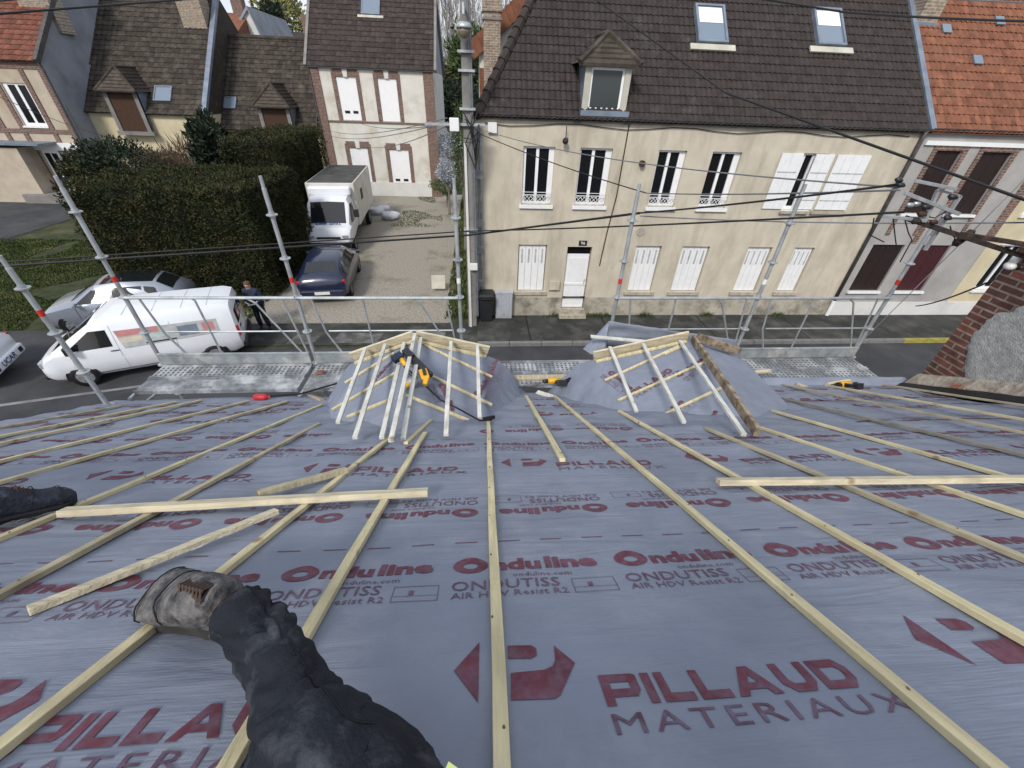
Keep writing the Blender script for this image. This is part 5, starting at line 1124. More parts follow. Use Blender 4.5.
# ================================================================== street lamp pole
def lamp_pole():
    X, Y = -.26, 12.15; root = empty('concrete_pole', (X, Y, 0), 'tall grey concrete utility pole with street lamp at the corner of the terrace', 'utility pole')
    p = MB(); p.prism([(X-.15, Y-.10), (X+.15, Y-.10), (X+.15, Y+.10), (X-.15, Y+.10)], 'Z', 0, .01)
    p = MB(); p.loft([[(X-w_, Y-d_, z_), (X+w_, Y-d_, z_), (X+w_, Y+d_, z_), (X-w_, Y+d_, z_)] for w_, d_, z_ in ((.14, .11, 0), (.068, .06, 10.5))]); p.build('pole', M['concrete'], root, bevel=.015)
    p = MB(); p.loft([[(X-.10, Y-.155, .0), (X-.02, Y-.155, .0), (X-.02, Y-.135, 0), (X-.10, Y-.135, 0)], [(X-.09, Y-.13, 5.3), (X-.03, Y-.13, 5.3), (X-.03, Y-.11, 5.3), (X-.09, Y-.11, 5.3)]]); p.build('cable_cover', M['whiter'], root)
    p = MB()
    for xx in (.15, .19): p.tube([(X+xx, Y-.1, .4), (X+xx-.06, Y-.1, 8.5)], .022, 6)
    p.build('conduit', M['gcable'], root)
    for z_ in (3.1, 6.0, 6.75, 7.1):
        p = MB(); p.box(X-.17, X+.22, Y-.16, Y+.12, z_, z_+.05); p.build('strap', M['galv'], root)
    l = onY(460, 27, Y-.45); r_ = MB(); r_.tube([(X, Y-.1, l.z+.35), (X, Y-.3, l.z+.40), (X, Y-.45, l.z+.2)], .03, 8); r_.build('lamp_arm', M['galv'], root)
    r_ = MB(); n = 14; rr = [(.03, .10), (.11, .085), (.16, .045), (.175, .0), (.165, -.02)]
    r_.loft([[(X+a_*math.cos(2*math.pi*k/n), Y-.45+a_*math.sin(2*math.pi*k/n), l.z+b_) for k in range(n)] for a_, b_ in rr], True); r_.build('lamp_hood', M['galv'], root, smooth=True)
    r_ = MB(); rr = [(.14, -.022), (.135, -.08), (.10, -.16), (.04, -.19)]
    r_.loft([[(X+a_*math.cos(2*math.pi*k/n), Y-.45+a_*math.sin(2*math.pi*k/n), l.z+b_) for k in range(n)] for a_, b_ in rr], True); r_.build('lamp_bowl', M['bowl'], root, smooth=True)
    q = onY(455, 124, Y-.2); r_ = MB(); r_.box(q.x-.13, q.x+.1, Y-.3, Y-.16, q.z-.15, q.z+.13); r_.build('junction_box', M['white'], root, bevel=.01)
    r_ = MB(); r_.beam((q.x-.75, Y-.14, q.z-.02), (q.x+.75, Y-.14, q.z), .05, .06); r_.build('cross_arm', M['galv'], root)
    r_ = MB(); q2 = onY(471, 264, Y-.1); r_.box(X-.02, X+.2, Y-.24, Y-.14, q2.z-.15, q2.z+.05); r_.build('meter_box', M['porcelain'], root, bevel=.01)
    r_ = MB(); random.seed(3)
    for i in range(9): r_.tube([(X+random.uniform(-.1, .3), Y-.18, q.z+random.uniform(-.3, .35)), (X+random.uniform(-.1, .4), Y-.22, q.z+random.uniform(-.5, .1)), (X+.2, Y-.15, q.z+random.uniform(-1.2, -.3))], .014, 5)
    r_.build('cable_tangle', M['cable'], root)
lamp_pole()
# ================================================================== overhead lines
def line(a, b, r, sag, label, m='cable', n=14):
    a = Vector(a); b = Vector(b); mb = MB(); mb.tube([a.lerp(b, i/n) - Vector((0, 0, sag*4*(i/n)*(1-i/n))) for i in range(n+1)], r, 6)
    return single(mb, 'overhead_cable', m, label, 'cable', 'overhead cables across the street')
MA = onY(901, 184, 4.0); 
line(onY(-70, 271, 7), onY(470, 235, 9.0), .022, .0, 'thick black cable bundle running level in front of the hedge and drive, lower left')
line(onY(-70, 267, 7.05), onY(470, 231, 9.05), .014, .0, 'thinner black cable just above the thick bundle, left')
line(onY(470, 235, 9.0), onY(640, 213, 6.5), .020, 0, 'thick black cable bundle crossing below the upstairs windows of the beige terrace'); line(onY(640, 213, 6.5), MA, .012, .02, 'black cable rising to the mast in front of the closed white shutters')
line(onY(470, 231, 9.05), onY(905, 212, 4.05), .012, .03, 'black cable running level under the upstairs sills to the rusty bracket')
line(onY(640, 216, 6.5), onY(1060, 222, 4.3), .010, .05, 'lowest of the black cables crossing to the rusty bracket', 'gcable')
line(onY(566, -22, 11), onY(726, 93, 8), .014, 0, 'black cable slanting down over the dark tiled roof from the dormer'); line(onY(726, 93, 8), onY(1070, 216, 3.9), .017, .0, 'thick black cable slanting down across the right end of the terrace')
line(onY(478, 133, 12.1), onY(646, 193, 8), .011, .06, 'thin cable dropping from the concrete pole across the first two upstairs windows'); line(onY(646, 193, 8), onY(900, 190, 4.1), .010, .03, 'thin cable from the second window to the mast', 'gcable')
line(onY(486, 131, 12.1), MA+Vector((0, 0, -.03)), .009, .16, 'fine grey wire sagging over the upstairs windows towards the mast', 'gcable')
line(onY(-30, 16, 16), onY(230, -4, 26), .03, 0, 'black wire crossing the top left tiled roofs'); line(onY(-30, 4, 14), onY(95, -9, 20), .02, 0, 'second black wire in the top left corner')
line(onY(-20, 88, 20), onY(118, 139, 27), .012, .2, 'thin wire in front of the peach house', 'gcable')
line(onY(750, -3, 11), onY(843, 12, 9.5), .016, 0, 'wire over the right roof window'); line(onY(843, 12, 9.5), onY(1060, 22, 7.5), .016, .02, 'wire crossing the top of the orange roof'); line(onY(740, -10, 11), onY(1060, 4, 8), .010, 0, 'faint wire along the top right edge', 'gcable')
line(onX(1022, 267, 5.95), onY(916, 306, 8.2), .012, .10, 'black cable sagging from the chimney insulator over the pavement'); line(onY(860, 345, 5.0)+Vector((0,0,.1)), onY(1024, 180, 5.2), .006, .02, 'thin stay wire beside the right scaffold pole', 'gcable')
for i, (p0, p1) in enumerate((((330, 136), (448, 122)), ((330, 131), (447, 118)), ((352, 120), (446, 124)), ((365, 146), (447, 126)))):
    line(onY(*p0, 31.5), onY(*p1, 12), .012, .25, ('wire from the white house to the pole, second from top', 'topmost wire from the white house to the pole', 'wire from the white house first floor to the pole, third from top', 'lowest wire from the white house to the pole')[i], 'gcable')

# ================================================================== vehicles
class Veh:
    def __init__(s, name, loc, hd, label, cat, st):
        s.root = empty(name, (loc[0], loc[1], 0), label, cat, rz=R(hd), local=True); s.st = st
    def sec(s, x):
        st = s.st; 
        if x <= st[0][0]: v = st[0]
        elif x >= st[-1][0]: v = st[-1]
        else:
            for a_, b_ in zip(st, st[1:]):
                if a_[0] <= x <= b_[0]: t = (x-a_[0])/(b_[0]-a_[0]); v = [p+(q-p)*t for p, q in zip(a_, b_)]; break
        _, zs, zb, zr, ws, wb, wq = v; c = min(.03, (zr-zb)*.3)
        return [(0, zs), (ws*.9, zs), (ws, zs+.10), (wb, (zs+zb)/2+.08), (wb*.985, zb), (wq+(wb-wq)*.12, zb+(zr-zb)*.80), (wq*.90, zr), (0, zr+c)]
    def side(s, x, z):
        p = s.sec(x)
        for a_, b_ in zip(p[2:6], p[3:7]):
            if a_[1] <= z <= b_[1]: t = (z-a_[1])/max(1e-6, b_[1]-a_[1]); return a_[0]+(b_[0]-a_[0])*t
        return p[6][0]
    def top(s, x, y):
        p = s.sec(x)[4:]; y = abs(y)
        for a_, b_ in zip(p, p[1:]):
            if b_[0] <= y <= a_[0]: t = (a_[0]-y)/max(1e-6, a_[0]-b_[0]); return a_[1]+(b_[1]-a_[1])*t
        return p[-1][1]
    def body(s, m, smooth=True):
        mb = MB(); R_ = []
        for v in s.st:
            h = s.sec(v[0]); R_.append([(v[0], y, z) for y, z in h] + [(v[0], -y, z) for y, z in h[-2:0:-1]])
        mb.loft(R_); o = mb.build('body', M[m], s.root, smooth=smooth, bevel=0); sub(o)
        md = o.modifiers.new('e', 'EDGE_SPLIT'); md.split_angle = R(38); s.b = o; return o
    def sidep(s, c4, m, name, o=.006, sides=(1, -1), n=6, parent=None, label=None):
        for sg in sides:
            mb = MB(); V = []
            for j in range(n+1):
                for i in range(n+1):
                    u_, v_ = i/n, j/n; x = (c4[0][0]*(1-u_)+c4[1][0]*u_)*(1-v_)+(c4[3][0]*(1-u_)+c4[2][0]*u_)*v_; z = (c4[0][1]*(1-u_)+c4[1][1]*u_)*(1-v_)+(c4[3][1]*(1-u_)+c4[2][1]*u_)*v_
                    V.append((x, sg*(s.side(x, z)+o), z))
            mb.add(V, [(j*(n+1)+i, j*(n+1)+i+1, (j+1)*(n+1)+i+1, (j+1)*(n+1)+i) for j in range(n) for i in range(n)])
            q = mb.build(name, M[m], parent or s.root, smooth=True, fixn=False); sub(q)
    def topp(s, c4, m, name, o=.006, n=6, parent=None):
        mb = MB(); V = []
        for j in range(n+1):
            for i in range(n+1):
                u_, v_ = i/n, j/n; x = (c4[0][0]*(1-u_)+c4[1][0]*u_)*(1-v_)+(c4[3][0]*(1-u_)+c4[2][0]*u_)*v_; y = (c4[0][1]*(1-u_)+c4[1][1]*u_)*(1-v_)+(c4[3][1]*(1-u_)+c4[2][1]*u_)*v_
                V.append((x, y, s.top(x, y)+o))
        mb.add(V, [(j*(n+1)+i, j*(n+1)+i+1, (j+1)*(n+1)+i+1, (j+1)*(n+1)+i) for j in range(n) for i in range(n)]); return mb.build(name, M[m], parent or s.root, smooth=True, fixn=False)
    def wheel(s, x, r, hw):
        for sg in (1, -1):
            t = MB(); y0 = sg*(hw-.19); y1 = sg*(hw+.012); n = 20
            prof = [(r*.62, y0), (r*.96, y0), (r, y0+sg*.03), (r, y1-sg*.03), (r*.96, y1), (r*.64, y1)]
            t.loft([[(x+a_*math.cos(2*math.pi*k/n), b_, r+a_*math.sin(2*math.pi*k/n)) for k in range(n)] for a_, b_ in prof], False); w_ = t.build('wheel', M['black'], s.root, smooth=True); sub(w_)
            t = MB(); t.tube([(x, y1-sg*.03, r), (x, y1-sg*.012, r)], r*.64, 18); t.tube([(x, y1-sg*.012, r), (x, y1+sg*.004, r)], r*.18, 10)
            for k in range(6): a_ = k*math.pi/3; t.beam((x+.12*math.cos(a_)*r/.33, y1-sg*.006, r+.12*math.sin(a_)*r/.33), (x+r*.6*math.cos(a_), y1-sg*.006, r+r*.6*math.sin(a_)), .05, .012, (0,1,0))
            t.build('rim', M['rim'], w_)
            t = MB(); n = 18; hb = s.side(x, r+.15)+.004; V = []
            for k in range(n+1): a_ = math.pi*k/n-.12+.24*k/n*1; V += [(x+r*1.16*math.cos(a_), sg*(hb), r+r*1.16*math.sin(a_)), (x+r*.9*math.cos(a_), sg*(hb+.001), r+r*.9*math.sin(a_))]
            t.add(V, [(2*k, 2*k+2, 2*k+3, 2*k+1) for k in range(n)]); t.build('wheel_arch', M['black'], s.root, fixn=False)
    def boxp(s, name, m, *b, bevel=.01, both=False, parent=None):
        for sg in ((1, -1) if both else (1,)):
            mb = MB(); y0, y1 = sorted((b[2]*sg, b[3]*sg)); mb.box(b[0], b[1], y0, y1, b[4], b[5]); mb.build(name, M[m], parent or s.root, bevel=bevel)
VST = [(-2.50,.50,1.05,1.66,.74,.84,.70), (-2.44,.38,1.08,1.82,.84,.92,.76), (-2.2,.30,1.1,1.88,.90,.95,.80), (-.8,.28,1.1,1.91,.92,.96,.82), (.5,.28,1.1,1.91,.92,.96,.82), (.75,.28,1.1,1.89,.92,.96,.82), (.92,.28,1.1,1.82,.92,.96,.81), (2.02,.28,1.03,1.14,.92,.955,.83), (2.09,.28,1.0,1.07,.92,.95,.78), (2.28,.30,.90,1.00,.89,.90,.68), (2.42,.33,.74,.90,.80,.82,.60), (2.50,.38,.60,.70,.66,.70,.52)]
def van():
    v = Veh('white_van', (-8.90, 10.22), 201, 'white panel van with colourful advertising along its side, parked facing left', 'van', VST); v.body('carwhite')
    v.topp([(.98, -.725), (.98, .725), (2.02, .745), (2.02, -.745)], 'carglass', 'windscreen')
    v.sidep([(1.68, 1.14), (.62, 1.14), (.62, 1.62), (1.0, 1.62)], 'carglass', 'door_window')
    v.sidep([(1.72, .50), (1.715, .50), (1.42, 1.7), (1.425, 1.7)], 'groove', 'panel_gap'); v.sidep([(.52, .40), (.508, .40), (.508, 1.72), (.52, 1.72)], 'groove', 'panel_gap')
    v.sidep([(-.85, .40), (-.862, .40), (-.862, 1.6), (-.85, 1.6)], 'groove', 'panel_gap')
    v.sidep([(1.5, .30), (-1.05, .30), (-1.05, .40), (1.5, .40)], 'blackm', 'sill_trim', .012)
    v.sidep([(.72, 1.0), (.52, 1.0), (.52, 1.03), (.72, 1.03)], 'darkink', 'door_handle', .02)
    # advertising blocks
    v.sidep([(.38, 1.02), (-2.02, 1.08), (-2.02, 1.50), (.46, 1.56)], 'ad_g', 'side_advert', .007)
    v.sidep([(.42, 1.38), (-.55, 1.38), (-.55, 1.54), (.44, 1.55)], 'ad_r', 'side_advert', .010); v.sidep([(.40, 1.20), (-.12, 1.20), (-.12, 1.34), (.41, 1.34)], 'ad_y', 'side_advert', .010); v.sidep([(-.3, 1.22), (-.75, 1.22), (-.75, 1.34), (-.3, 1.34)], 'ad_t', 'side_advert', .010)
    v.sidep([(-.15, 1.08), (-.9, 1.08), (-.9, 1.12), (-.15, 1.12)], 'darkink', 'side_advert', .010); v.sidep([(-1.0, 1.14), (-1.5, 1.14), (-1.5, 1.44), (-1.0, 1.44)], 'zinc', 'side_advert', .010); v.sidep([(-1.62, 1.20), (-1.92, 1.18), (-1.92, 1.44), (-1.62, 1.46)], 'ad_r', 'side_advert', .010)
    t = MB(); X0 = .30
    for (xx, zz, st_, ww, hh) in ((.36, 1.41, 'RENOVATION', .85, .09), (-1.02, 1.24, 'TOITURE', .44, .10)):
        vs_, fs = textmesh(st_, .02); t.add([(xx-a_*ww, (v.side(xx-a_*ww, zz+b_*hh)+.013), zz+b_*hh) for a_, b_ in vs_], fs)
    for x in (-1.6, -.9, -.2): pass
    for x in (-1.9, -1.25, -.55, .15): v.topp([(x, -.70), (x, .70), (x+.02, .70), (x+.02, -.70)], 'groove', 'roof_rib', .004)
    # rear doors
    v.boxp('rear_window', 'carglass', -2.515, -2.498, .06, .64, 1.14, 1.58, both=True); v.boxp('rear_sticker', 'ad_r', -2.522, -2.516, .12, .40, 1.22, 1.5, bevel=0); v.boxp('rear_sticker', 'white', -2.524, -2.5225, .14, .38, 1.30, 1.36, bevel=0)
    v.boxp('tail_light', 'tail', -2.505, -2.42, .80, .885, .82, 1.18, both=True); v.boxp('number_plate', 'plate', -2.515, -2.499, -.25, .25, .72, .83)
    v.boxp('rear_bumper', 'blackm', -2.58, -2.46, -.80, .80, .36, .56, bevel=.04); v.boxp('badge', 'darkink', -2.516, -2.50, .35, .55, .95, 1.02)
    v.boxp('head_light', 'lamp', 2.24, 2.42, .62, .86, .74, .92, both=True, bevel=.03); v.boxp('front_bumper', 'blackm', 2.30, 2.56, -.72, .72, .30, .46, bevel=.05); v.boxp('wing_mirror', 'blackm', 1.50, 1.62, .98, 1.14, 1.12, 1.36, both=True, bevel=.03)
    v.wheel(1.62, .335, .93); v.wheel(-1.66, .335, .93)
    v.root.scale = (.86, .91, .87)
van()
CST = [(-2.06,.44,.72,.80,.60,.68,.58), (-1.98,.34,.84,.96,.76,.80,.62), (-1.80,.28,.90,1.08,.82,.85,.62), (-1.30,.25,.93,1.38,.84,.87,.57), (-.4,.25,.93,1.45,.85,.87,.58), (.30,.25,.93,1.41,.85,.87,.56), (.50,.25,.92,1.33,.85,.87,.56), (1.10,.25,.90,1.00,.84,.86,.66), (1.72,.28,.78,.86,.82,.84,.64), (1.98,.32,.62,.70,.74,.77,.58), (2.08,.38,.5,.56,.6,.62,.48)]
def hatch(name, loc, hd, paint, label, plate=True, text=None, roof=None):
    v = Veh(name, loc, hd, label, 'car', CST); v.body(paint)
    v.topp([(.42, -.50), (.42, .50), (1.06, .62), (1.06, -.62)], 'carglass', 'windscreen'); v.topp([(-1.76, -.52), (-1.76, .52), (-1.36, .46), (-1.36, -.46)], 'carglass', 'rear_window')
    v.sidep([(.92, .96), (-.05, .96), (-.05, 1.32), (.42, 1.29)], 'carglass', 'door_window'); v.sidep([(-.12, .96), (-.95, .96), (-.95, 1.30), (-.12, 1.33)], 'carglass', 'door_window'); v.sidep([(-1.02, .98), (-1.55, 1.0), (-1.3, 1.24), (-1.02, 1.29)], 'carglass', 'quarter_window')
    v.sidep([(-.085, .35), (-.095, .35), (-.095, 1.3), (-.085, 1.3)], 'groove' if paint != 'carnavy' else 'black', 'panel_gap'); v.sidep([(.95, .4), (.94, .4), (.94, .92), (.95, .92)], 'black', 'panel_gap')
    if roof: v.topp([(-1.28, -.5), (-1.28, .5), (.38, .5), (.38, -.5)], roof, 'roof_panel', .008)
    v.boxp('tail_light', 'tail', -1.99, -1.84, .58, .80, .74, .90, both=True, bevel=.02); v.boxp('head_light', 'lamp', 1.82, 1.99, .52, .76, .60, .72, both=True, bevel=.03)
    v.boxp('wing_mirror', paint, .82, .92, .86, 1.02, .92, 1.04, both=True, bevel=.03); v.boxp('rear_bumper', paint, -2.13, -1.98, -.74, .74, .36, .60, bevel=.05); v.boxp('front_bumper', 'blackm', 1.98, 2.12, -.6, .6, .32, .44, bevel=.04)
    if plate: v.boxp('number_plate', 'plate', -2.145, -2.128, -.25, .25, .45, .555, bevel=.003)
    if text:
        t = MB(); text_on(t, text, Vector((-2.136, .30, .42)), Vector((0,-1,0)), Vector((0,0,1)), .60, .15, bold=.02); t.build('lettering', M['blueink'], v.root, fixn=False); v.boxp('reflector', 'darkink', -2.15, -2.12, .46, .60, .43, .55, both=True)
    v.wheel(1.28, .30, .83); v.wheel(-1.25, .30, .83); return v
hatch('silver_car', (-11.35, 12.75), 197, 'carsilver', 'silver car with dark roof parked between the white van and the hedge', roof='carglass').root.scale = (.9, .95, .95)
hatch('white_car', (-14.0, 8.8), 199, 'carwhite', 'white car cut off by the left edge, blue lettering across its rear bumper', plate=False, text='UCAR')
hatch('navy_car', (-5.75, 15.7), 97, 'carnavy', 'dark blue hatchback with white number plate parked in front of the box truck')
def truck():
    st = [(.9,.75,1.4,2.2,.95,.98,.88), (1.4,.70,1.38,2.28,.95,.98,.88), (1.85,.6,1.35,2.2,.95,.98,.86), (2.5,.55,1.22,1.30,.95,.97,.84), (2.85,.5,1.12,1.22,.92,.94,.80), (3.0,.48,.9,1.0,.86,.88,.74), (3.08,.46,.7,.8,.8,.82,.7)]
    v = Veh('box_truck', (-6.98, 21.9), 275, 'white box truck with dirty dark box roof parked by the hedge facing the street', 'truck', st); v.body('carwhite')
    v.topp([(1.92, -.72), (1.92, .72), (2.48, .74), (2.48, -.74)], 'carglass', 'windscreen'); v.sidep([(2.2, 1.3), (1.25, 1.3), (1.25, 2.0), (1.8, 2.0)], 'carglass', 'door_window')
    v.boxp('cargo_box', 'cream_box', -4.6, .88, -1.05, 1.05, .85, 2.72, bevel=.02); v.boxp('box_roof', 'trucktop', -4.52, .82, -.98, .98, 2.721, 2.735, bevel=0)
    v.boxp('box_front_fairing', 'carwhite', .885, 1.25, -.92, .92, 2.24, 2.62, bevel=.08)
    v.boxp('box_side_sign', 'brown', -1.2, -.6, 1.053, 1.06, 1.7, 2.2, bevel=0); v.boxp('chassis', 'black', -4.4, .9, -.6, .6, .45, .84)
    v.boxp('grille', 'blackm', 3.06, 3.10, -.5, .5, .82, .9); v.boxp('front_bumper', 'blackm', 3.0, 3.18, -.9, .9, .42, .66, bevel=.04); v.boxp('head_light', 'lamp', 2.98, 3.07, .58, .82, .78, .95, both=True); v.boxp('number_plate', 'plate', 3.181, 3.19, -.25, .25, .48, .58)
    v.boxp('wing_mirror', 'blackm', 2.0, 2.1, 1.05, 1.28, 1.5, 1.85, both=True, bevel=.03)
    t = MB()
    for k, (yy, ww) in enumerate(((-.62, .55), (.02, .5))):
        vs_, fs = textmesh('DEPANN' if k == 0 else 'SERVICE', .02); t.add([(2.45+.16*(1-b_), yy+a_*ww, v.top(2.45+.16*(1-b_), yy+a_*ww)+.012) for a_, b_ in vs_], fs)
    t.build('lettering', M['blueink'], v.root, fixn=False)
    v.wheel(2.2, .36, .93); v.wheel(-2.6, .36, 1.0); v.root.scale = (1, 1.02, 1.0)
truck()

# ================================================================== bins, sacks, planks
b = MB(); b.loft([[(x*w_+.20, y*w_*1.1+12.36, z_) for x, y in ((-1,-1),(1,-1),(1,1),(-1,1))] for w_, z_ in ((.19, .14), (.24, .98), (.245, 1.0))]); bn = empty('wheelie_bin', (.20, 12.36, .11), 'black wheelie bin against the corner of the beige terrace', 'bin'); bb = b.build('body', M['bin'], bn, bevel=.02)
b = MB(); b.loft([[(x*w_+.20, y*w_*1.1+12.36, z_) for x, y in ((-1,-1),(1,-1),(1,1),(-1,1))] for w_, z_ in ((.26, 1.002), (.26, 1.04), (.2, 1.10))]); b.build('lid', M['bin'], bn, bevel=.01)
b = MB(); b.tube([(.0, 12.62, .22), (.40, 12.62, .22)], .1, 12); b.build('wheel', M['black'], bn); b = MB(); b.tube([(.02, 12.05, .98), (.38, 12.05, .98)], .018, 8); b.build('handle', M['bin'], bn)
b = MB(); b.box(.52, 1.08, 12.40, 12.62, .115, 1.02); bx = empty('meter_cabinet', (.8, 12.5, .11), 'light grey cabinet standing beside the black wheelie bin', 'cabinet'); b.build('housing', M['binlight'], bx, bevel=.01)
for i in range(6): b = MB(); b.box(.56+i*.085, .63+i*.085, 12.388, 12.398, .18, .98); b.build('door_rib', M['binlight'], bx)
b = MB(); b.box(.50, 1.10, 12.38, 12.63, 1.022, 1.05); b.build('lid', M['binlight'], bx)
q = onZ(434, 290); b = MB(); b.obox((q.x+.2, q.y-.05, .35), Vector((1,0,0)), Vector((0,.5,.86)), Vector((0,-.86,.5)), .26, .26, .02); single(b, 'leaning_board', 'board', 'pale flat board leaning on the grass strip left of the concrete pole', 'panel')
def sack(px, py, s_, label, seed):
    p = onZ(px, py); mb = MB(); n, m = 16, 10; R_ = []
    for i in range(m+1):
        a_ = math.pi*i/m; row_ = []
        for k in range(n):
            t_ = 2*math.pi*k/n; d_ = 1+.22*noise.noise(Vector((math.cos(t_)*2, math.sin(t_)*2, a_*2+seed))); row_.append((p.x+s_*1.2*math.sin(a_)**.6*math.cos(t_)*d_, p.y+s_*math.sin(a_)**.6*math.sin(t_)*d_, s_*.45-s_*.5*math.cos(a_)*d_))
        R_.append(row_)
    mb.loft(R_, False); single(mb, 'sack', 'bag', label, 'bag', 'white sacks on the drive', smooth=True)
sack(377, 214, .42, 'left of the white sacks on the gravel drive beside the box truck', 1); sack(391, 219, .46, 'right of the white sacks on the gravel drive, nearest the street', 5); sack(384, 211, .35, 'smallest white sack, behind the two others on the drive', 9)

# ================================================================== hedges, shrubs, trees
def hedge(x0, x1, y0, y1, zt, n, label, size=.045, m='hedge', sk=0, seed=0):
    root = empty('hedge', ((x0+x1)/2, (y0+y1)/2, 0), label, 'hedge'); c = MB(); i_ = .28
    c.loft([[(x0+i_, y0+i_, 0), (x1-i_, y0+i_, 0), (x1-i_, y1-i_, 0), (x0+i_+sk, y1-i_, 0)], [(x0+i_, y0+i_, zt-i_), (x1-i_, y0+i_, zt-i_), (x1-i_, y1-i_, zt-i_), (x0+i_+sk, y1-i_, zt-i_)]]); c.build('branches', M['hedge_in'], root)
    mb = MB(); A = [(x1-x0)*zt, (x1-x0)*(y1-y0), (y1-y0)*zt, (y1-y0)*zt]; T = sum(A)
    for _ in range(n):
        r_ = random.uniform(0, T)
        if r_ < A[0]: p = Vector((random.uniform(x0, x1), y0, random.uniform(0, zt))); nn = Vector((0,-1,0))
        elif r_ < A[0]+A[1]: p = Vector((random.uniform(x0, x1), random.uniform(y0, y1), zt)); nn = Vector((0,0,1))
        elif r_ < A[0]+A[1]+A[2]: p = Vector((x1, random.uniform(y0, y1), random.uniform(0, zt))); nn = Vector((1,0,0))
        else: p = Vector((x0, random.uniform(y0, y1), random.uniform(0, zt))); nn = Vector((-1,0,0))
        if sk and p.x < x0+sk*(p.y-y0)/(y1-y0): continue
        d_ = .20*noise.noise(p*.9+Vector((seed,0,0)))+.14*noise.noise(p*2.6)+.10*noise.noise(p*6); 
        p = p+nn*(d_-random.uniform(0, .16)); ex = max(0, p.z-zt+.35)
        if nn.z == 0: p -= nn*ex*.4
        a_ = (nn*random.uniform(.1, 1)+Vector((random.uniform(-1,1), random.uniform(-1,1), random.uniform(-.6,1)))).normalized(); b_ = a_.cross(Vector((random.uniform(-1,1), random.uniform(-1,1), random.uniform(-1,1)))).normalized(); s_ = size*random.uniform(.6, 1.5)
        mb.add([p, p+a_*s_+b_*s_*.5, p+a_*s_*2.1, p+a_*s_-b_*s_*.5], [(0,1,2,3)])
    mb.build('foliage', M[m], root, fixn=False)
hedge(-12.95, -7.5, 14.3, 19.2, 3.6, 95000, 'big clipped dark green hedge behind the parked white van', .036)
hedge(-11.0, -8.75, 20.5, 27.5, 4.45, 44000, 'second tall dark hedge, beside the box truck', .042, seed=9)
def shrub(px, py, Y, rx, rz, n, size, m, label, zc=None, name='shrub', cat='shrub', spiky=0, slim=.4):
    p = onY(px, py, Y); root = empty(name, (p.x, Y, 0), label, cat); t = MB(); t.tube([(p.x, Y, 0), (p.x+.1, Y, p.z)], [.09, .03], 6)
    for k in range(8): a_ = k*.8; t.tube([(p.x+.05, Y, p.z*.5), (p.x+rx*.7*math.cos(a_), Y+rx*.7*math.sin(a_), p.z+rz*.3*math.sin(k*1.7))], [.04, .012], 5)
    t.build('stem', M['bark'], root); mb = MB()
    for _ in range(n):
        d_ = Vector((random.gauss(0,1), random.gauss(0,1), random.gauss(0,1))).normalized(); r_ = random.uniform(.55, 1.05)*(1+.35*noise.noise(d_*2+Vector((px,0,0)))+.2*noise.noise(d_*5))
        q = Vector((p.x+d_.x*rx*r_, Y+d_.y*rx*r_, p.z+d_.z*rz*r_))
        if q.z < .05: continue
        a_ = (d_*.6+Vector((random.uniform(-1,1), random.uniform(-1,1), random.uniform(-.3,1+spiky)))).normalized(); b_ = a_.orthogonal().normalized(); s_ = size*random.uniform(.6, 1.4)*(1+spiky)
        mb.add([q, q+a_*s_+b_*s_*slim, q+a_*s_*2, q+a_*s_-b_*s_*slim], [(0,1,2,3)])
    mb.build('foliage', M[m], root, fixn=False)
fn = empty('wooden_fence', (-13.5, 25, 0), 'dark brown slatted fence behind the big hedge in front of the cottage', 'fence'); a_, b_ = onY(140, 152, 25), onY(236, 152, 25); t = MB(); xx = a_.x
while xx < b_.x: t.box(xx, xx+.11, 25, 25.03, 0, a_.z+random.uniform(-.04, .04)); xx += .14
t.build('slats', M['brown'], fn); xx = a_.x
for k in range(5): t = MB(); xx = a_.x+(b_.x-a_.x)*k/4; t.box(xx-.07, xx+.07, 24.9, 24.995, 0, a_.z+.12); t.build('post', M['concrete'], fn)
shrub(118, 165, 21, 1.5, .95, 5500, .07, 'conifer', 'rounded dark conifer rising behind the left part of the big hedge')
shrub(92, 172, 20.5, 1.1, .7, 3500, .06, 'hedge', 'low green shrub rising behind the left corner of the big hedge')
shrub(213, 152, 22, .7, 1.3, 3000, .07, 'conifer', 'dark spiky shrub standing between the two hedges', spiky=.8)
shrub(237, 165, 21, .5, .9, 1500, .06, 'conifer', 'small dark shrub beside the second hedge', spiky=.4)
shrub(165, 175, 21.5, 1.2, .8, 900, .10, 'twig', 'leafless brown shrub behind the middle of the big hedge', spiky=1.6, slim=.05); shrub(192, 168, 22.5, .9, 1.0, 700, .10, 'twig', 'taller leafless brown shrub next to the spiky dark one', spiky=1.8, slim=.05)
shrub(447, 172, 27, .6, .6, 1800, .06, 'blossom', 'pale blossoming shrub in the gap beside the white house'); shrub(450, 146, 33, .8, .8, 1800, .07, 'blossom', 'pale blossoming shrub farther back in the gap')
shrub(462, 150, 20, .4, 1.6, 1800, .06, 'bush', 'narrow green climbing shrub behind the concrete pole'); shrub(446, 186, 29, 1.0, .4, 1500, .06, 'bush', 'low green bush at the right foot of the white house')
shrub(455, 104, 48, 3.2, 1.6, 3500, .22, 'conifer', 'dark evergreen behind the garden beyond the drive'); shrub(470, 66, 60, 2.6, 3.4, 4200, .25, 'bush', 'green conifer left of the brick chimney in the distance', name='tree', cat='tree'); shrub(446, 92, 62, 4.5, 2.6, 3500, .26, 'twig', 'brown leafless thicket beyond the garden')
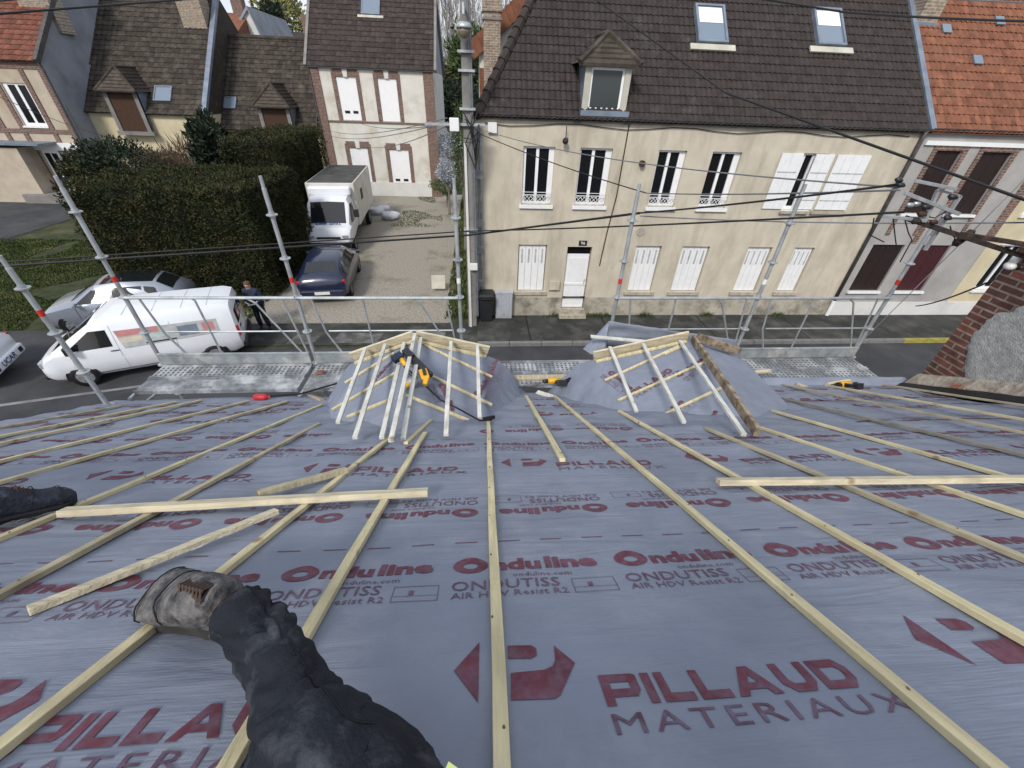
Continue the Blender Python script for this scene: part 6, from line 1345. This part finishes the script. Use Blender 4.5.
shrub(283, 22, 75, 3.2, 4.0, 3000, .30, 'spring', 'yellow-green tree in young leaf over the cottage roof', name='tree', cat='tree'); shrub(276, 32, 66, 1.8, 2.6, 2600, .25, 'conifer', 'small dark evergreen tree over the cottage roof', name='tree', cat='tree')
p = MB(); a_ = onZ(0, 232); p.box(-60, -3, 60, 60.6, 0, 3.0); 
hd = MB()
mb = MB()
for _ in range(26000):
    x = random.uniform(-70, 30); y = 95+random.uniform(-8, 8); h_ = 9+4*noise.noise(Vector((x*.08, 3, 0)))+2*noise.noise(Vector((x*.4, 3, 0))); z = random.uniform(0, h_); s_ = random.uniform(.25, .6); d_ = Vector((random.uniform(-.6,.6), random.uniform(-.5,.5), 1)).normalized(); b_ = d_.orthogonal().normalized(); c_ = Vector((x, y, z)); mb.add([c_, c_+d_*s_+b_*s_*.16, c_+d_*s_*2.4, c_+d_*s_-b_*s_*.16], [(0,1,2,3)])
tag(mb.build('distant_wood', M['twig'], fixn=False), 'leafless grey-brown wood in the far distance', 'wood', kind='stuff')
def poplar(x, y, h, label):
    root = empty('bare_tree', (x, y, 0), label, 'tree', 'bare trees in the distance'); t = MB(); t.tube([(x, y, 0), (x+.2, y, h*.5), (x, y, h)], [.32, .2, .03], 6)
    t.build('trunk', M['bark_far'], root); mb = MB()
    for _ in range(46):
        z0 = h*random.uniform(.15, .85); a_ = random.uniform(0, 6.28); L = h*random.uniform(.12, .3)*(1.15-z0/h); r_ = L*.42; e_ = Vector((x+r_*math.cos(a_), y+r_*math.sin(a_), z0+L))
        mid = Vector((x+r_*.7*math.cos(a_), y+r_*.7*math.sin(a_), z0+L*.4)); mb.tube([(x, y, z0), mid, e_], [.075, .05, .012], 4)
        for _k in range(7):
            s_ = mid.lerp(e_, random.random()); d_ = Vector((random.uniform(-.5,.5), random.uniform(-.5,.5), 1)).normalized()*random.uniform(.6, 1.6); mb.tube([s_, s_+d_], [.03, .008], 3)
    mb.build('crown', M['bark_far'], root)
random.seed(5)
k_ = 0
for px in (432, 438, 446, 451, 456, 468, 474, 481, 486, 505, 513, 520): Y = 72+random.uniform(-8, 14); poplar(onY(px, 20, Y).x, Y, 19+random.uniform(-3, 4), 'tall bare pale poplar seen between the white house and the terrace')
for px in (236, 246, 256, 264, 290, 296, 302): Y = 85+random.uniform(-8, 10); poplar(onY(px, 20, Y).x, Y, 14.5+random.uniform(-2, 3), 'smaller bare poplar over the brown roofs left of the white house')
# weeds at the wall foot
mb = MB()
for (px, rr) in ((556, .5), (590, .25), (600, .3), (640, .3), (700, .2), (768, .3), (500, .2)):
    q = onZ(px, 314)
    for _ in range(90):
        c_ = Vector((q.x+random.gauss(0, rr*.5), YD-.06-abs(random.gauss(0, .06)), .11)); d_ = Vector((random.uniform(-.6,.6), random.uniform(-.8,0), 1)).normalized()*random.uniform(.08, .26); mb.add([c_+Vector((-.015,0,0)), c_+Vector((.015,0,0)), c_+d_], [(0,1,2)])
tag(mb.build('weeds', M['bush'], fixn=False), 'weeds growing along the foot of the beige wall', 'weeds', kind='stuff')
# garden wall behind drive
b = MB(); b.box(-2.6, 3, 40, 40.25, 0, 1.6); b.box(-2.7, 3.1, 39.95, 40.3, 1.601, 1.68); single(b, 'garden_wall', 'stone', 'low stone garden wall closing the gap beyond the white house', 'wall')
# ================================================================== people
def skin_mesh(name, verts, edges, rad, m, parent=None, lv=2):
    me = bpy.data.meshes.new(name); me.from_pydata([tuple(v) for v in verts], edges, []); o = bpy.data.objects.new(name, me); C.objects.link(o)
    o.modifiers.new('s', 'SKIN'); sv = me.skin_vertices[0].data
    for i, r_ in enumerate(rad): sv[i].radius = (r_, r_) if not isinstance(r_, tuple) else r_; sv[i].use_root = (i == 0)
    md = o.modifiers.new('u', 'SUBSURF'); md.levels = md.render_levels = lv
    bpy.context.view_layer.update(); new = bpy.data.meshes.new_from_object(o.evaluated_get(bpy.context.evaluated_depsgraph_get()))
    o.modifiers.clear(); o.data = new; new.materials.clear(); new.materials.append(M[m])
    for p in new.polygons: p.use_smooth = True
    if parent: o.parent = parent; o.matrix_parent_inverse = parent.matrix_world.inverted() if parent.type == 'EMPTY' else Matrix()
    return o
def pdp(x, y, d): r_ = ray(x, y); return CO + r_*(d/r_.dot(fw))
def catmull(P, r, n):
    out = []; rr = []
    for i in range(len(P)-1):
        p0, p1, p2, p3 = P[max(i-1, 0)], P[i], P[i+1], P[min(i+2, len(P)-1)]
        for k in range(n):
            t = k/n; out.append(.5*((2*p1)+(p2-p0)*t+(2*p0-5*p1+4*p2-p3)*t*t+(3*p1-p0-3*p2+p3)*t**3)); rr.append(r[i]+(r[i+1]-r[i])*t)
    out.append(P[-1]); rr.append(r[-1]); return out, rr
def trouser_leg(mb, P, r, seed, fold=1.0, n=22, m=60, flat=1.0):
    """cloth tube with bunched folds; its first ring is the cuff"""
    pts, rr = catmull([Vector(p) for p in P], r, n); px = None; rings = []; L = 0
    for i, p in enumerate(pts):
        if i: L += (p-pts[i-1]).length
        d = (pts[min(i+1, len(pts)-1)]-pts[max(i-1, 0)]).normalized()
        if px is None: px = d.orthogonal().normalized()
        px = (px-d*px.dot(d)).normalized(); py = d.cross(px); ring = []
        for k in range(m):
            a_ = 2*math.pi*k/m; v = Vector((math.cos(a_), math.sin(a_), 0)); slant = math.cos(a_+seed)*.035+math.sin(2*a_+seed)*.012
            q = (L+slant*2.2)*10.5; f1 = noise.noise(Vector((v.x*.55, v.y*.55, q*.85+seed))); f1b = noise.noise(Vector((v.x*.9, v.y*.9, q*1.35+seed*3))); ridge = (min(abs(f1)*3.4, 1)**.7+min(abs(f1b)*3.4, 1)**.7)*1.1-.9
            f2 = noise.noise(Vector((v.x*2.2, v.y*2.2, q*.9+seed*2))); f3 = noise.noise(Vector((v.x*5, v.y*5, q*1.6)))
            amt = (.005*math.exp(-((L-.08)/.10)**2)+.0085+.003*math.exp(-((L-.42)/.14)**2))*fold
            e_ = rr[i]*(1+.02*f3*fold)+amt*(ridge*1.0+f2*.5)
            if L < .012: e_ = rr[i]*.96+L*.4
            ring.append(p+px*(v.x*e_)+py*(v.y*e_))
        rings.append(ring)
    mb.loft(rings, True)
    return rings
def boot_mesh(root, heel, toe, upv, wd, ht, m, solem, lace=True, L=None, lt=.30):
    heel = Vector(heel); toe = Vector(toe); x = (toe-heel).normalized(); L = L or (toe-heel).length; z = (Vector(upv)-x*Vector(upv).dot(x)).normalized(); y = z.cross(x)
    st = [(0, .62, .30, 1.0), (.05, .80, .16, 1.0), (.2, .86, .04, 1.05), (.35, .84, .02, .95), (.5, .90, .02, .72), (.65, 1.0, .02, .56), (.8, 1.0, .02, .47), (.92, .84, .03, .38), (.98, .55, .06, .28), (1.0, .22, .10, .18)]
    def rings(zlo=None, zhi=None, gw=1.0):
        R_ = []
        for t_, w_, zb, zt in st:
            r_ = []; n = 26; w2 = w_*wd/2*gw; z0 = zb*ht if zlo is None else zlo(zb*ht); z1 = zt*ht if zhi is None else zhi(zb*ht)
            for k in range(n):
                a_ = 2*math.pi*k/n; c_, s_ = math.cos(a_), math.sin(a_); e_ = .62 if s_ < 0 else .85; cx = abs(c_)**.8*(1 if c_ > 0 else -1)
                zz = (z0+z1)/2+(z1-z0)/2*(abs(s_)**e_)*(1 if s_ > 0 else -1); nz_ = noise.noise(Vector((t_*9, c_*2, s_*2)))*.006
                r_.append(heel+x*(t_*L)+y*(w2*cx+nz_)+z*(zz+nz_))
            R_.append(r_)
        return R_
    mb = MB(); rr = rings(); R2 = []
    for a_, b_ in zip(rr, rr[1:]):
        for k in range(4): R2.append([p.lerp(q, k/4) for p, q in zip(a_, b_)])
    R2.append(rr[-1]); mb.loft(R2); bo = mb.build('boot', M[m], root, smooth=True); sub(bo)
    mb = MB(); mb.loft(rings(lambda z_: -.018+z_*.3, lambda z_: .022+z_*.6, 1.07)); mb.build('sole', M[solem], bo, smooth=False)
    if lace:
        zf = lambda t_: (1.0-.55*max(0, t_-.33)/.27)*ht
        tg = MB(); tg.beam(heel+x*((lt-.02)*L)+z*(zf(lt-.02)-.008), heel+x*((lt+.25)*L)+z*(zf(lt+.25)-.008), wd*.30, .018, z, seg=6, wob=.004); tg.build('tongue', M['black'], bo, bevel=.006)
        mb = MB(); random.seed(11)
        for k in range(7):
            t_ = lt+.034*k; zz = (1.0-.55*max(0, t_-.33)/.27)*ht*1.0+.004; hw = wd*.17
            mb.tube([heel+x*(t_*L)+y*-hw+z*(zz-.012), heel+x*((t_+.01)*L)+z*(zz+.008), heel+x*((t_+.03)*L)+y*hw+z*(zz-.012)], .0035, 5)
            mb.tube([heel+x*(t_*L)+y*hw+z*(zz-.012), heel+x*((t_+.02)*L)+z*(zz+.011), heel+x*((t_+.03)*L)+y*-hw+z*(zz-.012)], .0035, 5)
        mb.build('laces', M['lace'], bo)
        for t_ in (.52, .80):   # stitched seams
            mb = MB(); R_ = [p for p in rings()[0]]; mb2 = []
            i = max(j for j in range(len(st)) if st[j][0] <= t_); f = (t_-st[i][0])/(st[i+1][0]-st[i][0]); rg = [p.lerp(q, f) for p, q in zip(rings()[i], rings()[i+1])]
            cc = sum(rg, Vector())/len(rg); mb.tube([cc+(p-cc)*1.012+x*(.02*math.sin(math.pi*j/12)) for j, p in enumerate(rg[:14])], .0022, 5); mb.build('seam', M['black'], bo)
    return bo
# --- the roofer whose leg reaches into the picture
def roofer():
    hip = Vector((.12, -.42, F0.z+.14)); root_loc = hip
    heel = onR(246, 618, .045); toe = onR(150, 594, .05); x = (toe-heel).normalized(); toe = heel+x*min((toe-heel).length, .33)
    heel = toe-x*.33 if (toe-heel).length > .3 else heel
    ank = heel+x*.10+SN*.06
    P = [pdp(238, 611, .955), pdp(260, 637, .885), pdp(287, 680, .78), pdp(304, 726, .69), pdp(326, 772, .61), pdp(385, 840, .55)]
    r_ = [.058, .056, .056, .072, .088, .098]
    # body: one continuous figure (legs, torso, arms, head) beneath the clothes
    sh = hip+Vector((.02, -.16, .50)); neck = sh+Vector((0, .0, .10)); head = neck+Vector((0, .03, .13)); top_ = head+Vector((0, .01, .10))
    k2 = Vector((.42, .12, hip.z+.18)); a2 = Vector((.62, -.02, zroof(-.02)+.08))
    k2 = Vector((.55, -.42, hip.z+.12)); a2 = Vector((.95, -.50, hip.z-.22+.05))
    le, re_ = sh+Vector((-.26, -.12, -.27)), sh+Vector((.27, -.12, -.27)); lw, rw = Vector((-.42, -.72, hip.z-.10)), Vector((.50, -.74, hip.z-.10))
    V = [hip, P[5], P[3], P[1], ank, hip+Vector((.16, -.02, 0)), k2, a2, hip+Vector((0, -.07, .22)), sh, neck, head, top_, sh+Vector((-.17, 0, 0)), le, lw, sh+Vector((.17, 0, 0)), re_, rw]
    E = [(0,1),(1,2),(2,3),(3,4),(0,5),(5,6),(6,7),(0,8),(8,9),(9,10),(10,11),(11,12),(9,13),(13,14),(14,15),(9,16),(16,17),(17,18)]
    rd = [.12, .06, .045, .035, .02, .09, .05, .04, .12, .13, .05, .085, .06, .06, .042, .03, .06, .042, .03]
    b = skin_mesh('person', V, E, rd, 'skin'); tag(b, 'person in dark work trousers stretching one muddy boot across the roof towards the street', 'person')
    b.data.transform(Matrix.Translation(-root_loc)); b.location = root_loc; ROOTINV[b.name] = Matrix.Translation(-root_loc)
    mb = MB(); RG = trouser_leg(mb, P+[hip+Vector((.02, .02, .0))], r_+[.13], 3.0)
    trouser_leg(mb, [a2+Vector((-.06, 0, .02)), k2, hip+Vector((.04, 0, .01))], [.075, .09, .13], 8.0, n=30)
    mb.build('trousers', M['trouser'], b, smooth=True)
    jk = skin_mesh('jacket', [hip+Vector((0, 0, .06)), hip+Vector((0, -.07, .24)), sh, sh+Vector((-.18, 0, 0)), le, lw.lerp(le, .12), sh+Vector((.18, 0, 0)), re_, rw.lerp(re_, .12)], [(0,1),(1,2),(2,3),(3,4),(4,5),(2,6),(6,7),(7,8)], [.16, .155, .15, .075, .06, .045, .075, .06, .045], 'navy'); jk.parent = b; jk.matrix_parent_inverse = ROOTINV[b.name]
    h_ = MB(); h_.ball(head+Vector((0, -.02, .045)), .098, 1, 1.05, .95, 16, 10); h_.build('hair', M['hair'], b, smooth=True)
    for s_, wr_ in ((-1, lw), (1, rw)):   # hands resting on the sheet behind
        hv = [wr_, wr_+Vector((s_*.01, -.05, -.015)), wr_+Vector((s_*.015, -.09, -.02))]; he = [(0,1),(1,2)]; hr = [.026, .03, .028]
        for j in range(4): i0 = len(hv); base = wr_+Vector((s_*.015+(j-1.5)*.02, -.095, -.02)); hv += [base, base+Vector(((j-1.5)*.006, -.035, -.004)), base+Vector(((j-1.5)*.010, -.065+.006*abs(j-1.2), -.012))]; he += [(2,i0),(i0,i0+1),(i0+1,i0+2)]; hr += [.010, .009, .008]
        i0 = len(hv); hv += [wr_+Vector((-s_*.035, -.05, -.015)), wr_+Vector((-s_*.055, -.075, -.02))]; he += [(1,i0),(i0,i0+1)]; hr += [.011, .009]
        hd_ = skin_mesh('hand', hv, he, hr, 'skin', None, 1); hd_.parent = b; hd_.matrix_parent_inverse = ROOTINV[b.name]
    boot_mesh(b, heel, heel+x*.345, SN*.7+Vector((.10,-.45,.1)), .145, .155, 'boot', 'sole', L=.335, lt=.04)
    boot_mesh(b, a2+Vector((-.05, 0, -.06)), a2+Vector((.22, .06, -.17)), (0, 0, 1), .12, .12, 'boot', 'sole', lace=False)
    # seam and tab on the trouser leg
    mb = MB(); pts = [pdp(x_, y_, d_) for x_, y_, d_ in ((352, 690, .56), (372, 712, .52), (396, 738, .485), (425, 765, .45))]
    # double-stitched seams follow the cloth on the side that faces up
    best = max(range(60), key=lambda k: (RG[50][k]-sum(RG[50], Vector())/60).dot(Vector((.35, -.2, 1))))
    cl_ = [sum(r__, Vector())/60 for r__ in RG]; sm = [RG[i][best]+(RG[i][best]-cl_[i]).normalized()*.0015 for i in range(108)]
    for _ in range(2): sm = [sm[0]]+[(sm[i-1]+sm[i]*2+sm[i+1])/4 for i in range(1, len(sm)-1)]+[sm[-1]]
    mb = MB(); mb.tube(sm[2:100], .0015, 5); mb.build('seam', M['stitch'], b)
    mb = MB(); mb.tube([RG[3][k % 60].lerp(RG[2][k % 60], .5) for k in range(61)], .0022, 5); mb.build('hem_stitching', M['stitch'], b)
    mb = MB(); q = pdp(447, 765, .44); mb.beam(q, q+Vector((.018, -.010, -.003)), .006, .004, (0,0,1)); mb.build('pull_tab', M['tab'], b)
roofer()
def second_roofer():
    toe = onR(76, 497, .05); heel = onR(-22, 522, .05); x = (toe-heel).normalized(); heel = toe-x*.31
    hip = RP(-3.15, .95, .14); ank = heel+x*.05+SN*.10; knee = (ank+hip)/2+SN*.22+Vector((0, -.05, 0)); sh = hip+Vector((-.12, -.10, .48)); neck = sh+Vector((0, 0, .1)); head = neck+Vector((0, .02, .12))
    k2 = hip+Vector((-.15, .40, .05)); a2 = RP(-3.35, 1.75, .1)
    V = [hip, knee, ank, k2, a2, hip.lerp(sh, .5), sh, neck, head, head+Vector((0,0,.1)), sh+Vector((-.16, .02, 0)), sh+Vector((-.25, .0, -.26)), hip+Vector((-.3, .02, -.02)), sh+Vector((.16, .02, 0)), sh+Vector((.22, .08, -.25)), knee+SN*.08]
    E = [(0,1),(1,2),(0,3),(3,4),(0,5),(5,6),(6,7),(7,8),(8,9),(6,10),(10,11),(11,12),(6,13),(13,14),(14,15)]
    b = skin_mesh('person', V, E, [.12,.06,.04,.06,.04,.12,.12,.05,.085,.06,.06,.04,.03,.06,.04,.03], 'skin'); tag(b, 'second person at the left edge, only a dark lace-up sneaker in view', 'person')
    loc = hip; b.data.transform(Matrix.Translation(-loc)); b.location = loc; ROOTINV[b.name] = Matrix.Translation(-loc)
    mb = MB(); trouser_leg(mb, [ank-x*.03+SN*.02, ank.lerp(knee, .5), knee, hip.lerp(knee, .4), hip], [.068, .078, .088, .1, .13], 5.0, n=16, m=40); trouser_leg(mb, [a2, k2, hip], [.07, .09, .13], 9.0, n=20, m=40); mb.build('trousers', M['trouser'], b, smooth=True)
    jk = skin_mesh('jacket', [hip+Vector((0,0,.06)), hip.lerp(sh, .5), sh, sh+Vector((-.17,.02,0)), sh+Vector((-.25,0,-.26)), hip+Vector((-.3,.02,.02)), sh+Vector((.17,.02,0)), sh+Vector((.22,.08,-.25)), knee+SN*.10-Vector((.08,0,0))], [(0,1),(1,2),(2,3),(3,4),(4,5),(2,6),(6,7),(7,8)], [.15,.145,.145,.075,.055,.045,.075,.055,.045], 'navy'); jk.parent = b; jk.matrix_parent_inverse = ROOTINV[b.name]
    h_ = MB(); h_.ball(head+Vector((0,-.02,.045)), .098, 1, 1.05, .95, 16, 10); h_.build('hair', M['hair'], b, smooth=True)
    bt = boot_mesh(b, heel, toe, SN+Vector((0,-.4,0)), .13, .13, 'sneaker', 'black', lt=.40); bt.name = 'sneaker'
    boot_mesh(b, a2-SN*.09-SD*.05, a2-SN*.09+SD*.25, SN, .11, .11, 'sneaker', 'black', lace=False).name = 'sneaker'
second_roofer()
def bystander():
    B = onZ(266, 329) ; x, y = B.x, B.y; W = lambda a_, b_, c_: Vector((x+a_*.9, y+b_*.9, c_*.93))
    V = [W(0,0,.93), W(-.10,.02,.88), W(-.12,-.02,.48), W(-.13,.03,.09), W(-.12,-.10,.04), W(.10,.0,.88), W(.15,-.06,.48), W(.19,-.02,.09), W(.20,-.15,.04), W(-.02,0,1.18), W(-.04,0,1.40), W(-.05,-.02,1.50), W(-.06,-.05,1.60), W(-.06,-.05,1.70), W(-.23,0,1.40), W(-.31,.02,1.12), W(-.16,-.20,1.02), W(.15,0,1.40), W(.25,.0,1.12), W(.08,-.20,1.05), W(-.09,-.24,1.02), W(.02,-.24,1.04)]
    E = [(0,1),(1,2),(2,3),(3,4),(0,5),(5,6),(6,7),(7,8),(0,9),(9,10),(10,11),(11,12),(12,13),(10,14),(14,15),(15,16),(10,17),(17,18),(18,19),(16,20),(19,21)]
    b = skin_mesh('person', V, E, [.12,.085,.06,.042,.035,.085,.06,.042,.035,.10,.095,.05,.085,.07,.06,.045,.032,.06,.045,.032,.03,.03], 'skin'); tag(b, 'person in a navy top and dark trousers standing behind the white van', 'person')
    loc = Vector((x, y, 0)); b.data.transform(Matrix.Translation(-loc)); b.location = loc; inv = Matrix.Translation(-loc); ROOTINV[b.name] = inv
    def cl(name, idx, ed, rd, m):
        o = skin_mesh(name, [V[i] for i in idx], ed, rd, m); o.parent = b; o.matrix_parent_inverse = inv
    cl('trousers', [0,1,2,3,5,6,7], [(0,1),(1,2),(2,3),(0,4),(4,5),(5,6)], [.135,.105,.08,.065,.105,.08,.065], 'trouser')
    cl('sweater', [0,9,10,14,15,16,17,18,19,11], [(0,1),(1,2),(2,3),(3,4),(4,5),(2,6),(6,7),(7,8),(2,9)], [.14,.145,.15,.088,.066,.048,.088,.066,.048,.075], 'navy')
    for i, j in ((3, 4), (7, 8)): cl('shoe', [i, j], [(0,1)], [.05, .045], 'black')
    mb = MB(); mb.tube([W(-.25,-.17,1.08), W(-.08,-.30,1.02), W(.1,-.28,1.05), W(.17,-.2,1.12)], .014, 6); mb.build('strap', M['white'], b)
    h_ = MB(); h_.ball(W(-.06, -.025, 1.66), .093, 1, 1.0, .8, 14, 8); h_.build('hair', M['hair'], b, smooth=True)
    for s_ in (-1, 1): h_ = MB(); h_.ball(W(-.06+s_*.085, -.05, 1.60), .022, .5, 1, 1.3, 8, 5); h_.build('ear', M['skin'], b, smooth=True)
    h_ = MB(); h_.ball(W(-.06, -.14, 1.59), .016, .8, 1, 1.3, 8, 5); h_.build('nose', M['skin'], b, smooth=True)
bystander()
